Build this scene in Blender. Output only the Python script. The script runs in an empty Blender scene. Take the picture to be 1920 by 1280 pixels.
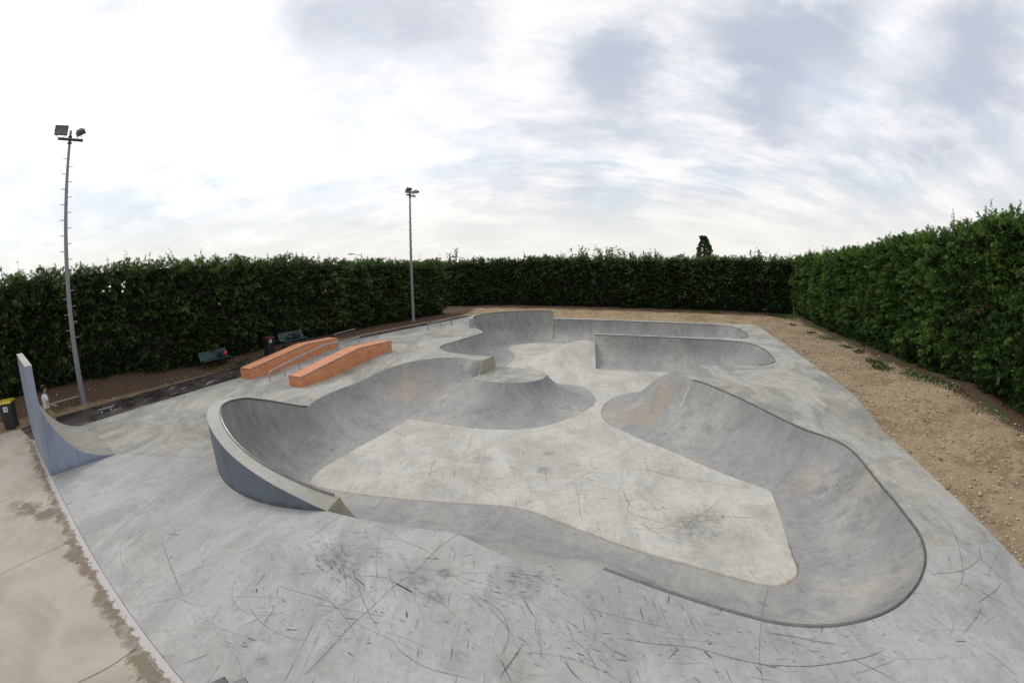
import bpy, bmesh, math, random, json
import numpy as np
from mathutils import Vector, Matrix, Euler
from mathutils.geometry import delaunay_2d_cdt
sc=bpy.context.scene
COL=sc.collection
R_=math.radians
# ---------------------------------------------------------------- camera (fisheye lens)
EYE=4.5
cd=bpy.data.cameras.new('camera'); cam=bpy.data.objects.new('camera',cd); COL.objects.link(cam); sc.camera=cam
cd.type='PANO'; cd.clip_start=.05; cd.clip_end=2000
sc.render.engine='CYCLES'
cd.sensor_fit='HORIZONTAL'; cd.sensor_width=36.0
pan=cd if hasattr(cd,'fisheye_polynomial_k0') else cd.cycles
pan.panorama_type='FISHEYE_LENS_POLYNOMIAL'; pan.fisheye_fov=R_(200)
LF,LK,PXM=832.0,-0.028,1920/36.0          # lens: angle = r/LF*(1+LK*(r/1000)^2), r in photo pixels
pan.fisheye_polynomial_k0=0; pan.fisheye_polynomial_k1=-PXM/LF; pan.fisheye_polynomial_k2=0
pan.fisheye_polynomial_k3=-LK/1e6*PXM**3/LF; pan.fisheye_polynomial_k4=0
PT,RO=R_(9.805),R_(.919)
def cvec(x,y,z):
    c,s=math.cos(RO),math.sin(RO); x,y,z=c*x+s*z,y,-s*x+c*z
    c,s=math.cos(PT),math.sin(PT); return Vector((x,c*y+s*z,-s*y+c*z))
right,fwd,up=cvec(1,0,0),cvec(0,1,0),cvec(0,0,1)
M=Matrix((right,up,-fwd)).transposed().to_4x4(); M.translation=(0,0,EYE); cam.matrix_world=M
# ---------------------------------------------------------------- sun, exposure
SUN_AZ,SUN_EL=R_(-62),R_(48)               # azimuth from +Y towards +X
ld=bpy.data.lights.new('sun','SUN'); ld.energy=1.15; ld.angle=R_(18); ld.color=(1,.95,.87)
sun=bpy.data.objects.new('sun',ld); COL.objects.link(sun)
sd=Vector((math.sin(SUN_AZ)*math.cos(SUN_EL),math.cos(SUN_AZ)*math.cos(SUN_EL),math.sin(SUN_EL)))
sun.rotation_euler=sd.to_track_quat('Z','Y').to_euler()
sc.view_settings.view_transform='Standard'; sc.view_settings.look='None'; sc.view_settings.gamma=1; sc.view_settings.use_curve_mapping=False
sc.view_settings.exposure=0.12
DATA={
'C1': 
[[5.595, -0.54, 0.0], [5.49, -0.26, 0.0], [5.389, 0.035, 0.0], [5.281, 0.299, 0.0], [5.185, 0.563, 0.0], [5.096, 0.806, 0.0], [5.005, 1.045, 0.0], [4.912, 1.296, 0.0], [4.838,
1.522, 0.0], [4.729, 1.82, 0.0], [4.658, 2.082, 0.0], [4.625, 2.312, 0.0], [4.598, 2.547, 0.0], [4.597, 2.832, 0.0], [4.64, 3.183, 0.0], [4.733, 3.568, 0.0], [4.884, 3.952, 0.0],
[5.098, 4.291, 0.0], [5.396, 4.638, 0.0], [5.728, 4.925, 0.0], [6.098, 5.162, 0.0], [6.511, 5.33, 0.0], [6.969, 5.43, 0.0], [7.457, 5.442, 0.0], [8.105, 5.462, 0.0], [8.752, 5.442,
0.0], [9.501, 5.455, 0.0], [10.381, 5.492, 0.0], [10.868, 5.482, 0.0], [11.235, 5.413, 0.0], [11.619, 5.273, 0.0], [11.934, 5.046, 0.0], [12.336, 4.664, 0.0], [12.593, 4.391,
0.029], [12.954, 4.049, 0.073], [13.476, 3.638, 0.135], [14.15, 3.137, 0.215], [14.796, 2.589, 0.289], [15.448, 1.999, 0.361], [15.887, 1.608, 0.39], [16.243, 1.255, 0.39]],
'BANK': 
[[5.458, -5.794, 0.0], [5.477, -5.471, 0.0], [5.546, -4.91, 0.0], [5.631, -4.396, 0.0], [5.727, -3.749, 0.0], [5.824, -3.131, 0.0], [5.66, -2.628, 0.0], [5.435, -1.965, 0.0],
[5.201, -1.351, 0.0], [5.082, -0.874, 0.0], [5.059, -0.711, 0.0], [5.595, -0.54, 0.0]],
'B2': 
[[10.404, -11.159, 0.0], [11.063, -11.453, 0.0], [11.966, -11.608, 0.0], [12.766, -11.617, 0.0], [13.557, -11.573, 0.0], [14.32, -11.457, 0.072], [15.252, -11.396, 0.161], [16.052,
-11.167, 0.241], [16.583, -10.846, 0.296], [17.016, -10.422, 0.343], [17.458, -9.797, 0.39], [17.665, -9.462, 0.39], [17.766, -8.936, 0.39], [17.72, -8.324, 0.39], [17.487, -7.572,
0.39]],
'P2': 
[[18.6, -7.498, 0.39], [18.488, -7.678, 0.39], [18.509, -8.061, 0.39], [18.531, -8.451, 0.39], [18.67, -9.382, 0.39], [18.935, -10.068, 0.39], [19.329, -10.578, 0.39], [19.694,
-10.898, 0.39], [20.167, -11.059, 0.39], [20.756, -11.116, 0.39], [21.873, -10.962, 0.39], [23.69, -10.765, 0.39], [24.948, -10.679, 0.39]],
'FARC': 
None,
'LIPIN': 
[[5.882, -5.79, 0.11], [5.762, -5.984, 0.196], [5.65, -6.199, 0.285], [5.554, -6.421, 0.385], [5.473, -6.65, 0.473], [5.408, -6.883, 0.558], [5.36, -7.12, 0.638], [5.328, -7.361,
0.714], [5.313, -7.602, 0.79], [5.316, -7.844, 0.86], [5.335, -8.086, 0.93], [5.37, -8.325, 1.003], [5.423, -8.562, 1.077], [5.492, -8.794, 1.15], [5.576, -9.021, 1.2], [5.677,
-9.241, 1.25], [5.792, -9.454, 1.3], [5.923, -9.659, 1.318], [6.067, -9.853, 1.336], [6.224, -10.037, 1.343], [6.394, -10.21, 1.316], [6.575, -10.371, 1.288], [6.767, -10.518,
1.261], [6.969, -10.652, 1.227], [7.18, -10.771, 1.177], [7.399, -10.875, 1.126], [7.624, -10.964, 1.075], [7.855, -11.037, 1.006], [8.09, -11.093, 0.918], [8.329, -11.133, 0.83],
[8.57, -11.157, 0.742], [8.813, -11.163, 0.645], [9.054, -11.152, 0.545], [9.295, -11.125, 0.445], [9.533, -11.081, 0.348], [9.768, -11.02, 0.252], [9.997, -10.943, 0.155],
[10.404, -11.159, 0.02]],
'LIPOUT': 
[[5.458, -5.794, 0.0], [5.39, -5.927, 0.064], [5.275, -6.168, 0.204], [5.178, -6.417, 0.334], [5.097, -6.671, 0.443], [5.035, -6.931, 0.549], [4.991, -7.194, 0.654], [4.965, -7.46,
0.748], [4.958, -7.726, 0.838], [4.97, -7.993, 0.923], [5.0, -8.258, 1.008], [5.049, -8.521, 1.09], [5.116, -8.779, 1.17], [5.2, -9.032, 1.24], [5.303, -9.279, 1.28], [5.422,
-9.518, 1.32], [5.557, -9.748, 1.342], [5.708, -9.968, 1.345], [5.874, -10.177, 1.349], [6.055, -10.373, 1.335], [6.248, -10.557, 1.315], [6.454, -10.727, 1.295], [6.672, -10.882,
1.26], [6.899, -11.021, 1.22], [7.136, -11.145, 1.18], [7.381, -11.251, 1.125], [7.632, -11.34, 1.056], [7.89, -11.411, 0.987], [8.151, -11.465, 0.917], [8.416, -11.499, 0.823],
[8.682, -11.516, 0.72], [8.949, -11.513, 0.623], [9.215, -11.493, 0.523], [9.479, -11.453, 0.414], [9.74, -11.395, 0.315], [9.996, -11.319, 0.225], [10.246, -11.226, 0.124],
[10.41, -11.153, 0.03]],
'T1': 
[[7.831, -8.868, -1.2], [7.993, -8.99, -1.2], [8.193, -9.092, -1.2], [8.639, -9.21, -1.2], [9.259, -9.262, -1.2], [10.262, -9.201, -1.2], [11.667, -9.118, -1.2], [12.995, -9.083,
-1.2], [13.332, -9.108, -1.2], [13.548, -9.05, -1.2], [13.652, -8.897, -1.2], [13.648, -8.535, -1.2], [13.593, -7.922, -1.2], [13.586, -7.356, -1.2], [13.581, -6.702, -1.2],
[13.624, -5.986, -1.2], [13.726, -5.414, -1.2], [13.998, -4.709, -1.2], [14.336, -4.119, -1.2], [14.887, -3.668, -1.2], [15.409, -3.386, -1.2], [16.062, -3.046, -1.2], [16.689,
-2.8, -1.2], [17.327, -2.645, -1.2], [17.853, -2.639, -1.2], [18.307, -2.71, -1.2], [19.001, -2.941, -1.2], [19.629, -3.295, -1.2], [20.075, -3.786, -1.2], [20.278, -4.35, -1.2],
[20.291, -4.884, -1.2]],
'HIPT': 
[[18.566, -1.948, -1.2], [17.893, -2.142, -1.2], [17.176, -2.223, -1.2], [16.469, -2.175, -1.2], [15.839, -2.012, -1.2], [15.416, -1.773, -1.2], [15.081, -1.495, -1.2], [14.744,
-1.17, -1.2], [14.362, -0.78, -1.2], [14.02, -0.409, -1.2], [13.468, 0.318, -1.2], [12.811, 1.026, -1.2], [12.2, 1.697, -1.2], [11.689, 2.281, -1.2], [11.341, 2.778, -1.2],
[11.115, 3.125, -1.2], [10.94, 3.276, -1.2], [10.733, 3.333, -1.2], [10.4, 3.325, -1.2], [9.476, 3.311, -1.2], [8.666, 3.272, -1.2], [7.9, 3.264, -1.2], [7.573, 3.282, -1.2],
[7.402, 3.262, -1.2], [7.227, 3.183, -1.2], [7.066, 3.025, -1.2], [6.94, 2.812, -1.2], [6.912, 2.644, -1.2], [6.924, 2.505, -1.2], [6.988, 2.276, -1.2], [7.122, 1.882, -1.2],
[7.323, 1.358, -1.2], [7.496, 0.873, -1.2], [7.706, 0.186, -1.2], [7.918, -0.451, -1.2], [8.244, -1.235, -1.2], [8.451, -1.788, -1.2], [8.648, -2.28, -1.2], [8.779, -2.642, -1.2],
[8.834, -2.926, -1.2], [8.841, -3.336, -1.2], [8.753, -3.859, -1.2], [8.586, -4.503, -1.2], [8.383, -5.298, -1.2], [8.217, -5.99, -1.2], [8.04, -6.708, -1.2], [7.899, -7.424,
-1.2], [7.796, -7.986, -1.2], [7.76, -8.353, -1.2], [7.753, -8.635, -1.2], [7.789, -8.807, -1.2]],
'P2T': 
[[23.108, -8.53, -1.2], [24.371, -8.718, -1.2], [25.875, -8.823, -1.2], [27.186, -9.602, -1.2], [28.284, -10.259, -1.2], [28.94, -10.534, -1.2], [29.373, -10.528, -1.2], [29.855,
-10.371, -1.2], [30.565, -9.541, -1.2], [30.938, -8.794, -1.2], [31.293, -8.034, -1.2]],
'VB': 
[[21.547, -5.444, -1.2], [22.674, -6.209, -1.2], [23.318, -7.008, -1.2], [23.439, -7.839, -1.2], [23.229, -8.347, -1.2]],
'VTOP': 
[[16.44, -7.632, -0.15], [16.235, -7.248, -0.15], [16.138, -6.826, -0.15], [16.134, -6.105, -0.15], [16.333, -5.471, -0.15], [16.671, -4.969, -0.15], [17.222, -4.739, -0.15],
[17.825, -4.763, -0.15], [18.176, -4.929, -0.15], [18.412, -5.189, -0.15], [18.711, -5.851, -0.15], [18.764, -6.665, -0.15], [18.673, -7.394, -0.15]],
'FACEb': 
[[16.44, -7.632, -0.15], [18.673, -7.394, -0.15]],
'HIPD': 
[[16.243, 1.255, 0.39], [16.522, 1.047, 0.39], [16.94, 0.837, 0.39], [17.27, 0.742, 0.39], [17.673, 0.927, 0.39], [17.989, 1.314, 0.39], [18.753, 1.75, 0.39]],
'FAREXT': 
[[26.95, -12.27, 1.0], [27.7, -12.6, 1.0], [28.5, -12.75, 1.0], [29.5, -12.65, 1.0], [30.7, -12.15, 1.0], [31.7, -11.2, 1.0], [32.4, -9.8, 1.0], [32.75, -8.2, 1.0]],
'SEAM': 
[10.372, -9.174],
'SEAM2': 
[8.001, -6.855],
'skid': 
[[[[2.8, -7.89], [2.63, -7.44], [2.47, -6.99], [2.26, -6.42], [2.11, -5.97]], 1.6, 0.8], [[[2.36, -6.96], [2.41, -6.69], [2.51, -6.4]], 1, 0.7], [[[2.02, -6.19], [2.09, -5.91],
[2.25, -5.53]], 1, 0.7], [[[1.41, -6.48], [1.8, -6.26], [2.17, -6.07], [2.47, -6.02]], 1.2, 0.8], [[[2.41, -6.05], [2.42, -5.65], [2.43, -5.39]], 0.8, 0.5], [[[1.52, -6.51], [1.35,
-6.18]], 0.8, 0.5], [[[2.57, -8.78], [2.35, -8.66], [2.11, -8.41], [1.93, -8.08], [1.79, -7.68], [1.78, -7.44]], 1.6, 0.35], [[[2.99, -8.01], [3.07, -7.85], [3.13, -7.7]], 3.5,
0.6], [[[2.26, -4.8], [2.45, -4.71], [2.68, -4.65]], 1.2, 0.8], [[[1.25, -4.91], [1.48, -4.79], [1.71, -4.71]], 1.6, 0.9], [[[2.35, -4.29], [2.53, -4.25], [2.66, -4.1]], 1, 0.5],
[[[3.29, -5.05], [3.3, -4.76], [3.36, -4.49], [3.41, -4.15], [3.42, -3.9]], 1.4, 0.8], [[[3.26, -2.88], [3.12, -2.68], [3.05, -2.48], [2.99, -2.26], [2.99, -2.05], [3.02, -1.79],
[3.03, -1.52]], 1.6, 0.7], [[[4.34, -1.97], [4.21, -1.82], [4.09, -1.66], [3.91, -1.45]], 1.2, 0.8], [[[4.68, -1.6], [4.54, -1.47], [4.34, -1.31], [4.25, -1.19]], 2, 0.9], [[[3.78,
-1.26], [3.53, -1.28], [3.32, -1.32], [3.12, -1.33]], 3.2, 0.75], [[[3.46, -1.44], [3.27, -1.29], [3.12, -1.16]], 1.6, 0.9], [[[3.68, -0.72], [3.52, -0.59], [3.42, -0.48], [3.37,
-0.4]], 2.2, 0.9], [[[3.1, -2.79], [2.87, -2.59]], 0.9, 0.6], [[[4.16, -0.3], [4.17, -0.04], [4.15, 0.37], [4.16, 0.78], [4.08, 1.11], [3.97, 1.46], [3.89, 1.8], [3.73, 2.12]],
1.8, 0.8], [[[4.28, 0.32], [4.28, 0.78], [4.24, 1.2]], 1.2, 0.6], [[[3.92, 1.6], [3.89, 1.94], [3.87, 2.36], [3.92, 2.82], [3.98, 3.23], [4.1, 3.56]], 2.4, 0.85], [[[4.0, 2.92],
[3.85, 3.11], [3.7, 3.29], [3.46, 3.54]], 1.6, 0.85], [[[3.7, 2.82], [3.73, 3.07], [3.82, 3.42], [3.9, 3.69]], 1.4, 0.7], [[[3.72, 1.45], [3.67, 1.71], [3.61, 1.96]], 1.2, 0.7],
[[[4.5, 1.75], [4.45, 2.02], [4.38, 2.31], [4.29, 2.59], [4.24, 2.89]], 5, 0.4], [[[3.85, 0.42], [3.86, 0.72], [3.91, 1.05]], 1.2, 0.5], [[[7.49, 6.33], [7.1, 6.33], [6.51, 6.17],
[5.98, 5.94], [5.53, 5.71], [5.26, 5.47], [4.99, 5.07]], 1.6, 0.7], [[[5.6, 4.94], [5.62, 5.27], [5.6, 5.56], [5.67, 5.91], [5.84, 6.25], [5.96, 6.46]], 2, 0.85], [[[6.32, 6.62],
[5.99, 6.43], [5.75, 6.33]], 1.6, 0.9], [[[6.3, 5.78], [5.88, 5.61], [5.59, 5.49]], 1, 0.6], [[[6.07, 7.0], [5.8, 6.68], [5.36, 6.19]], 1, 0.6], [[[5.17, 6.43], [4.98, 6.12],
[4.84, 5.77], [4.75, 5.53]], 2.2, 0.8], [[[4.14, 4.87], [4.43, 5.33], [4.7, 5.65]], 1.6, 0.8], [[[4.85, 4.34], [4.49, 4.63], [4.03, 4.88], [3.76, 5.16]], 1.4, 0.4], [[[6.75, 6.62],
[6.24, 6.78], [5.52, 6.69], [4.99, 6.57]], 1.8, 0.4], [[[7.41, 5.67], [7.34, 6.33], [7.32, 7.15]], 0.8, 0.6], [[[3.82, 5.12], [3.46, 5.3], [3.1, 5.45]], 2, 0.6], [[[20.2, -4.47],
[20.0, -3.64], [19.07, -2.61], [18.55, -1.95]], 1.2, 0.8], [[[18.55, -1.95], [17.31, -2.24]], 0.8, 0.5], [[[10.05, -4.91], [9.78, -4.52], [9.51, -4.1], [9.28, -3.71]], 1.4, 0.75],
[[[10.47, -6.28], [10.03, -6.09], [9.58, -5.89]], 1.8, 0.8], [[[10.36, -4.53], [10.14, -3.96], [10.04, -3.55], [10.01, -3.28]], 1.2, 0.7], [[[8.38, -6.57], [8.35, -6.32], [8.39,
-6.07]], 1.6, 0.6], [[[9.78, -3.21], [9.82, -2.88], [9.84, -2.56]], 1.2, 0.55], [[[11.95, -0.64], [11.67, 0.12], [11.38, 1.03], [11.21, 1.92], [10.94, 2.64]], 1.6, 0.8], [[[10.64,
2.01], [10.03, 1.68], [9.43, 1.24], [8.81, 0.79]], 1.3, 0.8], [[[8.71, -0.55], [8.67, -0.12], [8.6, 0.49], [8.66, 1.09], [8.74, 1.4]], 1.6, 0.6], [[[9.46, 0.99], [9.49, 1.64],
[9.49, 2.23], [9.46, 2.59]], 1.8, 0.7], [[[9.2, 1.17], [9.31, 1.62], [9.43, 1.96]], 1.6, 0.6], [[[10.52, -0.4], [10.17, -0.16], [9.81, 0.12], [9.27, 0.28]], 1.2, 0.6], [[[10.74,
-1.83], [10.13, -1.78], [9.6, -1.72], [9.07, -1.57], [8.67, -1.44]], 2.4, 0.4], [[[9.38, -1.57], [9.1, -1.42], [9.07, -1.23]], 1.6, 0.5], [[[10.32, 1.39], [9.61, 1.22], [9.02,
1.1], [8.26, 0.94]], 0.8, 0.5], [[[8.67, -0.27], [8.61, -0.05]], 1.6, 0.5], [[[9.09, -0.3], [9.03, -0.15]], 2.2, 0.7], [[[13.78, -1.2], [12.69, -1.24]], 0.8, 0.6], [[[14.86,
-2.38], [13.44, -2.36]], 1, 0.6], [[[13.34, -5.25], [12.52, -5.14]], 1, 0.7], [[[10.97, -6.96], [10.43, -7.02]], 0.8, 0.3]],
'joint': 
[[[[1.37, -9.59], [2.21, -9.44], [3.21, -9.21], [4.56, -9.09], [4.91, -9.05]], 0.6, 0.7], [[[1.43, -6.84], [2.14, -6.65], [3.24, -6.33], [4.21, -5.95], [5.36, -5.62]], 0.6, 0.65],
[[[4.56, -5.45], [5.47, -5.44]], 0.7, 0.8], [[[0.29, -13.17], [1.12, -13.18], [1.79, -13.29]], 1.2, 0.9], [[[-0.38, -9.5], [0.38, -9.5], [1.36, -9.47]], 1.2, 0.95], [[[-0.05,
-5.73], [0.42, -5.65], [0.96, -5.65]], 1.4, 0.95], [[[5.78, -3.12], [5.3, -3.24], [4.63, -3.27], [4.18, -3.38], [3.67, -3.41], [3.2, -3.45], [2.58, -3.43], [2.16, -3.43]], 3.0,
0.38], [[[8.65, -6.51], [9.7, -6.04], [11.14, -5.55], [12.49, -5.03], [13.92, -4.68]], 0.9, 0.6], [[[9.03, -2.99], [10.0, -2.43], [11.17, -1.8], [12.53, -1.06], [13.94, -0.41]],
0.9, 0.6], [[[3.09, -3.94], [3.54, -3.8], [4.02, -3.56]], 0.8, 0.5], [[[6.9, 2.53], [6.67, 2.47], [6.27, 2.34], [5.69, 2.16]], 0.8, 0.7], [[[10.86, 3.38], [10.84, 3.98], [10.93,
4.43], [10.82, 4.83], [10.83, 5.1]], 0.8, 0.5], [[[11.03, 3.42], [11.61, 3.98], [11.99, 4.34], [12.23, 4.55]], 1.4, 0.35], [[[7.56, 3.3], [7.53, 3.79], [7.56, 4.37], [7.48, 4.96]],
0.8, 0.5], [[[8.08, -6.38], [7.75, -6.3], [7.43, -6.31]], 1.2, 0.3], [[[8.87, -3.26], [8.48, -3.27], [7.8, -3.2]], 0.8, 0.4], [[[32.54, 3.18], [32.29, 3.22], [26.2, 2.6]], 0.8,
0.4], [[[25.49, -0.18], [25.01, -0.06], [24.29, 0.11]], 1, 0.5], [[[25.66, 3.14], [24.93, 3.2]], 3, 0.2], [[[4.68, 1.79], [4.32, 1.73], [3.94, 1.69], [3.61, 1.7]], 1.2, 0.35],
[[[4.16, -13.71], [4.97, -11.94], [5.75, -10.22]], 1.2, 0.3], [[[15.11, 7.18], [15.75, 5.27], [16.19, 3.7], [16.26, 1.88]], 1.5, -0.5], [[[12.3, 7.11], [12.29, 6.07], [12.2,
4.79]], 1.5, 0.2], [[[5.06, -0.87], [5.32, -0.72], [5.58, -0.55]], 1, 0.3]],
'scuff': 
[[5.02, -4.78], [4.82, -4.72], [4.24, -5.25], [4.18, -4.51], [4.63, -4.14], [4.02, -4.81], [4.13, -4.88], [4.66, -4.1], [4.66, -4.11], [4.52, -4.6], [4.52, -4.77], [4.36, -4.51],
[4.27, -4.84], [4.7, -4.42], [4.62, -4.59], [4.75, -4.62], [4.08, -4.84], [4.17, -5.23], [4.67, -5.04], [4.56, -4.22], [4.4, -5.12], [4.1, -4.42], [5.03, -4.5], [4.6, -3.99],
[4.67, -5.04], [5.0, -4.53], [4.28, -4.41], [5.02, -4.42], [4.79, -4.59], [4.77, -4.07], [4.76, -5.04], [4.78, -4.14], [4.24, -5.1], [4.22, -4.88], [4.25, -4.28], [4.38, -4.65],
[4.61, -4.68], [4.1, -4.58], [4.39, -4.22], [4.84, -5.21], [4.42, -4.7], [4.93, -4.79], [4.23, -4.39], [4.08, -4.6], [4.99, -4.81], [4.25, -5.09], [4.27, -5.15], [4.22, -4.39],
[4.71, -4.14], [4.75, -4.45], [4.54, -4.15], [4.99, -4.63], [4.24, -4.7], [4.98, -4.2], [4.03, -4.88], [4.96, -4.22], [4.41, -5.03], [4.22, -4.39], [4.75, -4.88], [4.57, -4.8],
[4.55, -4.74], [4.28, -4.9], [4.13, -4.22], [4.54, -4.91], [4.45, -4.07], [4.67, -4.96], [4.54, -4.83], [4.27, -4.75], [4.98, -4.82], [4.27, -4.26], [4.1, -4.83], [4.87, -4.76],
[4.2, -4.74], [4.77, -5.02], [4.55, -5.38], [4.73, -4.47], [4.79, -4.14], [4.72, -4.91], [4.75, -4.71], [4.4, -4.3], [4.63, -4.83], [5.09, -4.62], [4.18, -4.83], [4.42, -4.94],
[4.48, -4.64], [4.6, -4.52], [4.25, -4.61], [4.16, -4.85], [4.75, -4.18], [3.99, -4.99], [4.61, -5.34], [4.75, -4.45], [4.91, -4.37], [3.98, -4.61], [4.63, -4.49], [4.22, -4.14],
[4.86, -4.69], [4.33, -4.11], [4.2, -4.82], [4.57, -4.11], [4.94, -4.6], [4.7, -4.68], [4.36, -4.08], [4.24, -5.25], [4.18, -4.43], [4.26, -5.01], [4.32, -5.35], [4.47, -4.22],
[5.07, -4.55], [4.19, -4.5], [4.23, -4.95], [4.6, -4.26], [4.6, -4.52], [4.33, -4.37], [4.21, -4.64], [4.64, -4.57], [4.9, -4.47], [4.23, -5.02], [4.45, -4.75], [4.61, -4.93],
[4.95, -3.65], [4.28, -3.44], [3.99, -4.19], [4.84, -3.6], [4.36, -3.63], [4.1, -4.25], [4.87, -4.13], [4.49, -3.84], [4.5, -3.45], [4.65, -3.83], [4.59, -4.36], [3.93, -3.75],
[4.08, -4.52], [4.16, -3.85], [4.94, -3.77], [4.92, -3.48], [4.47, -3.29], [4.14, -4.71], [4.23, -3.69], [3.96, -4.3], [4.82, -4.37], [4.56, -4.21], [4.11, -3.54], [3.97, -4.05],
[4.0, -4.35], [3.91, -4.27], [4.49, -4.2], [4.71, -4.14], [3.8, -4.05], [4.13, -4.31], [4.49, -3.66], [4.26, -4.1], [4.68, -3.71], [4.13, -4.56], [4.4, -4.21], [4.42, -4.45],
[4.35, -4.44], [4.67, -4.09], [3.94, -3.74], [3.85, -4.0], [5.02, -3.75], [4.18, -4.51], [4.54, -3.88], [4.3, -3.6], [4.88, -4.22], [4.12, -4.4], [4.03, -4.57], [4.98, -3.81],
[4.27, -3.35], [4.17, -4.52], [4.16, -3.85], [3.83, -4.1], [5.05, -4.1], [4.2, -4.15], [4.7, -4.14], [4.65, -3.45], [4.75, -3.42], [4.87, -3.45], [4.47, -4.14], [4.24, -3.77],
[4.55, -4.49], [4.15, -3.6], [3.88, -4.22], [4.57, -3.46], [4.48, -3.48], [4.3, -3.7], [4.17, -3.57], [4.91, -3.99], [3.93, -3.66], [4.71, -4.05], [4.54, -3.79], [4.49, -3.57],
[4.47, -3.58], [4.77, -3.69], [4.69, -4.07], [4.66, -3.43], [4.92, -3.59], [4.37, -3.98], [3.92, -3.76], [4.41, -4.29], [4.19, -3.73], [4.7, -3.58], [4.02, -4.16], [4.37, -4.41],
[4.31, -4.72], [3.92, -3.85], [4.67, -4.27], [4.56, -3.75], [4.41, -4.62], [4.43, -3.73], [5.03, -2.03], [5.19, -2.29], [5.22, -2.36], [4.37, -2.81], [5.24, -2.59], [4.25, -2.87],
[4.31, -3.1], [4.62, -2.24], [4.75, -2.08], [4.88, -3.01], [4.35, -2.11], [4.98, -2.01], [4.57, -3.26], [4.57, -3.35], [5.04, -2.19], [4.59, -2.55], [4.84, -1.86], [4.19, -2.15],
[4.57, -2.7], [4.49, -2.08], [4.15, -2.46], [5.07, -2.8], [4.44, -2.68], [4.2, -2.73], [4.51, -2.45], [4.59, -2.79], [4.84, -2.03], [4.53, -2.28], [5.16, -2.35], [5.33, -2.69],
[4.69, -2.97], [4.41, -3.47], [4.47, -3.08], [4.56, -1.77], [4.59, -3.23], [5.0, -1.78], [5.19, -2.94], [4.19, -3.26], [4.43, -2.81], [5.31, -2.14], [4.75, -2.23], [4.28, -2.11],
[4.75, -2.37], [4.83, -2.97], [4.9, -2.48], [4.47, -3.29], [4.77, -2.04], [4.49, -3.26], [4.72, -2.92], [4.66, -2.0], [4.21, -3.33], [5.06, -1.97], [4.7, -1.91], [4.75, -1.76],
[4.58, -1.72], [4.87, -2.91], [4.88, -2.38], [4.5, -2.2], [4.92, -2.43], [4.33, -2.28], [4.43, -3.34], [5.24, -2.74], [4.6, -2.27], [4.46, -2.87], [5.05, -2.3], [4.06, -2.83],
[5.13, -2.55], [4.3, -3.12], [4.93, -2.14], [4.2, -2.95], [5.19, -2.42], [4.65, -2.02], [4.14, -2.71], [4.43, -1.92], [4.31, -2.89], [4.22, -2.91], [4.45, -2.43], [4.34, -2.85],
[4.73, -2.67], [4.67, -2.78], [4.5, -2.46], [5.14, -3.04], [5.09, -3.0], [4.21, -3.03], [4.21, -3.24], [4.52, -2.29], [5.07, -2.41], [4.16, -2.79], [4.11, -2.54], [5.1, -2.04],
[4.44, -2.57], [4.58, -2.44], [4.54, -2.64], [4.36, -3.33], [4.76, -3.4], [4.41, -2.74], [5.01, -3.13], [4.69, -2.35], [5.15, -1.9], [4.24, -3.2], [4.28, -3.05], [4.28, -3.05],
[4.35, -2.48], [5.32, -2.43], [4.41, -2.96], [4.62, -2.09], [4.08, -2.8], [4.32, -3.19], [4.17, -2.78], [4.63, -1.92], [4.88, -2.38], [4.58, -2.31], [5.19, -2.95], [4.17, -3.09],
[4.36, -3.24], [4.93, -3.04], [4.81, -2.11], [4.52, -2.9], [4.28, -3.14], [4.62, -2.63], [4.73, -2.41], [4.84, -2.03], [4.32, -3.19], [4.17, -3.29], [4.23, -2.69], [4.61, -2.11],
[4.02, -2.89], [4.86, -2.92], [5.12, -2.44], [5.07, -2.67], [4.75, -2.37], [4.42, -2.61], [4.62, -2.62], [5.31, -2.46], [4.59, -3.13], [5.21, -2.52], [4.92, -2.95], [4.69, -1.92],
[5.01, -1.75], [4.57, -3.15], [4.7, -2.84], [4.2, -2.38], [4.78, -2.46], [4.89, -1.91], [4.28, -2.71], [4.38, -3.11], [4.74, -1.79], [5.24, -2.74], [4.88, -3.34], [4.21, -2.25],
[5.29, -2.36], [4.48, -3.48], [5.0, -2.11], [5.04, -2.46], [4.66, -2.41], [4.3, -2.33], [4.83, -2.48], [4.74, -2.12], [4.57, -2.06], [5.06, -2.13], [5.24, -2.46], [4.27, -2.39],
[4.12, -2.74], [4.67, -2.4], [4.51, -1.89], [4.88, -1.75], [4.67, -2.66], [4.7, -3.06], [4.48, -1.97], [4.91, -2.47], [5.25, -1.62], [5.22, -1.26], [5.54, -1.68], [5.15, -1.9],
[5.3, -1.66], [5.35, -1.24], [5.28, -1.28], [4.7, -1.73], [5.25, -1.98], [4.93, -1.18], [5.4, -1.29], [5.07, -1.37], [4.74, -1.62], [5.1, -2.19], [4.68, -1.43], [4.76, -1.91],
[4.76, -1.73], [5.36, -2.03], [5.01, -1.94], [5.39, -1.55], [5.17, -2.01], [5.42, -1.86], [5.12, -1.18], [5.32, -1.95], [5.23, -1.47], [4.94, -1.38], [5.48, -1.67], [5.42, -1.66],
[4.94, -1.14], [5.07, -1.76], [4.59, -1.69], [4.74, -1.81], [5.14, -1.35], [5.06, -1.81], [5.0, -1.77], [5.62, -1.64], [4.7, -1.91], [4.81, -1.18], [5.24, -1.16], [4.88, -1.39],
[5.22, -1.48], [5.22, -1.27], [4.91, -1.87], [4.98, -1.45], [4.86, -1.99], [5.02, -2.06], [5.6, -1.68], [5.18, -1.16], [4.99, -1.62], [5.06, -1.41], [5.22, -1.26], [5.18, -1.19],
[5.31, -1.15], [5.37, -1.39], [5.31, -1.39], [4.98, -1.66], [4.8, -1.44], [5.18, -2.14], [4.96, -1.73], [5.36, -1.85], [4.7, -1.33], [4.8, -2.12], [5.07, -1.58], [5.08, -1.92],
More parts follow.
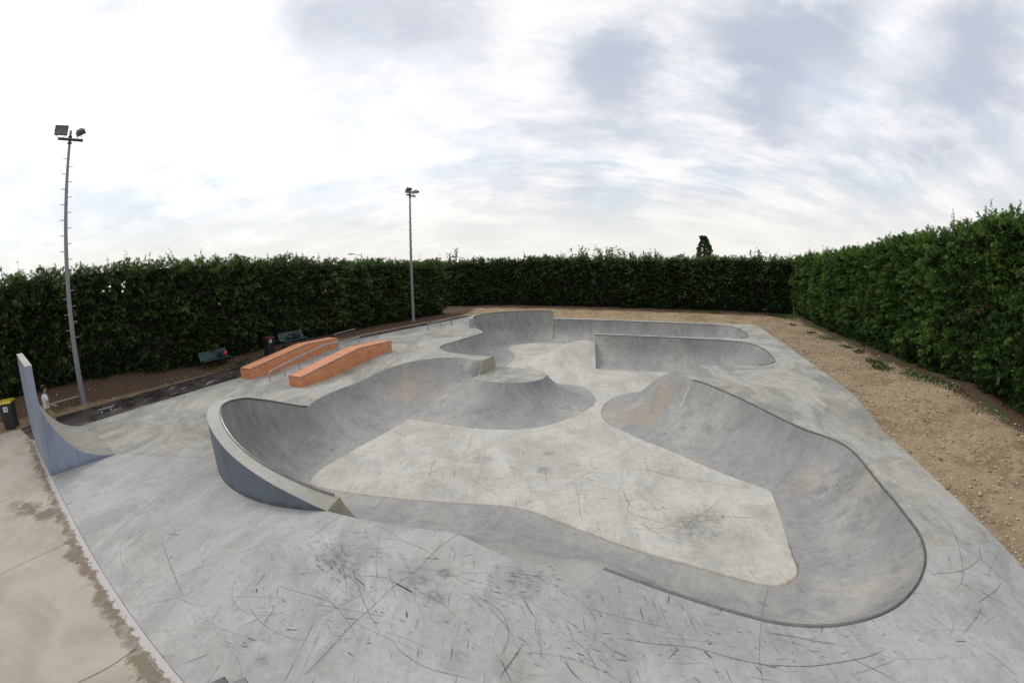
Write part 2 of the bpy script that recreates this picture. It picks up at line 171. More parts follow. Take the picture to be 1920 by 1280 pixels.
[5.23, -1.46], [5.56, -1.8], [4.85, -1.24], [5.16, -1.86], [4.8, -1.42], [4.99, -1.2], [5.09, -1.72], [5.12, -1.42], [5.06, -1.16], [4.8, -1.8], [4.86, -1.46], [5.36, -2.04],
[4.68, -1.6], [4.66, -1.49], [5.06, -2.14], [4.97, -2.03], [5.26, -1.56], [5.51, -1.57], [5.33, -1.32], [4.92, -1.23], [5.05, -1.2], [5.51, -1.78], [4.96, -1.72], [5.05, -1.42],
[4.98, -2.16], [4.65, -1.7], [4.68, -1.4], [5.14, -1.74], [5.38, -1.79], [4.99, -1.62], [5.19, -1.8], [4.94, -1.58], [5.22, -1.5], [4.86, -1.81], [5.0, -1.78], [4.83, -1.34],
[4.85, -2.01], [4.69, -1.6], [5.6, -1.69], [4.93, -1.4], [5.02, -1.91], [4.85, -1.84], [5.4, -1.29], [5.31, -2.0], [5.06, -2.12], [4.93, -1.43], [4.98, -1.45], [5.17, -2.01],
[5.41, -1.25], [5.01, -1.37], [4.73, -1.97], [4.66, -1.83], [5.09, -1.3], [5.22, -2.05], [4.81, -2.1], [4.97, -1.88], [5.32, -1.58], [5.19, -1.95], [4.83, -1.55], [5.2, -1.33],
[5.4, -1.29], [5.39, -1.95], [4.91, -1.26], [5.24, -2.0], [5.19, -1.12], [4.86, -1.63], [4.79, -1.99], [4.88, -1.93], [5.55, -1.66], [5.03, -1.87], [5.17, -1.86], [4.94, -1.79],
[5.38, -1.79], [4.76, -1.37], [5.29, -1.46], [5.53, -1.48], [5.4, -1.29], [5.19, -1.39], [5.42, -1.66], [4.67, -1.63], [5.16, -1.49], [5.44, -1.58], [4.84, -2.02], [4.93, -1.17],
[5.19, -1.37], [4.89, -1.54], [4.66, -2.0], [5.02, -1.54], [4.62, -1.4], [4.49, -1.6], [4.64, -1.53], [4.8, -1.42], [4.97, -1.86], [4.65, -1.51], [4.93, -1.64], [4.55, -1.94],
[4.74, -1.42], [4.68, -1.62], [4.4, -1.69], [4.8, -1.22], [4.65, -1.7], [4.73, -1.46], [4.57, -1.37], [4.68, -1.62], [4.37, -2.2], [4.82, -1.75], [4.93, -1.8], [4.52, -2.31],
[4.72, -1.29], [4.89, -1.32], [4.72, -1.48], [4.82, -1.37], [4.79, -1.84], [4.73, -2.28], [4.97, -1.88], [4.49, -1.79], [4.9, -1.52], [4.95, -1.55], [4.73, -1.45], [4.84, -1.5],
[4.98, -1.83], [4.84, -1.7], [4.43, -2.34], [4.95, -1.76], [4.91, -1.5], [4.9, -1.52], [4.62, -1.79], [4.56, -1.58], [4.75, -2.09], [4.63, -1.91], [4.69, -1.76], [4.66, -1.84],
[4.54, -1.48], [4.66, -1.83], [4.91, -1.26], [4.84, -2.03], [4.53, -1.48], [4.64, -1.73], [4.44, -2.06], [4.82, -1.57], [4.49, -2.35], [4.49, -1.78], [4.59, -1.7], [4.45, -1.71],
[4.6, -2.13], [4.58, -1.71], [3.53, -2.74], [3.15, -2.45], [3.97, -2.05], [3.57, -2.88], [3.84, -2.41], [3.73, -3.07], [3.81, -2.33], [3.79, -2.01], [3.69, -1.95], [3.17, -2.61],
[3.51, -2.58], [3.09, -3.47], [3.88, -2.09], [2.91, -3.39], [2.68, -2.96], [3.63, -2.61], [3.22, -2.65], [2.73, -3.31], [4.05, -2.52], [2.68, -3.27], [3.49, -3.51], [3.26, -2.2],
[3.1, -2.32], [3.76, -1.93], [3.14, -2.26], [3.24, -2.23], [3.71, -1.77], [3.48, -1.82], [3.24, -2.81], [3.32, -3.67], [3.81, -2.34], [3.79, -1.87], [2.68, -3.04], [2.94, -3.53],
[3.02, -3.05], [2.89, -3.41], [3.82, -2.44], [3.07, -3.0], [3.59, -2.86], [4.01, -2.35], [2.92, -3.15], [2.92, -2.89], [3.45, -2.13], [3.53, -3.3], [3.88, -2.68], [3.38, -3.53],
[3.07, -2.65], [3.64, -3.18], [3.05, -2.38], [3.57, -2.69], [3.91, -1.9], [2.87, -2.86], [3.31, -3.43], [2.9, -3.32], [2.87, -2.86], [3.82, -2.32], [2.92, -2.81], [3.98, -2.74],
[3.71, -2.9], [3.37, -1.9], [3.43, -2.67], [2.99, -3.0], [2.74, -3.06], [2.83, -3.38], [3.16, -2.91], [2.94, -3.12], [3.72, -2.89], [2.79, -2.77], [3.3, -2.44], [3.56, -2.8],
[3.01, -3.14], [3.11, -3.38], [3.17, -2.12], [3.53, -3.2], [3.29, -3.54], [3.41, -3.16], [3.74, -2.22], [3.49, -1.82], [3.08, -3.41], [3.54, -1.96], [2.91, -2.99], [3.41, -2.99],
[3.85, -2.61], [3.26, -2.69], [3.66, -2.47], [3.91, -2.04], [3.91, -2.03], [2.7, -3.49], [3.36, -3.55], [3.0, -3.31], [3.9, 0.45], [3.91, 0.41], [3.87, 0.03], [4.56, 0.9], [3.84,
-1.07], [4.01, -1.36], [4.07, -0.9], [4.14, 0.86], [4.26, -0.89], [4.29, 0.17], [4.42, -0.97], [3.86, 0.22], [4.55, 1.42], [4.33, -0.44], [4.11, -0.71], [4.15, 0.81], [3.99,
-0.07], [4.05, -0.07], [4.29, 0.12], [4.13, -0.6], [4.13, -0.6], [3.99, -1.0], [3.74, -0.74], [4.35, -0.18], [4.16, -0.29], [4.12, -1.38], [4.29, -0.03], [4.33, -0.42], [4.0,
0.61], [4.6, 1.0], [4.08, 0.5], [4.13, -1.36], [4.39, 0.44], [4.44, 1.18], [3.74, -0.73], [4.08, -1.33], [4.34, -0.28], [3.93, 0.16], [4.01, -0.58], [4.29, -0.73], [4.11, 0.16],
[4.41, 0.01], [4.45, 1.55], [4.38, 0.91], [4.4, 1.06], [3.94, -1.18], [4.82, 0.35], [3.9, -1.31], [3.9, -1.09], [4.21, 1.33], [3.99, -0.05], [4.32, 1.36], [4.21, -0.41], [4.47,
-0.75], [3.81, -0.97], [4.65, 1.04], [4.55, 1.21], [3.81, 0.13], [4.04, -0.27], [3.97, 0.37], [4.04, 0.21], [4.5, -0.49], [4.71, 0.08], [4.51, 1.37], [4.05, -0.97], [4.1, -0.34],
[4.43, 0.63], [4.26, 1.16], [4.06, -1.18], [3.8, -0.31], [4.53, -0.14], [3.84, -0.45], [4.13, 0.58], [4.53, 1.28], [4.38, 0.52], [4.5, 0.88], [3.98, 0.77], [3.78, -0.45], [3.87,
-0.7], [3.91, -0.8], [4.2, -0.49], [4.41, 0.15], [4.42, 1.46], [4.47, 0.0], [4.65, 0.07], [4.06, -0.65], [3.74, -0.33], [4.45, 1.14], [3.95, -0.56], [4.49, 1.2], [4.53, -0.06],
[3.98, -0.27], [4.11, 0.18], [4.53, -0.2], [4.52, -0.8], [4.19, -0.92], [4.13, -0.92], [3.93, -0.1], [4.39, 0.37], [3.94, -1.36], [4.59, 1.07], [4.58, 0.29], [4.59, -0.05], [3.98,
0.73], [4.1, 0.77], [3.96, -0.52], [4.38, 0.55], [4.04, 1.04], [4.28, 1.07], [3.97, 0.43], [3.93, 0.03], [4.28, -0.78], [4.2, 0.54], [4.65, 0.03], [4.18, -1.21], [4.28, -0.24],
[4.68, 0.5], [3.84, -0.51], [4.43, 0.58], [4.16, -0.3], [4.42, -0.65], [4.65, 0.22], [3.78, -0.81], [4.68, 0.5], [4.31, 0.93], [4.08, -1.13], [4.01, -1.14], [4.23, 0.71], [4.24,
-0.67], [4.48, 1.46], [4.51, -0.44], [3.98, -0.29], [4.26, -1.15], [4.59, 0.15], [4.47, -0.01], [4.47, -0.03], [4.58, 0.25], [3.81, -0.96], [4.53, -0.04], [3.87, -1.37], [4.04,
-0.27], [3.96, -0.85], [4.47, 1.29], [4.7, -0.25], [3.9, -1.3], [4.43, 0.93], [4.38, -0.53], [4.23, -0.2], [4.33, -0.38], [4.09, -0.42], [4.3, 1.21], [4.16, -0.29], [4.17, 0.03],
[4.59, 1.28], [4.35, -0.05], [4.14, 0.87], [4.17, 0.15], [4.3, 0.99], [4.82, 0.36], [4.53, -0.08], [3.7, -0.61], [4.01, 0.59], [3.81, -0.02], [4.24, -0.67], [4.1, 0.77], [4.32,
0.9], [4.05, -0.1], [4.41, 1.48], [4.05, 1.0], [4.44, -0.48], [3.91, 1.9], [4.17, 2.05], [3.92, 3.41], [4.05, 2.4], [3.86, 3.98], [4.36, 1.23], [4.18, 3.27], [4.16, 1.95], [3.95,
3.46], [4.12, 0.62], [4.49, 2.72], [3.7, 3.1], [3.79, 1.04], [3.93, 0.7], [3.93, 1.19], [4.06, 3.51], [4.48, 1.8], [4.36, 0.66], [3.8, 3.62], [4.0, 1.99], [4.04, 1.62], [4.07,
0.56], [4.14, 1.12], [4.04, 1.03], [4.32, 1.88], [4.13, 1.72], [4.0, 1.36], [3.79, 3.37], [4.26, 3.56], [4.28, 1.07], [3.81, 3.44], [3.78, 1.9], [4.28, 1.48], [4.21, 1.82], [4.11,
2.41], [4.19, 2.4], [3.82, 1.67], [4.24, 2.78], [4.43, 3.14], [4.2, 2.51], [3.8, 2.68], [4.3, 1.22], [3.89, 2.33], [4.58, 1.54], [4.5, 2.93], [3.96, 0.87], [3.68, 1.84], [3.95,
3.9], [4.13, 2.13], [3.98, 3.51], [4.47, 1.49], [4.41, 3.06], [3.81, 1.17], [3.93, 2.48], [3.81, 1.18], [4.57, 1.35], [4.22, 2.7], [3.75, 1.53], [4.0, 0.66], [4.06, 0.94], [3.7,
2.82], [4.03, 2.56], [4.4, 1.84], [3.79, 1.44], [3.86, 3.9], [3.75, 1.16], [3.89, 2.55], [3.83, 2.07], [3.93, 2.38], [4.42, 1.0], [3.76, 1.15], [3.81, 1.39], [4.32, 2.02], [3.91,
0.8], [4.47, 1.02], [4.6, 2.28], [3.97, 3.44], [4.53, 2.66], [4.59, 2.01], [4.3, 3.01], [4.07, 0.6], [4.39, 1.32], [3.82, 2.43], [3.84, 1.77], [3.91, 3.23], [4.03, 3.36], [3.75,
2.32], [3.83, 2.06], [3.79, 2.14], [4.07, 3.02], [3.98, 3.79], [4.11, 3.45], [4.29, 2.08], [3.87, 1.7], [3.93, 2.49], [3.75, 2.2], [3.97, 1.93], [4.13, 2.62], [4.34, 1.31], [4.02,
1.81], [3.84, 3.12], [4.2, 2.38], [4.25, 2.29], [4.2, 1.13], [4.43, 2.34], [4.16, 1.46], [3.73, 2.46], [4.05, 3.97], [4.19, 0.94], [3.9, 3.51], [3.96, 2.66], [3.82, 0.94], [4.24,
2.18], [4.33, 2.87], [4.02, 3.65], [4.26, 1.85], [4.34, 3.26], [4.46, 1.33], [4.23, 3.3], [4.07, 4.03], [4.05, 1.01], [3.87, 1.86], [3.96, 0.52], [3.95, 0.53], [3.71, 2.38], [4.22,
2.47], [4.3, 3.31], [4.12, 2.15], [3.91, 1.25], [4.07, 0.59], [3.83, 3.68], [4.09, 3.0], [4.29, 1.02], [3.97, 1.93], [4.49, 2.35], [4.47, 1.99], [3.76, 1.14], [4.17, 0.71], [3.94,
0.62], [4.3, 2.2], [3.84, 1.46], [4.36, 2.7], [4.49, 1.6], [4.07, 1.14], [3.89, 1.65], [4.27, 0.82], [4.38, 3.0], [3.83, 3.23], [4.27, 3.73], [4.25, 2.16], [3.98, 4.12], [4.04,
3.63], [4.03, 4.81], [3.83, 4.42], [5.13, 4.93], [3.75, 4.42], [4.51, 3.03], [4.28, 3.15], [4.55, 3.58], [3.92, 4.26], [3.88, 3.53], [5.88, 4.5], [3.68, 4.15], [4.13, 3.14], [5.74,
4.5], [4.15, 3.86], [4.02, 4.41], [4.27, 4.76], [4.32, 4.79], [4.32, 4.37], [3.91, 3.93], [5.36, 4.48], [3.83, 4.42], [3.92, 4.66], [5.02, 4.33], [4.43, 4.53], [4.35, 4.76], [5.99,
4.37], [4.62, 3.49], [4.73, 3.64], [5.32, 4.44], [3.88, 3.63], [4.77, 3.97], [5.4, 4.05], [3.97, 4.77], [5.11, 4.69], [5.21, 3.8], [4.18, 3.92], [5.3, 4.46], [3.83, 3.68], [4.39,
3.49], [4.53, 3.98], [4.28, 3.62], [4.52, 3.72], [4.7, 4.76], [4.92, 4.26], [4.17, 3.09], [5.58, 4.11], [5.27, 3.61], [4.89, 4.65], [4.1, 4.66], [5.6, 3.78], [5.0, 4.97], [4.37,
4.16], [3.74, 4.1], [4.35, 4.44], [4.9, 4.81], [3.81, 3.78], [4.1, 3.83], [5.06, 3.5], [4.98, 3.91], [5.23, 4.46], [3.98, 3.14], [4.0, 3.4], [4.49, 4.29], [4.24, 3.1], [3.96,
4.78], [4.66, 3.53], [4.4, 3.08], [4.12, 4.81], [4.98, 5.4], [4.79, 5.73], [4.55, 4.98], [4.9, 5.56], [5.82, 6.1], [5.61, 5.64], [6.08, 6.35], [5.42, 6.53], [5.75, 6.41], [6.14,
6.46], [5.4, 5.5], [6.05, 6.05], [4.72, 5.15], [5.18, 5.05], [5.07, 5.88], [4.72, 5.48], [5.63, 5.44], [4.37, 5.61], [5.41, 6.15], [5.04, 5.1], [5.88, 5.79], [4.76, 5.2], [5.46,
5.86], [5.34, 6.45], [5.52, 5.56], [4.68, 5.27], [5.23, 6.3], [5.23, 6.69], [5.91, 5.58], [4.45, 5.85], [5.03, 6.16], [4.55, 5.62], [5.94, 5.73], [5.24, 5.57], [5.64, 5.85], [5.71,
5.61], [5.9, 5.77], [5.24, 5.57], [5.16, 6.36], [5.24, 5.66], [5.55, 6.27], [6.09, 5.83], [4.46, 5.38], [4.53, 5.08], [4.76, 5.04], [4.44, 5.32], [4.83, 6.17], [5.43, 6.22], [6.1,
6.82], [4.9, 5.64], [6.28, 6.24], [4.53, 6.02], [4.4, 5.66], [5.42, 5.14], [5.96, 6.38], [5.01, 6.32], [5.65, 6.66], [4.5, 5.5], [4.31, 5.5], [5.45, 6.19], [8.97, -2.07], [9.26,
-2.85], [9.85, -2.78], [8.72, -1.11], [9.19, -3.25], [10.07, -0.94], [8.45, -1.29], [9.33, -0.19], [9.29, -2.95], [9.96, -2.33], [10.47, 0.01], [11.37, -1.15], [9.22, -3.18],
[10.91, -1.9], [8.29, -1.13], [10.65, -0.06], [9.99, -0.27], [8.47, -1.87], [11.45, -0.95], [9.35, -1.36], [9.03, -0.09], [10.28, -2.29], [9.99, 0.06], [9.84, -2.81], [10.2,
-1.76], [9.12, -1.65], [10.53, -0.02], [8.97, -0.07], [8.34, -1.24], [11.1, -1.4], [10.21, -0.68], [11.0, -0.51], [11.37, -2.0], [8.49, -0.99], [8.33, -2.16], [9.73, -2.26],
[10.26, -2.86], [9.53, -3.19], [11.26, -1.94], [8.36, -1.08], [8.54, -1.8], [9.71, -0.89], [9.66, -0.78], [11.27, -2.23], [9.17, -2.52], [9.19, -1.18], [9.33, -0.23], [9.43,
-3.28], [9.75, -1.12], [9.84, -1.3], [10.33, -1.71], [10.95, -1.18], [8.72, -1.84], [9.45, -1.11], [8.88, -2.44], [10.05, 0.04], [9.02, -1.87], [10.4, -0.46], [9.94, -1.83],
[11.36, -1.29], [8.55, -1.45], [8.53, -2.13], [8.76, -0.74], [9.14, -3.02], [9.35, -0.86], [10.82, -0.35], [8.56, -1.4], [8.8, -1.41], [9.57, -0.1], [10.54, -1.0], [8.89, -1.21],
[8.59, -1.18], [10.53, -1.63], [9.06, -3.26], [8.53, -1.55], [10.73, -0.98], [9.74, -0.43], [9.95, -1.38], [10.52, -1.98], [11.13, -2.02], [9.0, -1.3], [9.31, -2.7], [10.14,
-2.85], [9.44, -0.38], [10.34, -0.38], [9.95, -2.61], [9.15, -0.3], [9.24, -2.91], [10.28, -0.35], [10.65, -0.06], [9.96, -2.57], [8.49, -1.03], [10.19, -2.39], [9.19, -1.93],
[9.6, -2.77], [10.26, -1.39], [11.3, -2.08], [8.92, -3.12], [9.95, -0.92], [11.25, -1.68], [9.21, -1.52], [10.45, -0.66], [9.55, -0.61], [9.58, -1.02], [10.14, -1.73], [8.76,
-3.04], [10.08, -1.74], [9.63, 0.24], [9.61, -0.66], [9.24, -2.92], [9.23, 2.29], [9.86, 1.22], [9.33, 2.37], [9.93, 1.09], [9.23, 1.39], [9.86, 0.48], [8.96, 0.51], [9.51, 1.87],
[8.86, 1.76], [8.71, 1.59], [9.68, 1.21], [10.1, 2.25], [9.33, 2.37], [9.12, 0.79], [9.21, 1.82], [8.78, 0.38], [9.08, 1.54], [9.93, 2.21], [9.98, 1.18], [9.7, 1.81], [9.73, 0.63],
[9.11, 1.69], [9.18, 1.67], [9.01, 0.66], [9.44, 2.42], [9.34, 1.47], [9.49, 0.57], [9.84, 0.74], [9.45, 0.3], [9.63, 0.21], [9.05, 0.84], [8.72, 0.34], [9.74, 0.38], [9.69, 0.22],
[8.99, 0.89], [9.7, 0.94], [8.74, 1.73], [9.97, 1.24], [8.71, 1.55], [9.98, 2.24], [9.09, 0.14], [8.94, 0.68], [9.39, -0.04], [9.52, 1.46], [9.46, 1.82], [9.13, 2.2], [10.34,
1.65], [9.7, 1.0], [9.59, 0.86], [9.22, 1.4], [8.66, 0.51], [8.99, 1.31], [9.74, 0.46], [8.81, 1.7], [8.52, 1.21], [9.79, 2.0], [8.98, 0.94], [9.34, 2.36], [10.14, 2.08], [9.44,
0.41], [9.09, 1.48], [9.91, 0.69], [9.97, 1.66], [9.39, 1.85], [9.78, 0.78], [8.67, 1.04], [8.54, 1.49], [9.17, 2.02], [10.15, 1.29], [8.47, 0.61], [9.21, -0.09], [8.98, 1.78],
[9.98, 0.37], [9.65, 1.74], [9.87, 0.26], [8.52, 0.66], [10.14, 1.37], [9.74, 0.38], [9.51, 0.2], [8.51, 1.33], [8.6, 0.43], [9.07, 1.6], [10.22, 1.16], [9.21, -0.09], [10.02,
1.38], [9.87, 0.14], [9.04, 1.75], [8.84, 1.55], [8.65, 1.17], [9.5, 1.56], [8.98, 1.76], [8.75, 0.79], [8.73, 0.05], [9.5, 0.37], [9.23, 2.01], [9.15, 0.21], [9.26, 1.15], [9.48,
1.71], [8.54, 0.44], [9.12, 1.32], [9.08, 0.33], [8.7, 0.78], [9.57, 1.09], [10.05, 0.3], [9.69, 0.18], [10.2, 0.72], [9.91, 0.7], [9.57, -0.06], [9.17, 1.7], [9.27, 1.85], [11.42,
-0.38], [12.31, -1.44], [12.44, -0.53], [11.97, -0.11], [10.95, -0.32], [12.02, 0.44], [11.13, -1.64], [11.11, 0.59], [11.33, -1.94], [11.44, 1.05], [11.72, -0.53], [11.96, 1.28],
[12.57, 0.07], [12.67, 0.69], [11.86, 1.08], [12.93, 0.18], [11.91, -0.25], [12.69, 0.29], [11.49, -2.05], [12.51, 0.23], [12.07, 1.39], [12.11, 1.52], [10.77, -0.24], [11.44,
1.03], [12.93, 0.26], [11.31, -0.26], [12.0, -1.49], [11.14, -1.59], [11.52, -1.48], [12.5, 0.59], [11.55, 0.27], [12.13, -0.61], [12.85, 0.7], [11.7, -0.78], [12.68, 0.54],
[11.28, -1.86], [11.79, 1.17], [11.67, 1.23], [11.71, 0.59], [11.71, 1.39], [12.61, -0.7], [11.71, 1.33], [12.19, 1.38], [11.17, 0.62], [11.77, -1.39], [11.18, -1.27], [11.33,
-1.51], [11.92, 1.05], [11.56, -1.62], [12.14, -0.53], [11.3, -1.23], [11.4, -0.87], [11.3, -2.07], [11.67, -0.12], [11.6, 0.35], [12.68, 0.41], [10.88, -1.71], [11.91, -0.05],
[12.36, 0.9], [10.95, -0.17], [10.16, -5.11], [10.22, -5.37], [10.21, -4.59], [11.3, -3.58], [9.76, -6.72], [11.76, -4.28], [9.43, -5.57], [9.47, -5.73], [10.47, -6.74], [10.56,
-6.12], [9.3, -4.55], [10.17, -5.22], [9.86, -3.69], [10.99, -3.55], [11.6, -5.71], [10.58, -3.63], [11.79, -4.85], [11.4, -5.3], [9.67, -5.38], [11.07, -5.96], [11.05, -6.11],
[11.8, -5.14], [11.25, -5.05], [11.3, -4.94], [9.98, -5.7], [9.75, -3.8], [10.38, -6.76], [9.27, -5.48], [10.68, -3.33], [9.83, -4.25], [9.77, -4.38], [10.84, -6.12], [10.91,
-3.98], [10.88, -5.67], [11.0, -5.01], [10.34, -3.77], [11.94, -4.64], [10.65, -4.16], [9.49, -4.7], [10.56, -6.7], [10.04, -5.33], [10.19, -4.91], [11.62, -4.95], [10.47, -3.39],
[10.19, -4.16], [10.46, -4.31], [10.36, -3.73], [10.2, -4.59], [11.26, -5.45], [10.79, -5.32], [10.7, -5.36], [10.04, -6.52], [10.21, -4.72], [10.41, -3.94], [11.25, -5.19],
[10.98, -3.95], [11.18, -4.11], [9.89, -6.85], [11.5, -5.23], [9.55, -6.06], [10.84, -7.79], [11.17, -8.98], [10.12, -9.25], [9.89, -8.23], [11.36, -8.93], [11.43, -8.44], [9.95,
-9.61], [11.59, -8.63], [10.42, -7.02], [10.08, -9.47], [11.59, -8.64], [10.65, -7.65], [9.85, -9.71], [10.14, -7.12], [10.84, -9.55], [10.07, -9.04], [9.63, -7.31], [10.09,
-8.09], [10.46, -9.62], [10.13, -9.24], [18.82, 7.37], [18.7, 9.13], [19.91, 9.67], [17.2, 5.46], [18.43, 9.14], [19.06, 6.34], [19.14, 6.1], [18.1, 6.9], [23.43, 9.74], [17.63,
8.87], [18.48, 7.56], [17.25, 6.43], [20.69, 9.7], [18.79, 5.62], [19.2, 5.51], [20.58, 9.08], [16.93, 6.92], [18.43, 6.34], [17.24, 6.45], [22.23, 8.54], [19.53, 5.19], [19.25,
9.63], [20.03, 6.06], [20.04, 8.51], [18.85, 8.82], [20.89, 9.84], [19.75, 9.98], [20.9, 9.54], [19.2, 8.34], [17.59, 8.4], [14.41, 3.92], [13.54, 4.31], [14.67, 5.11], [14.59,
5.32], [14.2, 5.35], [14.74, 4.51], [13.94, 4.24], [13.63, 5.16], [14.47, 4.56], [13.84, 3.7], [13.78, 5.09], [14.3, 5.75], [13.59, 4.56], [14.57, 4.62], [14.91, 5.14], [14.21,
4.19], [15.18, 4.71], [14.33, 5.99], [15.16, 5.16], [14.15, 5.8], [13.8, 5.7], [14.43, 5.75], [13.74, 4.83], [13.72, 4.91], [13.76, 4.41], [2.16, -4.59], [1.48, -5.04], [1.86,
-5.29], [1.45, -5.36], [2.0, -4.92], [2.13, -5.13], [2.07, -4.95], [2.22, -5.61], [2.29, -4.59], [1.5, -5.34], [2.0, -5.56], [1.96, -4.68], [2.0, -5.05], [1.55, -5.14], [1.73,
-5.34], [1.92, -4.63], [1.48, -5.47], [1.97, -5.0], [2.2, -5.68], [1.86, -5.17], [2.33, -5.04], [1.92, -4.37], [2.22, -5.73], [2.12, -4.87], [1.71, -4.58], [1.98, -4.93], [1.94,
-4.55], [2.13, -5.32], [1.96, -4.61], [2.11, -4.81], [1.98, -5.44], [1.61, -4.74], [2.1, -4.48], [1.94, -5.26], [1.96, -5.51], [1.55, -5.27], [2.13, -4.47], [1.55, -5.64], [2.09,
-4.82], [1.84, -5.11], [1.84, -4.92], [2.17, -4.65], [1.45, -5.17], [1.54, -5.33], [2.06, -4.43], [2.25, -4.48], [2.41, -4.87], [1.74, -4.89], [1.91, -4.76], [1.7, -5.54], [2.28,
-5.71], [1.42, -5.18], [1.66, -5.67], [1.83, -5.49], [1.94, -4.49], [2.55, -5.4], [2.45, -5.18], [1.85, -5.04], [2.44, -4.51], [1.62, -5.37], [1.65, -5.61], [1.88, -5.28], [2.12,
-4.54], [2.23, -4.42], [2.35, -5.03], [2.54, -5.47], [2.01, -4.79], [2.13, -5.45], [1.57, -4.63], [2.04, -4.51], [2.26, -4.87], [1.48, -4.97], [1.97, -4.41], [2.47, -5.11], [2.32,
-4.64], [2.27, -4.66], [1.66, -5.3], [1.77, -5.45], [1.65, -5.36], [1.72, -5.15], [2.74, -4.19], [2.91, -4.93], [2.72, -4.35], [2.83, -4.56], [2.65, -4.87], [2.97, -4.76], [2.72,
-4.56], [2.36, -4.62], [2.99, -5.17], [2.31, -4.31], [2.68, -4.86], [2.88, -4.68], [2.97, -4.83], [2.69, -4.78], [2.35, -4.89], [2.57, -4.51], [3.01, -4.66], [2.4, -4.6], [2.89,
-4.81], [2.87, -4.68], [2.56, -4.58], [2.29, -4.72], [3.15, -4.86], [2.5, -4.41], [2.87, -4.82], [3.09, -5.04], [2.72, -4.35], [2.6, -4.97], [2.79, -4.16], [3.09, -5.11], [2.56,
-4.44], [2.78, -4.6], [2.56, -4.59], [2.73, -4.27], [2.6, -4.21], [2.39, -4.94], [2.38, -4.61], [3.07, -5.12], [3.14, -4.65], [2.67, -4.66], [3.08, -4.69], [2.87, -4.89], [3.16,
-5.06], [2.69, -4.3], [2.58, -4.85], [3.06, -4.63], [2.54, -4.93], [2.73, -4.69], [2.61, -5.1], [2.73, -4.7], [2.42, -4.46], [2.42, -4.59], [3.04, -4.72], [2.94, -4.78], [3.07,
-4.48], [2.43, -4.24], [2.68, -4.86], [2.7, -4.36], [2.63, -5.16], [2.4, -4.6], [2.77, -7.39], [2.68, -7.61], [3.03, -6.69], [2.66, -7.49], [2.63, -6.93], [2.61, -6.81], [2.31,
-6.85], [2.5, -6.53], [2.58, -6.37], [2.96, -7.51], [2.01, -6.76], [3.03, -6.89], [2.57, -7.14], [2.09, -6.98], [2.5, -6.46], [2.25, -6.17], [3.1, -6.8], [2.44, -7.57], [3.6,
-3.99], [2.77, -3.51], [3.75, -3.67], [3.7, -3.19], [2.8, -4.01], [3.6, -3.22], [3.2, -4.09], [2.79, -3.49], [3.24, -3.9], [2.65, -3.6], [3.76, -3.49], [3.31, -3.52], [2.93,
-3.29], [2.7, -3.64], [3.43, -3.73], [3.24, -3.0], [3.37, -3.7], [3.2, -3.46], [3.0, -4.38], [3.81, -3.69], [3.11, -3.77], [3.56, -4.18], [3.67, -4.4], [3.13, -3.98], [2.66,
-3.66], [2.95, -3.83], [3.58, -4.4], [3.58, -4.08], [4.06, -3.69], [3.62, -3.72], [3.26, -3.96], [3.57, -3.43], [3.07, -4.26], [3.52, -3.57], [3.58, -4.47], [2.88, -3.88], [3.22,
-3.44], [3.8, -3.8], [3.23, -3.59], [3.0, -4.23], [3.59, -3.23], [2.89, -3.25], [3.31, -3.68], [3.56, -3.78], [2.92, -3.38], [3.46, -3.87], [3.36, -4.11], [3.71, -3.97], [3.48,
-3.08], [3.02, -3.3], [2.97, -4.11], [2.94, -3.37], [3.46, -4.34], [2.93, -3.38], [4.06, -4.13], [3.39, -3.18], [3.12, -3.12], [3.16, -3.49], [3.7, -3.81], [3.13, -3.28], [3.66,
-3.42], [2.93, -4.06], [3.6, -3.65], [3.16, -4.41], [3.34, -2.98], [3.59, -3.58], [3.95, -3.54], [4.03, -3.73], [2.92, -4.15], [3.42, -3.9], [3.11, -3.21], [3.24, -4.05], [3.45,
-4.34], [2.93, -4.14], [3.45, -4.2], [3.5, -3.99], [3.45, -3.12], [3.57, -3.85], [3.5, -3.41], [3.72, -4.04], [3.0, -3.79], [3.0, -3.4], [3.06, -3.58], [2.68, -3.5], [3.81, -4.28],
[3.51, -3.74], [3.73, -4.11], [3.23, -3.34], [2.81, -3.63], [3.81, -4.44], [2.85, -4.27], [3.02, -4.07], [3.29, -4.25], [3.34, -3.23], [4.01, -3.49], [3.31, -3.44], [2.99, -3.56],
[3.14, -4.21], [2.68, -3.5], [3.49, -4.39], [3.08, -3.15], [3.7, -3.29], [3.61, -4.29], [3.26, -3.88], [3.33, -3.34], [2.89, -3.8], [2.8, -3.86], [3.17, -3.07], [3.75, -3.14],
[4.0, -4.18], [3.25, -3.32], [3.8, -3.27], [3.5, -3.67], [3.54, -3.63], [2.96, -4.34], [3.83, -3.93], [3.35, -3.65], [3.22, -3.18], [3.65, -3.07], [3.26, -4.42], [4.27, -0.37],
[3.84, -1.28], [3.72, -0.47], [3.9, -0.45], [4.5, -0.92], [3.63, -0.93], [4.21, -0.8], [4.29, -0.03], [4.29, -0.04], [4.16, -0.35], [3.99, -0.7], [4.55, -0.64], [4.29, -0.01],
[4.34, -1.07], [4.33, -0.83], [3.88, -1.18], [3.73, -1.25], [4.27, -0.39], [4.1, -0.3], [3.84, -0.49], [3.9, -0.45], [4.04, -1.03], [3.87, -0.12], [3.51, -0.93], [3.81, -1.18],
[4.33, -0.46], [4.22, -1.06], [3.97, -0.44], [4.23, -0.08], [4.2, -0.53], [4.6, -0.69], [4.17, -1.01], [3.99, -1.41], [3.74, -0.71], [4.35, -0.17], [3.59, -0.52], [3.67, -0.78],
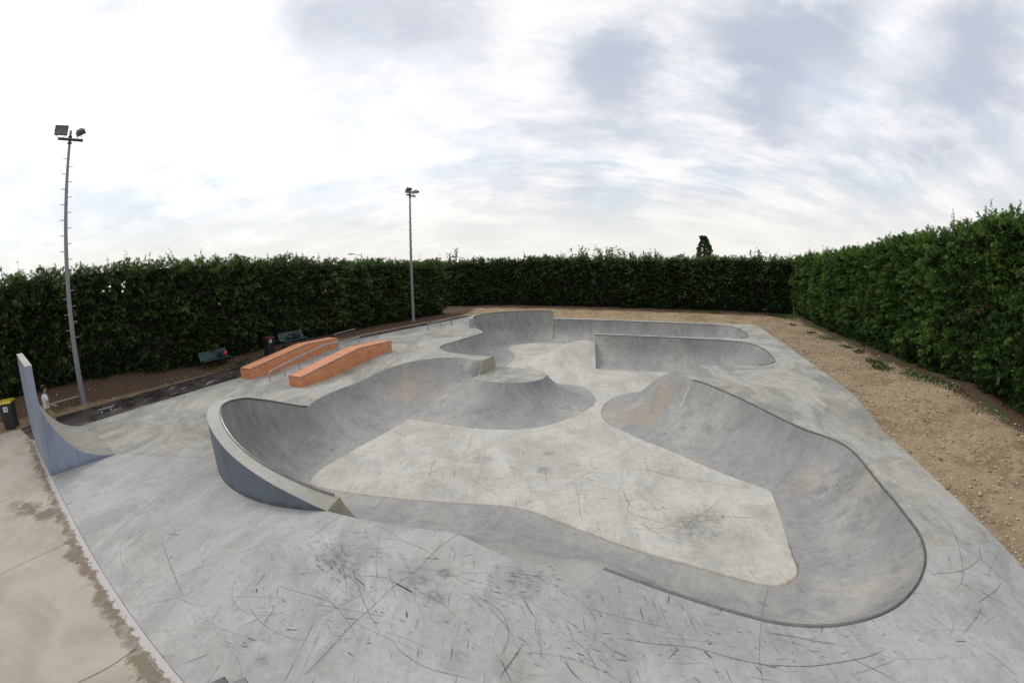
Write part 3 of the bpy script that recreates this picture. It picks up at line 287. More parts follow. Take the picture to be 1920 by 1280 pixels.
[4.34, -0.24], [4.1, -1.05], [3.75, -0.14], [4.0, -0.96], [4.22, -0.34], [3.83, -1.13], [4.37, -0.57], [4.11, -0.98], [4.11, -0.98], [4.02, -0.51], [4.46, -0.22], [3.68, -0.33],
[4.4, -0.26], [4.55, -0.58], [3.64, -1.14], [3.62, -0.31], [4.17, -0.7], [3.68, -0.99], [4.0, -0.92], [4.52, -0.36], [4.29, -0.12], [3.98, -0.74], [3.52, -0.58], [4.59, -0.17],
[4.18, -0.63], [3.93, -0.68], [3.61, -1.22], [3.51, -0.63], [3.73, -0.42], [3.72, -0.51], [3.75, -1.36], [3.75, -0.15], [4.05, 0.1], [3.83, -0.52], [3.89, -1.13], [3.84, -1.27],
[4.36, -1.23], [3.78, -1.29], [4.2, -0.89], [3.49, -0.99], [4.41, 0.0], [4.29, -1.01], [4.33, -0.46], [3.61, -0.74], [3.62, -0.27], [3.74, -0.25], [3.94, -0.61], [3.93, -0.03],
[3.82, -0.91], [4.52, -0.33], [4.16, -0.77], [3.87, -0.11], [3.87, -0.01], [3.99, -0.15], [3.67, -1.01], [3.62, -1.18], [3.64, -1.12], [4.47, -0.01], [4.29, -1.24], [4.15, -0.44],
[4.47, -0.19], [4.63, -0.47], [4.05, 0.08], [4.15, -0.41], [3.86, -1.22], [4.35, 0.1], [3.63, -0.66], [3.76, -1.35], [4.46, -1.07], [3.53, -0.56], [3.87, -1.18], [3.87, -0.67],
[4.64, -0.31], [10.35, -3.58], [8.19, -5.29], [10.79, -3.4], [11.26, -5.59], [8.61, -5.86], [10.23, -5.11], [8.42, -4.67], [8.63, -4.79], [9.42, -6.05], [8.44, -4.64], [9.88,
-5.12], [9.37, -6.76], [9.68, -5.49], [10.11, -6.17], [9.37, -3.45], [11.29, -5.11], [8.68, -6.67], [8.78, -4.52], [10.33, -5.02], [9.28, -3.54], [9.94, -5.99], [9.69, -4.57],
[9.34, -5.59], [10.97, -5.76], [9.7, -6.27], [9.25, -5.03], [8.73, -4.48], [10.16, -4.24], [9.16, -5.55], [9.23, -4.82], [9.47, -4.6], [8.85, -4.23], [8.39, -5.74], [8.53, -6.67],
[10.87, -4.07], [10.62, -3.88], [10.5, -6.24], [9.13, -5.0], [10.02, -4.99], [9.35, -4.98], [8.17, 3.55], [8.62, 3.56], [8.28, 3.3], [9.15, 3.85], [8.41, 3.6], [8.05, 3.67], [8.41,
3.61], [8.04, 3.71], [7.91, 3.24], [8.43, 3.24], [7.88, 3.47], [8.64, 3.84], [7.65, 3.24], [8.3, 3.86], [8.78, 3.95], [8.31, 3.23], [8.12, 3.38], [7.76, 3.45], [9.09, 3.84], [8.05,
3.67], [14.38, -1.4], [15.76, -2.02], [14.09, -1.81], [15.57, -2.51], [16.08, -2.34], [16.71, -2.18], [14.87, -2.98], [16.04, -1.67], [15.96, -1.32], [14.5, -1.38], [14.95, -2.58],
[15.85, -1.19], [15.81, -1.56], [15.8, -1.66], [14.61, -2.42], [15.45, -2.48], [16.33, -2.3], [15.5, -0.88], [13.77, -1.84], [15.6, -2.29], [14.17, -1.07], [15.85, -1.12], [15.49,
-2.21], [14.68, -1.96], [14.6, -1.62], [13.65, -1.85], [14.65, -1.04], [14.36, -1.64], [15.12, -2.99], [15.62, -2.18], [26.37, -9.09], [27.47, -9.56], [26.39, -9.74], [27.36,
-9.53], [28.18, -10.08], [26.57, -10.29], [27.68, -9.71], [26.87, -9.83], [26.27, -10.06], [26.13, -10.09], [18.0, 3.27], [17.44, 2.94], [17.95, 1.88], [16.86, 1.93], [18.05,
2.97], [17.05, 1.16], [18.02, 2.37], [17.27, 1.5], [17.29, 2.35], [18.07, 1.86], [17.17, 1.2], [16.54, 1.48], [16.8, 1.28], [16.84, 2.88], [7.57, -2.21], [7.11, -2.09], [7.66,
-2.72], [6.05, -1.86], [7.81, -2.05], [8.08, -2.41], [7.85, -1.87], [6.04, -1.67], [7.16, -1.92], [7.87, -2.66], [7.09, -2.54], [7.47, -2.13], [7.03, -1.93], [7.39, -2.19], [7.58,
-2.2], [7.61, -2.29], [7.67, -2.5], [7.97, -1.58], [7.4, -2.55], [7.24, -2.09], [1.72, -7.95], [2.68, -7.99], [1.77, -9.34], [3.26, -7.9], [3.37, -9.72], [2.77, -8.4], [2.52,
-7.92], [1.83, -7.74], [1.91, -9.62], [2.69, -8.3], [2.68, -7.87], [1.98, -8.81], [1.58, -8.4], [2.76, -7.33], [2.43, -9.38], [3.46, -5.16], [3.91, -4.51], [4.24, -4.37], [4.17,
-4.92], [3.98, -5.67], [3.69, -4.46], [3.78, -5.52], [3.62, -5.12], [4.2, -4.81], [4.28, -5.97], [3.36, -5.85], [3.77, -5.45], [4.16, -4.61], [3.97, -4.62], [3.54, -5.24], [4.0,
-4.67], [4.18, -5.82], [4.16, -5.91], [3.84, -4.88], [3.95, -5.17], [4.21, -5.36], [4.26, -4.52], [3.75, -4.49], [4.22, -4.31], [3.5, -5.56], [4.11, -5.13], [3.52, -4.9], [4.56,
-5.53], [3.57, -5.66], [3.57, -6.08], [4.63, -5.32], [4.33, -5.26], [3.49, -4.62], [3.84, -5.48], [4.09, -5.96], [3.85, -4.8], [3.77, -5.31], [4.16, -4.77], [3.42, -5.54], [4.66,
-5.45], [3.89, -4.77], [4.45, -5.7], [3.9, -4.6], [3.7, -5.28], [4.48, -5.67], [3.53, -5.18], [3.86, -5.39], [3.7, -5.79], [4.56, -5.22], [3.79, -6.02], [3.72, -4.44], [3.7,
-4.76], [3.41, -4.76], [4.62, -5.33], [4.17, -5.61], [4.18, -5.07], [4.24, -5.85], [3.72, -5.56], [3.55, -5.74], [4.48, -4.56], [4.87, 0.89], [4.81, 0.47], [4.79, 0.63], [4.92,
0.58], [4.79, 0.58], [4.88, 0.8], [5.04, 0.58], [4.82, 0.29], [6.22, 1.19], [4.83, 1.07], [6.02, 1.51], [4.83, 1.32], [4.78, 1.02], [6.26, 1.26], [5.06, 0.82], [4.98, 0.95], [5.02,
0.68], [4.79, 0.63], [4.97, 0.61], [4.71, 0.75], [5.05, 0.48], [5.04, 0.56], [4.76, 0.33], [4.91, 0.64], [4.84, 0.67], [6.22, 1.7], [4.99, 0.45], [4.8, 0.51], [4.7, 0.83], [6.19,
1.32], [5.9, 1.53], [4.74, 0.54], [4.82, 0.81], [4.78, 0.66], [4.98, 0.59], [6.28, 1.2], [5.06, 0.84], [4.81, 1.16], [4.87, 0.88], [4.83, 0.77], [5.0, 0.86], [6.08, 1.75], [4.92,
1.22], [6.26, 1.28], [6.28, 1.17], [4.94, 0.34], [6.14, 1.78], [4.99, 0.42], [4.96, 0.74], [4.92, 0.5]],
'dark': 
[[4.48, -4.64, 0.5, 0.6], [4.47, -3.08, 0.12, 1], [4.78, -2.83, 0.16, 1], [4.24, -2.78, 0.12, 0.8], [4.18, -2.66, 0.2, 0.7], [2.01, -4.06, 0.14, 1.0], [4.48, -3.27, 0.6, 0.5],
[5.08, -1.73, 0.5, 0.4], [4.2, -4.41, 0.5, 0.4], [3.21, -1.94, 0.25, 0.6], [8.9, 1.1, 0.9, 0.6], [9.63, 1.51, 0.5, 0.5], [9.22, 0.98, 0.35, 0.6], [8.76, 2.2, 0.5, 0.4], [11.27,
-4.99, 0.45, 0.55], [11.09, -3.02, 0.28, 0.7], [12.22, -3.2, 0.2, 0.8], [4.29, 0.15, 0.8, 0.3], [4.39, 2.01, 0.4, 0.4], [4.9, -0.68, 0.6, 0.3], [9.9, 4.69, 0.8, 0.5], [8.46, 4.96,
0.7, 0.5], [10.08, 5.12, 0.6, 0.4], [13.64, 2.94, 1.0, 0.3], [14.97, -6.0, 0.8, 0.5], [15.42, -5.5, 0.5, 0.3], [7.67, -10.86, 1.0, 0.4], [25.67, -1.7, 1.5, 0.4], [25.82, 1.26, 0.9,
0.35], [25.48, 4.34, 0.8, 0.3], [16.97, 0.29, 1.2, 0.4], [12.23, -9.76, 0.8, 0.2], [32.23, -10.08, 1.5, 0.5], [6.97, -10.17, 0.6, 0.3], [28.54, -8.19, 1.2, 0.5], [22.48, -0.59,
1.6, 0.35], [6.1, -12.97, 1.0, 0.3], [7.07, -12.19, 1.0, 0.3]],
'ochre': 
[[16.33, -1.17, 0.8, 0.9], [15.52, -0.6, 0.7, 1], [16.13, -0.05, 0.6, 0.9], [17.48, -1.82, 0.5, 0.6], [16.49, 0.32, 0.5, 0.7], [7.04, 2.99, 0.18, 1.0], [12.22, -3.2, 0.3, 0.6],
[15.86, -9.81, 1.6, 0.35], [15.18, -10.2, 1.0, 0.3], [6.3, -12.6, 1.5, 0.3], [11.09, 4.18, 0.8, 0.25]],
'wet': 
[[0.86, -12.0, 0.5, 1], [1.2, -11.25, 0.4, 1], [0.51, -12.56, 0.4, 0.8], [1.2, -8.89, 0.35, 1], [1.25, -8.22, 0.3, 1], [1.12, -7.14, 0.3, 1], [1.15, -6.65, 0.28, 1], [0.96, -5.28,
0.35, 1], [0.95, -4.98, 0.35, 1], [0.89, -5.54, 0.2, 1], [2.13, -16.11, 0.4, 0.7], [1.92, -14.81, 0.3, 0.8]],
'skyd': 
[[-0.408, 0.755, 0.513, 0.2, 1], [-0.271, 0.83, 0.487, 0.26, 1], [-0.141, 0.838, 0.527, 0.2, 0.7], [0.251, 0.863, 0.439, 0.18, 0.7], [0.45, 0.754, 0.479, 0.24, 0.9], [0.565, 0.708,
0.423, 0.22, 1], [0.632, 0.594, 0.499, 0.15, 0.8], [0.782, 0.491, 0.385, 0.2, 0.9], [0.794, 0.418, 0.441, 0.2, 0.7], [0.705, 0.522, 0.48, 0.1, 0.4], [0.198, 0.886, 0.419, 0.16,
0.6], [0.754, 0.627, 0.198, 0.12, 0.6], [0.169, 0.974, 0.15, 0.08, 0.6], [0.261, 0.956, 0.132, 0.08, 0.5]],
'skyb': 
[[-0.81, 0.439, 0.389, 0.44, 1], [-0.65, 0.635, 0.417, 0.42, 0.9], [-0.429, 0.832, 0.351, 0.45, 0.7], [0.628, 0.7, 0.341, 0.13, 0.35], [0.704, 0.545, 0.455, 0.12, 0.6], [-0.176,
0.936, 0.305, 0.3, 0.4]],
'skyc': 
[[-0.859, 0.498, 0.122, 0.35, 1.2], [-0.73, 0.667, 0.148, 0.25, 1.1], [-0.563, 0.823, 0.081, 0.35, 0.9], [-0.381, 0.903, 0.196, 0.16, 0.5], [0.169, 0.972, 0.162, 0.14, 0.8],
[0.261, 0.957, 0.126, 0.12, 0.9], [0.711, 0.681, 0.176, 0.12, 0.7], [0.447, 0.884, 0.139, 0.15, 0.4], [-0.299, 0.949, 0.101, 0.2, 0.4]],
'panel': 
[[16.2, 1.22], [16.09, 1.1], [15.86, 0.95], [15.51, 0.77]],
'panel2': 
[[16.01, 0.18], [15.77, 0.35], [15.52, 0.56], [15.39, 0.75]]}
# ---------------------------------------------------------------- node helper
class NG:
    def __init__(s,tree): s.t=tree; s.t.nodes.clear(); s.tc=None
    def n(s,kind,**kw):
        nd=s.t.nodes.new(kind)
        for k,v in kw.items(): setattr(nd,k,v)
        return nd
    def put(s,sock,v):
        if isinstance(v,bpy.types.NodeSocket): s.t.links.new(v,sock)
        elif isinstance(v,(tuple,list)) and len(v)==3 and sock.type=='RGBA': sock.default_value=(*v,1)
        else: sock.default_value=v
    def m(s,op,a,b=0.0,c=None,clamp=False):
        nd=s.n('ShaderNodeMath',operation=op,use_clamp=clamp); s.put(nd.inputs[0],a); s.put(nd.inputs[1],b)
        if c is not None: s.put(nd.inputs[2],c)
        return nd.outputs[0]
    def add(s,a,b): return s.m('ADD',a,b)
    def mul(s,a,b): return s.m('MULTIPLY',a,b)
    def vm(s,op,a,b=(0,0,0)):
        nd=s.n('ShaderNodeVectorMath',operation=op); s.put(nd.inputs[0],a)
        if op=='SCALE': s.put(nd.inputs['Scale'],b)
        else: s.put(nd.inputs[1],b)
        return nd.outputs['Value'] if op in('DOT_PRODUCT','LENGTH','DISTANCE') else nd.outputs[0]
    def mr(s,v,a,b,c=0.0,d=1.0,smooth=True):
        nd=s.n('ShaderNodeMapRange',interpolation_type='SMOOTHSTEP' if smooth else 'LINEAR'); 
        for i,q in enumerate((v,a,b,c,d)): s.put(nd.inputs[i],q)
        return nd.outputs[0]
    def mix(s,f,a,b,mode='MIX'):
        nd=s.n('ShaderNodeMix',data_type='RGBA',blend_type=mode,clamp_factor=True); s.put(nd.inputs[0],f); s.put(nd.inputs[6],a); s.put(nd.inputs[7],b); return nd.outputs[2]
    def noise(s,vec,scale=1.0,detail=4.0,rough=.55,dist=0.0,out=0):
        nd=s.n('ShaderNodeTexNoise'); s.put(nd.inputs['Vector'],vec); nd.inputs['Scale'].default_value=scale; nd.inputs['Detail'].default_value=detail; nd.inputs['Roughness'].default_value=rough; nd.inputs['Distortion'].default_value=dist; return nd.outputs[out]
    def vor(s,vec,scale,feature='F1',rnd=1.0,out=0):
        nd=s.n('ShaderNodeTexVoronoi',feature=feature); s.put(nd.inputs['Vector'],vec); nd.inputs['Scale'].default_value=scale; nd.inputs['Randomness'].default_value=rnd; return nd.outputs[out]
    def map(s,vec,rot=(0,0,0),scale=(1,1,1),loc=(0,0,0)):
        nd=s.n('ShaderNodeMapping'); s.put(nd.inputs[0],vec); nd.inputs['Rotation'].default_value=rot; nd.inputs['Scale'].default_value=scale; nd.inputs['Location'].default_value=loc; return nd.outputs[0]
    def pos(s):
        if s.tc is None: s.tc=s.n('ShaderNodeNewGeometry').outputs['Position']
        return s.tc
    def sep(s,v):
        nd=s.n('ShaderNodeSeparateXYZ'); s.put(nd.inputs[0],v); return nd.outputs
    def bsdf(s,color,rough=.8,bump=None,bstr=.3,bdist=.02,metal=0.0,spec=.5,sss=None):
        b=s.n('ShaderNodeBsdfPrincipled'); s.put(b.inputs['Base Color'],color); s.put(b.inputs['Roughness'],rough); b.inputs['Metallic'].default_value=metal; b.inputs['Specular IOR Level'].default_value=spec
        if bump is not None:
            bn=s.n('ShaderNodeBump'); bn.inputs['Strength'].default_value=bstr; bn.inputs['Distance'].default_value=bdist; s.put(bn.inputs['Height'],bump); s.t.links.new(bn.outputs[0],b.inputs['Normal'])
        return b.outputs[0]
    def out(s,sh):
        o=s.n('ShaderNodeOutputMaterial'); s.t.links.new(sh,o.inputs[0])
def new_mat(name):
    m=bpy.data.materials.new(name); m.use_nodes=True; return m,NG(m.node_tree)
# ---------------------------------------------------------------- sky
w=bpy.data.worlds.new('World'); sc.world=w; w.use_nodes=True
g=NG(w.node_tree)
d=g.vm('NORMALIZE',g.n('ShaderNodeTexCoord').outputs['Generated'])
sx,sy,sz=g.sep(d)
nz=g.m('MAXIMUM',sz,0.0)
den=g.m('DIVIDE',1.0,g.add(nz,.30))
cm=g.n('ShaderNodeCombineXYZ'); g.put(cm.inputs[0],g.mul(sx,den)); g.put(cm.inputs[1],g.mul(sy,den)); g.put(cm.inputs[2],0.0)
pv=cm.outputs[0]
sky=g.n('ShaderNodeTexSky'); sky.sky_type='NISHITA'; sky.sun_disc=False; sky.sun_elevation=SUN_EL; sky.sun_rotation=SUN_AZ; sky.air_density=1.0; sky.dust_density=1.5
wob=g.noise(pv,2.6,7,.6)
def blobs(lst):
    tot=0.0
    for x,y,z,rad,amt in lst:
        dd=g.add(g.vm('DISTANCE',d,(x,y,z)),g.mul(g.m('SUBTRACT',wob,.5),rad*1.6)); tot=g.add(tot,g.mr(dd,rad,rad*.15,0.0,amt))
    return tot
warp=g.noise(pv,1.4,3,.5,out=1)
pw=g.vm('ADD',pv,g.vm('SCALE',warp,.16))
st=g.map(pw,rot=(0,0,R_(-20)),scale=(.75,1.3,1))
n1=g.noise(st,1.5,10,.60,.25)
n2=g.noise(g.map(pw,rot=(0,0,R_(15)),scale=(.8,1.2,1),loc=(3,5,0)),3.6,10,.62,.15)
n3=g.noise(g.map(pw,scale=(.5,2.4,1),rot=(0,0,R_(-12)),loc=(7,1,0)),2.2,9,.62,.3)
dark=g.add(blobs(DATA['skyd']),0.0); bright=blobs(DATA['skyb']); blue=blobs(DATA['skyc'])
dm=g.add(g.mul(n1,.75),g.mul(n2,.38))
dk=g.mul(g.mr(g.add(dm,g.mul(dark,.27)),.52,.98),g.m('SUBTRACT',1.0,g.mul(bright,.75),clamp=True))
lay=g.noise(g.map(pw,rot=(0,0,R_(-14)),scale=(.7,1.5,1),loc=(2,9,0)),2.1,10,.62,.1)
base=g.mix(g.mul(g.mr(g.add(g.mul(lay,.65),g.mul(n2,.35)),.40,.60),g.m('SUBTRACT',1.0,g.mul(bright,.8),clamp=True)),(.93,.93,.935),(.655,.695,.76))
cl=g.mix(dk,base,(.50,.54,.635))
wisps=g.mr(n2,.40,.62)

nish=g.mix(1.0,sky.outputs[0],(.11,.11,.11),'MULTIPLY')
bm=g.mul(g.mr(g.add(n3,g.mul(blue,.20)),.50,.78),g.m('SUBTRACT',1.0,g.mul(bright,.6),clamp=True))
cl=g.mix(g.mul(bm,.7),cl,g.mix(.6,nish,(.60,.72,.84)))
cl=g.mix(g.mr(sz,.24,.0,0.0,.8),cl,(.86,.835,.77))
br=g.add(1.0,g.add(g.mul(bright,.16),g.mul(g.m('SUBTRACT',n1,.5),.16)))
cl=g.mix(1.0,cl,g.n('ShaderNodeCombineColor').outputs[0],'MIX') if False else cl
sc_=g.vm('SCALE',cl,br)
bg=g.n('ShaderNodeBackground'); g.put(bg.inputs[0],sc_); bg.inputs[1].default_value=1.0
wo=g.n('ShaderNodeOutputWorld'); w.node_tree.links.new(bg.outputs[0],wo.inputs[0])
# ---------------------------------------------------------------- terrain maths
SA,CA=math.sin(math.radians(70.5)),math.cos(math.radians(70.5))
def uv2xy(u,v): return u*CA+v*SA, u*SA-v*CA
def xy2uv(x,y): return x*CA+y*SA, x*SA-y*CA
ZH,ZF,ZV=.39,-1.2,-.15
def sst(a,b,x):
    t=np.clip((x-a)/(b-a),0,1); return t*t*(3-2*t)
def zdeck(u,v):
    t=np.clip((v+12.5)/18.5,0,1); u1=13.65-1.4*t; u2=17.8-2.7*t
    return ZH*np.clip((u-u1)/(u2-u1),0,1)
def vn(u,v,s=1.0,seed=0):
    "smooth value noise -1..1"
    u=np.asarray(u,float)*s+seed*17.3; v=np.asarray(v,float)*s+seed*7.1
    i=np.floor(u).astype(int); j=np.floor(v).astype(int); fu=u-i; fv=v-j
    h=lambda a,b: (np.sin(a*127.1+b*311.7+seed)*43758.5453)%1.0
    fu=fu*fu*(3-2*fu); fv=fv*fv*(3-2*fv)
    return 2*((h(i,j)*(1-fu)+h(i+1,j)*fu)*(1-fv)+(h(i,j+1)*(1-fu)+h(i+1,j+1)*fu)*fv)-1
def zdirt(u,v):
    u=np.asarray(u,float); v=np.asarray(v,float); z=zdeck(u,v)
    r=sst(7.6,12.0,v)*np.interp(u,[0,12,20,28,40],[.6,.7,.2,.05,0])
    l=sst(-21.0,-23.4,v)*np.interp(u,[-5,2,6,12,18],[.4,.55,.65,.3,.05])
    f=.18*sst(34,38,u)*sst(-22,-14,v)
    heap=.28*np.exp(-((u-36)/1.4)**2-((v+16.2)/2.2)**2)
    out=np.maximum.reduce([sst(7.3,8.4,v),sst(33.7,34.8,u),sst(-20.2,-21,v)])
    n=.05*vn(u,v,.9,1)+.03*vn(u,v,2.3,2)+.015*vn(u,v,5,3)
    return z+r+l+f+heap+n*out-.015*out
def segd(P,L,closed=False):
    "distance from pts P(n,2) to polyline L(m,3): dist, z at nearest"
    A=np.asarray(L,float); 
    if closed: A=np.vstack([A,A[:1]])
    best=np.full(len(P),1e9); bz=np.zeros(len(P))
    for a,b in zip(A[:-1],A[1:]):
        d=b[:2]-a[:2]; l2=d@d+1e-12
        t=np.clip(((P-a[:2])@d)/l2,0,1); q=a[:2]+t[:,None]*d; dd=np.hypot(*(P-q).T)
        m=dd<best; best[m]=dd[m]; bz[m]=(a[2]+t*(b[2]-a[2]))[m]
    return best,bz
def inpoly(P,L):
    A=np.asarray(L,float)[:,:2]; x,y=P[:,0],P[:,1]; c=np.zeros(len(P),bool)
    for (x1,y1),(x2,y2) in zip(A,np.roll(A,-1,0)):
        if y1==y2: continue
        m=((y1>y)!=(y2>y))&(x<(x2-x1)*(y-y1)/(y2-y1)+x1); c^=m
    return c
def resample(L,step,smooth=0):
    A=np.asarray(L,float)
    for _ in range(smooth):
        B=A.copy(); B[1:-1]=.5*A[1:-1]+.25*(A[:-2]+A[2:]); A=B
    s=np.r_[0,np.cumsum(np.hypot(*(A[1:,:2]-A[:-1,:2]).T))]; n=max(1,int(round(s[-1]/step)))
    t=np.linspace(0,s[-1],n+1); return np.stack([np.interp(t,s,A[:,k]) for k in range(3)],1)
def catmull(L,k=4):
    A=np.asarray(L,float); Q=np.vstack([2*A[0]-A[1],A,2*A[-1]-A[-2]]); o=[]
    for i in range(1,len(Q)-2):
        p0,p1,p2,p3=Q[i-1:i+3]
        for t in np.arange(k)/k: o.append(.5*(2*p1+(p2-p0)*t+(2*p0-5*p1+4*p2-p3)*t*t+(3*p1-p0-3*p2+p3)*t**3))
    o.append(A[-1]); return np.array(o)
def withz(L): 
    A=np.asarray(L,float)
    if A.shape[1]==2: A=np.c_[A,zdeck(A[:,0],A[:,1])]
    return A
def vcl(u): return -3.93+.20*np.clip(25.85-np.asarray(u,float),0,3)
class Park: pass
EDGE_L=[[2.35,-17.72],[8,-17.72],[13.3,-17.68]]
def make_park(D):
    K=Park()
    R=lambda n,st=.22,sm=1: resample(catmull(D[n],3),st,sm)
    dz=lambda A: np.c_[A[:,:2],zdeck(A[:,0],A[:,1])]
    K.C1=dz(R('C1',.16,1)); K.bank=dz(R('BANK',.2,0)); K.B2=dz(R('B2',.22,1)); K.P2=dz(R('P2',.2,1))
    K.lipin=R('LIPIN',.16,1); K.lipout=R('LIPOUT',.16,1); K.farin=resample(catmull(D['FAREXT'],4),.25,1)
    K.p2b=np.array([[24.95,-10.75,ZH],[25.7,-11.15,ZH],[26.6,-11.85,ZH],[26.95,-12.27,ZH]])
    K.far=withz(resample(withz([[32.75,-8.2],[32.7,3.2],[32.55,4.1],[32.1,4.9],[31.4,5.4],[30.5,5.6],[27.9,5.6],[27.2,5.45],[26.75,5.1],[26.5,4.5],[26.4,3.9],[26.35,-3.93]]),.3,1))
    K.wall=withz(resample(withz([[25.85,-3.93],[25.9,2.0],[25.8,3.6],[25.5,4.5],[25.0,5.15],[24.4,5.5],[23.6,5.6],[20.9,5.6],[20.2,5.45],[19.6,5.0],[19.2,4.3],[19.0,3.5],[18.8,1.75]]),.25,1))
    K.hipd=withz(D['HIPD'])[:,:3]
    K.face=np.array([[18.57,-7.5,ZH],[17.55,-7.62,ZH]])
    # basin loop
    C=[K.C1,K.hipd[1:-1],K.wall[::-1],K.far[::-1],K.farin[::-1],K.p2b[::-1],K.P2[::-1],K.B2[::-1],K.lipin[::-1],K.bank]
    K.basin=np.vstack(C)
    fo=lambda n,sm=1: resample(np.array(D[n]),.2,sm)
    T1=resample(catmull(D['T1'],3),.2,1); H=resample(catmull(D['HIPT'],3),.2,1)
    back=resample([[20.5,-5.5,ZF],[21.1,-6.6,ZF],[21.4,-7.6,ZF],[22.2,-8.3,ZF],[23.3,-8.6,ZF]],.25,1)
    P2T=resample(catmull(D['P2T'],2),.25,2); P2T=P2T[(P2T[:,0]>23.6)]
    right=resample([[31.1,-7.9,ZF],[30.8,-5,ZF],[30.8,1.8,ZF],[30.4,2.9,ZF],[29.5,3.6,ZF],[28.9,3.6,ZF],[28.2,3.1,ZF],[27.9,2.3,ZF],[27.9,-3.0,ZF],[27.9,-3.95,ZF],[25.87,-3.95,ZF],[23.72,-3.52,ZF],[23.75,-3.0,ZF],[23.9,0,ZF],[23.9,1.8,ZF],[23.5,3.1,ZF],[22.6,3.6,ZF],[21.8,3.5,ZF],[21.1,2.9,ZF],[20.8,2.0,ZF],[20.3,0.2,ZF],[19.6,-1.3,ZF]],.25,0)
    cl=np.abs(right[:,1]-vcl(right[:,0])+.02)<.12
    for _ in range(3):
        B=right.copy(); B[1:-1]=.5*right[1:-1]+.25*(right[:-2]+right[2:]); B[cl]=right[cl]; right=B
    K.floor=np.vstack([T1,back,P2T,right,H]); ia=np.argmin(np.hypot(right[:,0]-27.9,right[:,1]+3.95)); ib=np.argmin(np.hypot(right[:,0]-23.72,right[:,1]+3.52)); K.toes=[np.vstack([T1,back,P2T,right[:ia+1]]),np.vstack([right[ib:],H,T1[:1]])]; K.cliff=np.array([[a,float(vcl(np.array([a]))[0])] for a in (27.9,26.9,26.35,25.85,25.3,24.8,24.3,23.72)]); K.T1=T1; K.H=H; K.P2T=P2T; K.right=right
    K.plat=np.vstack([[[16.44,-7.60,ZV]],resample(catmull([[16.44,-7.6,ZV],[16.2,-7.0,ZV],[16.12,-6.3,ZV],[16.32,-5.5,ZV],[16.75,-4.95,ZV],[17.4,-4.72,ZV],[18.05,-4.85,ZV],[18.5,-5.35,ZV],[18.75,-6.1,ZV],[18.76,-6.9,ZV],[18.62,-7.42,ZV]],3),.18,0)[1:]])
    K.out=np.array([[1.09,-4.6],[2.0,-13.4],[2.02,-13.62],[2.36,-17.6],*EDGE_L,[15,-17.66],[19.6,-17.65],[22.1,-17.1],[26.2,-16.4],[30.4,-15.6],[33.8,-15.25],[33.6,-8.3],[33.5,7.2],[-.1,7.2]])
    # sector of the near raised wall: lip + toe
    i0=np.argmin(np.hypot(T1[:,0]-8.9,T1[:,1]+9.2)) if False else np.argmin(np.hypot(T1[:,0]-D['SEAM'][0],T1[:,1]-D['SEAM'][1]))
    j0=np.argmin(np.hypot(H[:,0]-D['SEAM2'][0],H[:,1]-D['SEAM2'][1]))
    K.sec=np.vstack([K.lipin,T1[:i0+1][::-1],H[j0:][::-1]]); K.seam=np.array([K.lipin[-1][:2],T1[i0][:2]]); K.seam2=np.array([K.lipin[0][:2],H[j0][:2]])
    k0=np.argmin(np.hypot(P2T[:,0]-28.4,P2T[:,1]+10.4))
    K.fsec=np.vstack([K.farin[::-1],P2T[k0:],[[31.1,-7.9,ZF]]]); K.fseam=np.array([[26.95,-12.27],P2T[k0][:2]]); K.fseam2=np.array([[32.75,-8.2],[31.1,-7.9]])
    K.topmain=[K.C1,K.hipd,K.wall,K.far,K.p2b,K.P2,K.B2,K.bank]
    return K
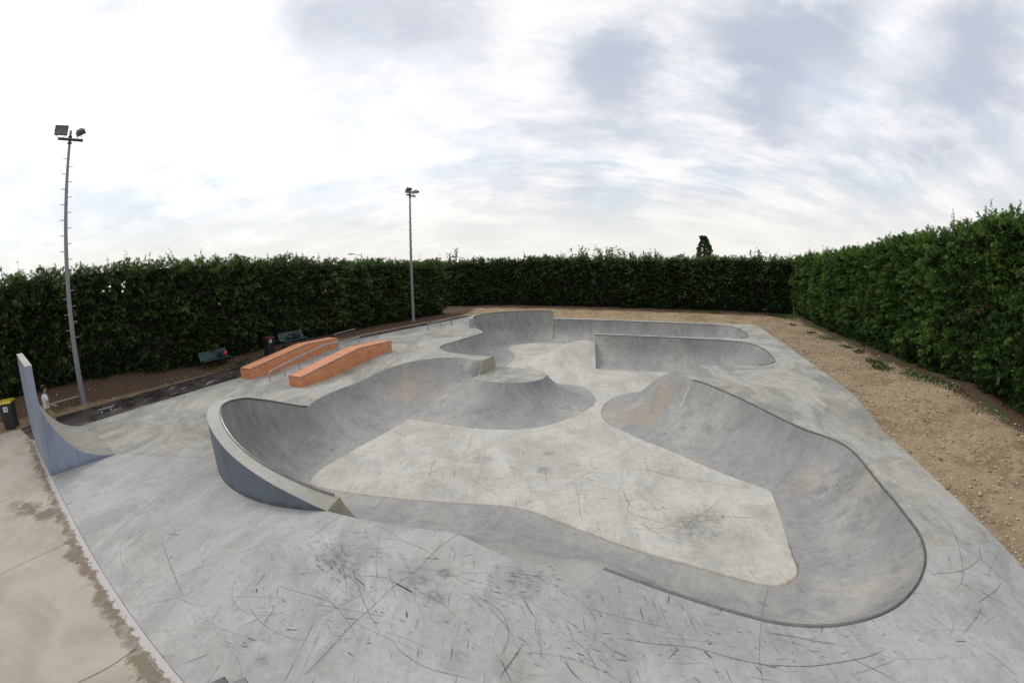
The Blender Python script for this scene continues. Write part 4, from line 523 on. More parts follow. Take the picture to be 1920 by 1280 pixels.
def zbasin(K,u,v,sec=0):
    "height inside the basin. sec 0 general, 1 near raised wall sector, 2 far raised wall sector"
    P=np.stack([np.asarray(u,float),np.asarray(v,float)],1)
    z=np.full(len(P),ZF)
    inf=inpoly(P,K.floor)|((P[:,1]<vcl(P[:,0])-.01)&(P[:,1]>-4.4)&(P[:,0]>23.70)&(P[:,0]<27.92)); inp=inpoly(P,K.plat)
    z[inp]=ZV
    m=~inf&~inp
    if m.any():
        Q=P[m]; dF=np.minimum(segd(Q,K.toes[0])[0],segd(Q,K.toes[1])[0])
        if sec==1: dB,zB=segd(Q,K.lipin)
        elif sec==2: dB,zB=segd(Q,K.farin)
        else:
            dB=np.full(len(Q),1e9); zB=np.zeros(len(Q)); W=np.zeros(len(Q)); Z=np.zeros(len(Q))
            for L in K.topmain:
                d,zz=segd(Q,L); w=1/(d+.02)**5; W+=w; Z+=w*zz; dB=np.minimum(dB,d)
            dP,zP=segd(Q,K.plat,True); 
            # the platform only reaches round its own right-hand side
            w=1/(dP+.02)**5; W+=w; Z+=w*ZV; dB=np.minimum(dB,dP); zB=Z/W
        w=np.maximum(dF+dB,1e-6); t=np.clip(dF/w,0,1); h=zB-ZF; q=np.clip(h/w,.15,.985)
        Rn=(1+q*q)/(2*q); prof=(Rn-np.sqrt(np.maximum(Rn*Rn-t*t,0)))/q
        if sec==0:
            lip=np.exp(-(((Q[:,0]-5.45)/1.25)**2+((Q[:,1]+1.35)/1.9)**2)**2); prof=prof*(1-lip)+lip*(t*t*(3-2*t))**1.05
            hip=np.exp(-(((Q[:,0]-17.9)/1.35)**2+((Q[:,1]-.6)/1.7)**2)**2)
            sm=(t*t*(3-2*t))**1.0; prof=prof*(1-hip)+sm*hip
        z[m]=ZF+h*prof
    if sec==1:
        d1=segd(P,np.c_[K.seam2,[0,0]])[0]; s1=np.hypot(P[:,0]-K.lipin[0][0],P[:,1]-K.lipin[0][1]); d2=segd(P,np.c_[K.seam,[0,0]])[0]
        s2=np.hypot(P[:,0]-K.seam[0][0],P[:,1]-K.seam[0][1]); w1=np.maximum((1-sst(0,.6,d1))*sst(.45,.95,s1),(1-sst(0,.5,d2))*sst(.5,1.2,s2)); k=w1>.001
        if k.any(): z[k]=z[k]*(1-w1[k])+zbasin(K,P[k,0],P[k,1],0)*w1[k]
    if sec==0:
        bu=(P[:,0]-25.6)/2.6; bv=(P[:,1]+4.6)/3.4; r=np.sqrt(bu*bu+bv*bv)
        b=1.25*np.where(r<1,(1+np.cos(np.pi*np.clip(r,0,1)))/2,0)
        ok=P[:,1]<vcl(P[:,0])-.01; ok|=(P[:,0]<23.70)
        z=np.where(ok&~inp,z+b,z)
    return z
def wear(K,u,v):
    P=np.stack([np.asarray(u,float),np.asarray(v,float)],1); A=np.vstack([K.floor,K.floor[:1]])[:,:2]; s=0; best=np.full(len(P),1e9); bs=np.zeros(len(P))
    for a,b in zip(A[:-1],A[1:]):
        d=b-a; l=np.hypot(*d)+1e-9; t=np.clip(((P-a)@d)/l**2,0,1); q=a+t[:,None]*d; dd=np.hypot(*(P-q).T); m=dd<best; best[m]=dd[m]; bs[m]=s+t[m]*l; s+=l
    dB=np.full(len(P),1e9)
    for L in K.topmain+[K.lipin,K.farin,K.plat]: dB=np.minimum(dB,segd(P,L)[0])
    inf=inpoly(P,K.floor); tt=np.where(inf,0,best/(best+dB+1e-6)); return np.stack([tt,bs*.01,tt*0,tt*0+1],1)
def region(K,u,v):
    "0 outside concrete,1 deck,2 floor,3 platform,4 transition,5 near wall sector,6 far wall sector"
    P=np.stack([np.asarray(u,float),np.asarray(v,float)],1); r=np.zeros(len(P),int)
    r[inpoly(P,K.out)]=1; b=inpoly(P,K.basin); r[b]=4; r[b&inpoly(P,K.floor)]=2; r[b&inpoly(P,K.plat)]=3
    s=b&inpoly(P,K.sec)&(r==4); r[s]=5; s=b&inpoly(P,K.fsec)&(r==4); r[s]=6
    return r
def zsurf(K,u,v):
    u=np.atleast_1d(np.asarray(u,float)); v=np.atleast_1d(np.asarray(v,float)); r=region(K,u,v)
    z=np.where(r==0,zdirt(u,v),zdeck(u,v))
    for s,rr in ((0,(2,3,4)),(1,(5,)),(2,(6,))):
        m=np.isin(r,rr)
        if m.any(): z[m]=zbasin(K,u[m],v[m],s)
    return z,r

K=make_park(DATA)
TH=R_(-19.5)                                # park frame: local X = v, local Y = u
# ---------------------------------------------------------------- object helpers
def link(o,parent=None):
    COL.objects.link(o)
    if parent: o.parent=parent
    return o
def tag(o,label=None,cat=None,group=None,kind=None):
    if label: o['label']=label
    if cat: o['category']=cat
    if group: o['group']=group
    if kind: o['kind']=kind
    return o
def thing(name,label,cat,u,v,z=None,rot=0,group=None):
    o=bpy.data.objects.new(name,None); COL.objects.link(o); o.empty_display_size=.2
    x,y=uv2xy(u,v); o.location=(x,y,float(zsurf(K,u,v)[0][0]) if z is None else z); o.rotation_euler=(0,0,TH+rot); return tag(o,label,cat,group)
class MB:
    def __init__(s): s.v=[]; s.f=[]; s.mi=[]; s.cur=0
    def add(s,vs,fs):
        n=len(s.v); s.v+=[tuple(map(float,p)) for p in vs]; s.f+=[tuple(i+n for i in f) for f in fs]; s.mi+=[s.cur]*len(fs)
    def box(s,c,sz,rot=None,bev=0):
        x,y,z=[q/2 for q in sz]; R=rot.to_matrix() if rot else Matrix.Identity(3)
        if bev:
            bm=bmesh.new(); bmesh.ops.create_cube(bm,size=1,matrix=Matrix.Diagonal((*sz,1))); bmesh.ops.bevel(bm,geom=bm.edges[:],offset=bev,segments=2,affect='EDGES',profile=.5)
            bm.verts.index_update(); vs=[R@q.co+Vector(c) for q in bm.verts]; s.add(vs,[[q.index for q in f.verts] for f in bm.faces]); bm.free(); return
        vs=[R@Vector(p)+Vector(c) for p in((-x,-y,-z),(x,-y,-z),(x,y,-z),(-x,y,-z),(-x,-y,z),(x,-y,z),(x,y,z),(-x,y,z))]
        s.add(vs,[(0,3,2,1),(4,5,6,7),(0,1,5,4),(1,2,6,5),(2,3,7,6),(3,0,4,7)])
    def tube(s,pts,r,n=8,caps=True):
        P=[Vector(p) for p in pts]; rs=r if isinstance(r,(list,tuple)) else [r]*len(P); vs=[]; fs=[]; prev=None
        for i,p in enumerate(P):
            t=(P[min(i+1,len(P)-1)]-P[max(i-1,0)]).normalized()
            if prev is None: a=t.orthogonal().normalized()
            else: a=(prev-t*prev.dot(t)).normalized()
            prev=a; b=t.cross(a)
            for k in range(n): q=2*math.pi*k/n; vs.append(p+(a*math.cos(q)+b*math.sin(q))*rs[i])
        for i in range(len(P)-1):
            for k in range(n): fs.append((i*n+k,i*n+(k+1)%n,(i+1)*n+(k+1)%n,(i+1)*n+k))
        if caps: fs.append(tuple(range(n))[::-1]); fs.append(tuple((len(P)-1)*n+k for k in range(n)))
        s.add(vs,fs)
    def prism(s,prof,x0,x1):
        "profile list of (y,z) extruded along x"
        n=len(prof); vs=[(x0,y,z) for y,z in prof]+[(x1,y,z) for y,z in prof]
        s.add(vs,[tuple(range(n))[::-1],tuple(range(n,2*n))]+[(i,(i+1)%n,n+(i+1)%n,n+i) for i in range(n)])
    def grid(s,rows):
        "rows: list of equally long point lists"
        n=len(rows[0]); vs=[p for r in rows for p in r]; s.add(vs,[(i*n+k,i*n+k+1,(i+1)*n+k+1,(i+1)*n+k) for i in range(len(rows)-1) for k in range(n-1)])
    def build(s,name,mats,parent=None,smooth=False,ang=35):
        me=bpy.data.meshes.new(name); me.from_pydata(s.v,[],s.f); 
        for m in (mats if isinstance(mats,(list,tuple)) else [mats]): me.materials.append(m)
        me.polygons.foreach_set('material_index',s.mi)
        bm=bmesh.new(); bm.from_mesh(me); bmesh.ops.recalc_face_normals(bm,faces=bm.faces[:]); bm.to_mesh(me); bm.free()
        if smooth:
            me.polygons.foreach_set('use_smooth',[True]*len(me.polygons)); me.set_sharp_from_angle(angle=R_(ang))
        me.update(); return link(bpy.data.objects.new(name,me),parent)
def np_mesh(name,V,F,mats,parent=None,mi=None,smooth=False,ang=30,col=None):
    V=np.asarray(V,np.float32); F=np.asarray(F,np.int32); k=F.shape[1]
    me=bpy.data.meshes.new(name); me.vertices.add(len(V)); me.vertices.foreach_set('co',V.ravel()); me.loops.add(F.size); me.loops.foreach_set('vertex_index',F.ravel())
    me.polygons.add(len(F)); me.polygons.foreach_set('loop_start',np.arange(0,F.size,k,dtype=np.int32)); 
    for m in (mats if isinstance(mats,(list,tuple)) else [mats]): me.materials.append(m)
    if mi is not None: me.polygons.foreach_set('material_index',np.asarray(mi,np.int32))
    if smooth: me.polygons.foreach_set('use_smooth',np.ones(len(F),bool))
    me.update(calc_edges=True)
    if smooth: me.set_sharp_from_angle(angle=R_(ang))
    if col is not None:
        a=me.color_attributes.new('tint','FLOAT_COLOR','POINT'); a.data.foreach_set('color',np.asarray(col,np.float32).ravel())
    me.validate(); return link(bpy.data.objects.new(name,me),parent)
# ---------------------------------------------------------------- materials
def mask_sum(g,lst,noise,wob=.5):
    "soft round patches at (u,v,radius,strength), edges broken up by noise"
    p=g.pos(); tot=0.0
    for u,v,r,a in lst:
        x,y=uv2xy(u,v); q=g.vm('DISTANCE',g.vm('MULTIPLY',p,(1,1,0)),(x,y,0)); q=g.add(q,g.mul(g.m('SUBTRACT',noise,.5),-r*wob*2))
        tot=g.add(tot,g.mr(q,r*1.15,r*.25,0.0,a))
    return g.m('MINIMUM',tot,1.0)
def near(lst,u0,u1): return [q for q in lst if u0<=q[0]<u1]
def concrete(name,base,warm,cool,mott=.16,streak=.0,pores=.35,scr=.3,spots=True,rough=.82,slope=False,big=.0):
    m,g=new_mat(name); p=g.pos(); p2=g.vm('MULTIPLY',p,(1,1,.6))
    a=g.noise(p2,.35,5,.6,.6); b=g.noise(p2,1.6,7,.62,.5); c=g.noise(p2,9,6,.65,.2); f=g.noise(p2,70,3,.7)
    col=g.mix(g.mr(a,.40,.64),base,warm); col=g.mix(g.mul(g.mr(b,.46,.68),.8),col,cool)
    val=g.add(1.0,g.add(g.mul(g.m('SUBTRACT',b,.5),mott*3.0),g.add(g.mul(g.m('SUBTRACT',c,.5),mott*1.6),g.mul(g.m('SUBTRACT',f,.5),mott*1.9))))
    ns=g.noise(g.map(p,rot=(0,0,R_(25)),scale=(1,.18,1)),2.6,8,.66,.8); val=g.mul(val,g.add(1.0,g.mul(g.m('SUBTRACT',ns,.5),.26)))
    if big:
        bg_=g.noise(g.map(p,rot=(0,0,R_(-19.5)),scale=(1,.6,1)),.55,9,.66,1.2); val=g.mul(val,g.add(1.0,g.mul(g.m('SUBTRACT',g.mr(bg_,.36,.62),.62),big)))
        sm=g.noise(g.map(p,rot=(0,0,R_(40)),scale=(1,.4,1)),3.4,9,.74,1.4); val=g.mul(val,g.add(1.0,g.mul(g.m('SUBTRACT',sm,.5),big*1.5)))
    if slope:
        at=g.n('ShaderNodeVertexColor',layer_name='tint'); sp=g.n('ShaderNodeSeparateColor'); g.put(sp.inputs[0],at.outputs[0]); T,Sv=sp.outputs[0],sp.outputs[1]
        cv_=g.n('ShaderNodeCombineXYZ'); g.put(cv_.inputs[0],g.mul(Sv,100.0)); g.put(cv_.inputs[1],g.mul(T,.9)); wv=g.vm('ADD',cv_.outputs[0],g.vm('SCALE',g.noise(p,1.2,3,.5,out=1),.5))
        s=g.noise(wv,1.6,10,.72,.3); val=g.mul(val,g.add(1.0,g.mul(g.m('SUBTRACT',s,.5),.62)))
        s2=g.noise(g.map(wv,scale=(1,.3,1),loc=(4,2,0)),5.5,8,.7,.2); val=g.mul(val,g.add(1.0,g.mul(g.m('SUBTRACT',s2,.5),.42)))
        val=g.mul(val,g.m('SUBTRACT',1.0,g.mul(g.mul(g.mr(T,.62,.96),g.mr(s,.40,.60,.25,1)),.26)))
        col=g.mix(g.mul(g.mr(T,.30,.04),g.mr(b,.42,.6,.0,.35)),col,warm)
        tr=g.noise(g.map(p,rot=(0,0,R_(33)),scale=(1,.3,.5)),4.5,9,.72,1.6); val=g.mul(val,g.add(1.0,g.mul(g.m('SUBTRACT',tr,.5),.34)))
    if streak:
        s=g.noise(g.map(p,rot=(0,0,R_(-19.5)),scale=(1,1,.12)),3.0,8,.7,.4); val=g.mul(val,g.add(1.0,g.mul(g.m('SUBTRACT',s,.48),streak*2.2)))
    for ang,sc2,off in ((17,5.0,0),(-38,6.5,9),(72,5.5,4),(40,11.0,13),(-10,13.0,21)):
        q=g.noise(g.map(p,rot=(0,0,R_(ang)),scale=(1,.045,1),loc=(off,off,0)),sc2*3,3,.6,.25)
        val=g.mul(val,g.m('SUBTRACT',1.0,g.mul(g.mr(q,.665,.72),g.mul(g.mr(b,.35,.6),scr))))
    dots=g.mr(g.vor(p2,17),.10,.02); val=g.mul(val,g.m('SUBTRACT',1.0,g.mul(g.mul(dots,g.mr(c,.5,.62)),pores)))
    col=g.vm('MULTIPLY',col,g.vm('SCALE',(1,1,1),val)) if False else g.vm('SCALE',col,val)
    if spots:
        col=g.mix(g.mul(mask_sum(g,DATA['dark'],b),g.mr(g.noise(p2,7,7,.72),.34,.62,.15,.72)),col,(.12,.118,.118))
        oc=s2 if slope else g.noise(g.map(p,rot=(0,0,R_(-50)),scale=(1,.22,.5)),5,6,.65,.4)
        col=g.mix(g.mul(mask_sum(g,DATA['ochre'],b),g.mr(oc,.38,.62,.12,.80)),col,(.36,.25,.145))
    if slope: col=g.mix(g.mul(mask_sum(g,[(5.3,-.95,.85,1.0),(5.35,-1.8,.6,.6)],b),.8),col,(.375,.365,.335))
    hgt=g.add(g.mul(f,.25),g.mul(c,.75))
    g.out(g.bsdf(col,g.mr(b,.3,.7,rough-.08,rough+.08),hgt,.35,.006,spec=.35)); return m
def plain(name,col,rough=.6,metal=0.0,var=.12,scale=8,bump=.1,spec=.5,grime=0):
    m,g=new_mat(name); tcd=g.n('ShaderNodeTexCoord').outputs['Object']; n=g.noise(tcd,scale,6,.6); n2=g.noise(tcd,scale*9,3,.6)
    val=g.add(1.0,g.add(g.mul(g.m('SUBTRACT',n,.5),var*2),g.mul(g.m('SUBTRACT',n2,.5),var)))
    if grime:
        st=g.noise(g.map(tcd,scale=(3,3,.35)),1.6,9,.7,.3); zz=g.sep(g.pos())[2]; val=g.mul(val,g.m('SUBTRACT',1.0,g.mul(g.mr(st,.46,.66),grime))); val=g.mul(val,g.m('SUBTRACT',1.0,g.mul(g.mr(g.add(zz,g.mul(g.m('SUBTRACT',n,.5),.35)),.14,.02),grime*1.4)))
        chp=g.noise(tcd,16,6,.8); val=g.mul(val,g.add(1.0,g.mul(g.mr(chp,.64,.70),.25)))
    g.out(g.bsdf(g.vm('SCALE',col,val),g.mr(n,.3,.7,max(rough-.08,.05),min(rough+.08,1)),n2,bump,.004,metal=metal,spec=spec)); return m
MT={}
MT['deck']=concrete('deck_concrete',(.350,.343,.315),(.385,.362,.305),(.27,.268,.258),mott=.28,scr=.5,big=.42)
MT['deck_near']=concrete('near_deck_concrete',(.385,.382,.373),(.39,.38,.355),(.31,.31,.308),mott=.28,scr=.65,pores=.7,big=.24)
MT['trans']=concrete('trowelled_concrete',(.288,.286,.282),(.37,.354,.322),(.20,.20,.202),mott=.25,slope=True,pores=.15,scr=.2,rough=.62)
MT['ramp']=concrete('ramp_concrete',(.27,.265,.24),(.33,.315,.26),(.20,.20,.195),mott=.2,streak=.3,scr=.2,spots=False)
MT['floor']=concrete('floor_concrete',(.51,.49,.445),(.485,.455,.39),(.40,.394,.375),mott=.27,scr=.5,big=.22)
MT['lip']=concrete('wall_top_concrete',(.44,.43,.39),(.40,.375,.30),(.34,.34,.33),mott=.22,pores=.5,scr=.2,spots=False)
MT['face']=concrete('form_face_concrete',(.40,.375,.29),(.36,.33,.25),(.30,.29,.25),mott=.2,streak=.2,scr=.05,spots=False)
MT['greypaint']=plain('grey_wall_paint',(.125,.15,.175),.55,var=.16,scale=2.5,bump=.15,grime=.22)
MT['bluepaint']=plain('lavender_wall_paint',(.265,.30,.39),.5,var=.17,scale=1.6,bump=.12,grime=.2)
MT['steel']=plain('worn_steel',(.30,.30,.30),.38,metal=.7,var=.35,scale=14)
MT['darksteel']=plain('dark_steel_coping',(.10,.10,.105),.45,metal=.5,var=.5,scale=10)
MT['coping']=plain('worn_steel_coping',(.20,.195,.19),.34,metal=.8,var=.6,scale=6)
MT['galv']=plain('galvanised_steel',(.34,.345,.36),.5,metal=.35,var=.16,scale=5)
MT['polegrey']=plain('weathered_pole_zinc',(.235,.235,.245),.6,metal=.25,var=.2,scale=2.5)
MT['bluesteel']=plain('blue_grey_rail_paint',(.20,.225,.27),.45,metal=.2,var=.15)
MT['black']=plain('black_plastic',(.018,.018,.022),.45,var=.2)
MT['darkgreen']=plain('dark_green_bench_paint',(.008,.038,.038),.42,var=.25,scale=6)
MT['edgegreen']=plain('green_bench_edge_paint',(.02,.085,.075),.4,var=.2)
MT['yellow']=plain('yellow_bin_lid',(.42,.33,.03),.4,var=.1)
MT['burgundy']=plain('burgundy_bin_lid',(.085,.012,.02),.45,var=.1)
MT['sticker']=plain('white_sticker',(.70,.70,.68),.5,var=.1)
MT['ink']=plain('dark_ink',(.06,.07,.10),.6,var=.1)
MT['white']=plain('white_urethane',(.75,.74,.70),.4,var=.1)
MT['housing']=plain('dark_lamp_housing',(.045,.05,.05),.5,var=.15)
MT['housing2']=plain('grey_lamp_housing',(.13,.14,.145),.5,var=.15)
MT['skin']=plain('skin',(.42,.22,.15),.55,var=.08,bump=.02)
MT['hair']=plain('dark_hair',(.010,.007,.005),.8,var=.3,scale=60)
MT['shirt']=plain('white_cotton',(.72,.70,.76),.85,var=.08,scale=14,bump=.3)
MT['khaki']=plain('khaki_cloth',(.36,.28,.15),.85,var=.12,scale=14,bump=.3)
MT['redcloth']=plain('red_cloth',(.45,.05,.035),.8,var=.3,scale=9)
MT['darkcloth']=plain('dark_cloth',(.02,.02,.028),.8,var=.3,scale=9)
MT['bluecloth']=plain('blue_cloth',(.03,.07,.2),.8,var=.3,scale=9)
def glass():
    m,g=new_mat('lamp_glass'); g.out(g.bsdf((.20,.23,.20),.12,spec=.8)); return m
MT['glass']=glass()
def ledge_mat():
    m,g=new_mat('orange_ledge_concrete'); p=g.pos(); a=g.noise(p,1.3,6,.6,.3); b=g.noise(p,7,6,.65); f=g.noise(p,60,3,.7); z=g.sep(p)[2]
    col=g.mix(g.mr(b,.35,.7),(.66,.28,.135),(.54,.205,.095)); col=g.mix(g.mul(g.mr(g.noise(p,1.7,7,.7,.8),.52,.70),.7),col,(.30,.10,.05)); col=g.mix(g.mul(g.mr(a,.52,.66),.4),col,(.62,.33,.20))
    col=g.vm('SCALE',col,g.add(.86,g.mul(f,.28))); g.out(g.bsdf(col,.7,f,.3,.004)); return m
MT['ledge']=ledge_mat()
def lvl(g,nz,cr,a,b): return g.mr(nz,a,b)
def dirt_mat():
    m,g=new_mat('sandy_dirt'); p=g.pos(); a=g.noise(p,.5,6,.6,.5); b=g.noise(p,3.5,8,.68,.3); c=g.noise(p,26,5,.7)
    col=g.mix(g.mr(a,.38,.62),(.335,.25,.155),(.235,.158,.095)); col=g.mix(g.mul(g.mr(b,.44,.66),.8),col,(.42,.33,.21)); col=g.mix(g.mul(g.mr(c,.5,.72),.5),col,(.15,.095,.055))
    st=g.m('MAXIMUM',g.mr(g.vor(p,13),.17,.07),g.mr(g.vor(p,31),.20,.08)); col=g.mix(g.mul(st,g.mr(g.noise(p,2.2,4,.6),.40,.62)),col,(.50,.43,.32))
    at=g.n('ShaderNodeVertexColor',layer_name='tint').outputs[0]; r,gg,bb=[q for q in g.n('ShaderNodeSeparateColor').outputs] if False else (None,None,None)
    sp=g.n('ShaderNodeSeparateColor'); g.put(sp.inputs[0],at)
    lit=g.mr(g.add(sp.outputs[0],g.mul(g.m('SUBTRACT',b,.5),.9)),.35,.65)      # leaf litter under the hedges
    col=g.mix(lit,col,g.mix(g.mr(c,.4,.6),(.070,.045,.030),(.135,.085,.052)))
    gr=g.mr(g.add(sp.outputs[1],g.mul(g.m('SUBTRACT',a,.5),1.6)),.55,.75); col=g.mix(g.mul(gr,.8),col,g.mix(g.mr(c,.4,.6),(.03,.065,.02),(.08,.10,.03)))
    g.out(g.bsdf(col,.95,g.add(g.mul(b,.5),c),.8,.03,spec=.2)); return m
MT['dirt']=dirt_mat()
def asphalt_mat():
    m,g=new_mat('wet_asphalt'); p=g.pos(); a=g.noise(p,.9,6,.6,.4); b=g.noise(p,4,7,.65); c=g.noise(p,90,3,.7)
    col=g.mix(g.mr(a,.4,.6),(.028,.022,.02),(.05,.041,.036)); col=g.vm('SCALE',col,g.add(.75,g.mul(c,.5)))
    q=g.noise(g.map(p,rot=(0,0,R_(-19.5)),scale=(2.2,.8,1),loc=(1.5,0,0)),1.1,6,.6,.6); col=g.mix(g.mul(g.mr(q,.585,.64),.75),col,(.30,.255,.22))
    g.out(g.bsdf(col,g.mr(a,.35,.65,.35,.8),c,.5,.006,spec=.5)); return m
MT['asphalt']=asphalt_mat()
def slab_mat():
    m,g=new_mat('beige_slab_concrete'); p=g.pos(); a=g.noise(p,.7,6,.6,.4); b=g.noise(p,4.5,7,.68,.3); c=g.noise(p,55,4,.75); q=g.noise(g.map(p,rot=(0,0,R_(-8)),scale=(.3,2,1)),1.6,5,.6)
    col=g.mix(g.mr(a,.38,.62),(.425,.38,.32),(.35,.298,.24)); col=g.mix(g.mul(g.mr(q,.45,.65),.4),col,(.44,.385,.325)); col=g.mix(g.mul(g.mr(b,.5,.7),.35),col,(.34,.27,.2))
    col=g.vm('SCALE',col,g.add(.72,g.mul(c,.56)))
    x,y,z=g.sep(p); u=g.add(g.mul(x,CA),g.mul(y,SA)); v=g.m('SUBTRACT',g.mul(x,SA),g.mul(y,CA))
    ed=g.m('SUBTRACT',g.add(1.09,g.mul(g.add(v,4.6),-.1034)),u)                # metres from the edge of the grey slab
    wet=g.m('MAXIMUM',mask_sum(g,DATA['wet'],b,.9),g.mul(g.mr(g.add(ed,g.mul(g.m('SUBTRACT',b,.5),1.0)),.42,.22),g.mr(a,.36,.5,.5,1)))
    wet=g.mul(wet,g.mr(ed,1.9,.9)); wn=g.noise(p,2.3,8,.7,.6); col=g.mix(g.mul(g.mr(wet,.04,.80,0.0,.9),g.mr(wn,.36,.56,.35,1)),col,g.mix(g.mr(wn,.42,.60),(.085,.068,.048),(.20,.15,.10)))
    mo=g.mr(g.add(ed,g.mul(g.m('SUBTRACT',g.noise(p,6,6,.7,.5),.5),.55)),.16,.11); col=g.mix(g.mul(mo,.9),col,(.50,.47,.45))
    g.out(g.bsdf(col,.85,g.add(b,g.mul(c,.5)),.4,.008,spec=.3)); return m
MT['slab']=slab_mat()
def mark_mat(name,col,dens,sc=30):
    m,g=new_mat(name); p=g.pos(); n=g.noise(p,sc,5,.7); b=g.bsdf(col,.75,spec=.3); t=g.n('ShaderNodeBsdfTransparent').outputs[0]
    at=g.n('ShaderNodeVertexColor',layer_name='tint'); sp=g.n('ShaderNodeSeparateColor'); g.put(sp.inputs[0],at.outputs[0])
    f=g.m('MULTIPLY',g.mr(n,.28,.55,dens*.35,dens),sp.outputs[0],clamp=True)
    mx=g.n('ShaderNodeMixShader'); g.put(mx.inputs[0],f); g.put(mx.inputs[1],t); g.put(mx.inputs[2],b); g.out(mx.outputs[0]); return m
MT['scuff']=mark_mat('rubber_scuffs',(.045,.043,.045),.95,40)
MT['joint']=mark_mat('joint_dirt',(.07,.06,.05),1.0,14)
MT['rim']=mark_mat('chipped_rim',(.30,.20,.155),.8,16)
MT['pale_mark']=mark_mat('seam_and_edge_light',(.58,.56,.52),.9,16)
def leaf_mat(name,a,b,brown):
    m,g=new_mat(name); at=g.n('ShaderNodeVertexColor',layer_name='tint'); sp=g.n('ShaderNodeSeparateColor'); g.put(sp.inputs[0],at.outputs[0])
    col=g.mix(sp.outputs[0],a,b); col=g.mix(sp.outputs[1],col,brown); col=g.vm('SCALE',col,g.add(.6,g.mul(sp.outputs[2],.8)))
    bs=g.bsdf(col,.7,spec=.25); tr=g.n('ShaderNodeBsdfTranslucent'); g.put(tr.inputs[0],g.vm('SCALE',col,1.2)); mx=g.n('ShaderNodeMixShader'); mx.inputs[0].default_value=.22; g.put(mx.inputs[1],bs); g.put(mx.inputs[2],tr.outputs[0]); g.out(mx.outputs[0]); return m
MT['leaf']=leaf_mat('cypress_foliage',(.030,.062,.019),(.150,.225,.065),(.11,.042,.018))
MT['leaf_r']=leaf_mat('sunlit_cypress_foliage',(.028,.070,.015),(.175,.275,.060),(.13,.05,.02))  # brighter copy of the cypress greens, sunlight on the right hedge put into the colour
MT['leaf_p']=leaf_mat('poplar_foliage',(.035,.065,.022),(.075,.115,.04),(.10,.07,.03))
MT['twig']=plain('dark_twigs',(.009,.009,.005),.95,var=.4,scale=5)
MT['bark']=plain('bark',(.055,.038,.028),.9,var=.4,scale=12,bump=.6)
MT['grass']=leaf_mat('grass_blades',(.035,.075,.018),(.075,.125,.03),(.25,.18,.08))
MT['stone']=leaf_mat('pale_stones',(.42,.35,.25),(.62,.58,.50),(.25,.17,.10))
# ---------------------------------------------------------------- ground, path, slab and skatepark surface (one triangulation)
rng=np.random.default_rng(11); random.seed(4)
def close(A): A=np.asarray(A,float)[:,:2]; return np.vstack([A,A[:1]])
def dense(A,st): A=np.asarray(A,float)[:,:2]; return resample(np.c_[A,np.zeros(len(A))],st)[:,:2]
ASPH=np.array([*EDGE_L,[15,-17.66],[19.6,-17.65],[22.1,-17.1],[26.2,-16.4],[30.4,-15.6],[33.8,-15.25],[33.6,-16.1],[30.3,-16.4],[27.6,-17.0],[22.9,-17.75],[19.8,-18.2],[15.5,-19.3],[13.5,-19.9],[6.3,-20.1],[3.2,-20.3],[2.2,-20.3],[2.36,-17.6]])
SLAB=np.array([[1.09,-4.6],[2.0,-13.4],[2.02,-13.62],[2.36,-17.6],[2.2,-20.3],[-14,-20.6],[-14,12],[-3,12],[-.1,7.2]])
POUR=np.array([[4.2,-13.4],[5.9,-10.2]])
BIG=np.array([[-160,-200],[240,-200],[240,200],[-160,200]])
kink=[]
for k in (1,2):
    vv=np.linspace(-18,7.2,60); t=np.clip((vv+12.5)/18.5,0,1); kink.append(np.c_[(13.65-1.4*t) if k==1 else (17.8-2.7*t),vv])
lines=[close(K.basin),close(K.floor),close(K.plat),close(dense(K.out,.8)),close(dense(ASPH,.8)),close(dense(SLAB,1.2)),POUR,dense(K.seam,.15),dense(K.seam2,.15),dense(K.fseam,.2),dense(K.fseam2,.2),close(BIG),dense(K.cliff,.15)]+kink
pts=[];eds=[]
for L in lines:
    n=len(pts); pts+=[tuple(p) for p in L]; eds+=[(n+i,n+i+1) for i in range(len(L)-1)]
def gridpts(u0,u1,v0,v1,st,jit=.25):
    a,b=np.meshgrid(np.arange(u0,u1,st),np.arange(v0,v1,st)); q=np.c_[a.ravel(),b.ravel()]; return q+rng.uniform(-jit,jit,q.shape)*st
def keep(q,regs): return q[np.isin(region(K,q[:,0],q[:,1]),regs)]
def away(q,d=.05):
    m=np.ones(len(q),bool)
    for L in lines[:3]+lines[7:11]:
        dd,_=segd(q,np.c_[L,np.zeros(len(L))]); m&=dd>d
    return q[m]
g1=keep(gridpts(4,17,-12.2,6,.15),(4,5)); g2=keep(gridpts(17,33.5,-13,6,.22),(4,6)); mound=gridpts(22.8,28,-8.2,-2,.2); mound=keep(mound,(2,))
gd=keep(gridpts(-.5,34,-19,7.2,.7),(1,2,3)); o1=keep(gridpts(-7,46,-30,18,.38),(0,)); o1=o1[~inpoly(o1,SLAB)&~inpoly(o1,ASPH)]
o2=gridpts(-150,230,-190,190,12); o2=o2[(o2[:,0]<-9)|(o2[:,0]>48)|(o2[:,1]<-32)|(o2[:,1]>20)]; o3=gridpts(-14,2,-20,12,1.2); o3=o3[inpoly(o3,SLAB)]
inner=np.vstack([away(np.vstack([g1,g2,mound,gd])),o1,o2,o3])
pts+=[tuple(p) for p in inner]
cv,ce,cf,_,_,_=delaunay_2d_cdt([Vector((p[1],p[0])) for p in pts],eds,[],0,1e-4)
CV=np.array([(q[1],q[0]) for q in cv]); CF=np.array([f for f in cf if len(f)==3])        # u,v
cen=CV[CF].mean(1); reg=region(K,cen[:,0],cen[:,1])
isl=inpoly(cen,SLAB)&(reg==0); isa=inpoly(cen,ASPH)&(reg==0)&~isl
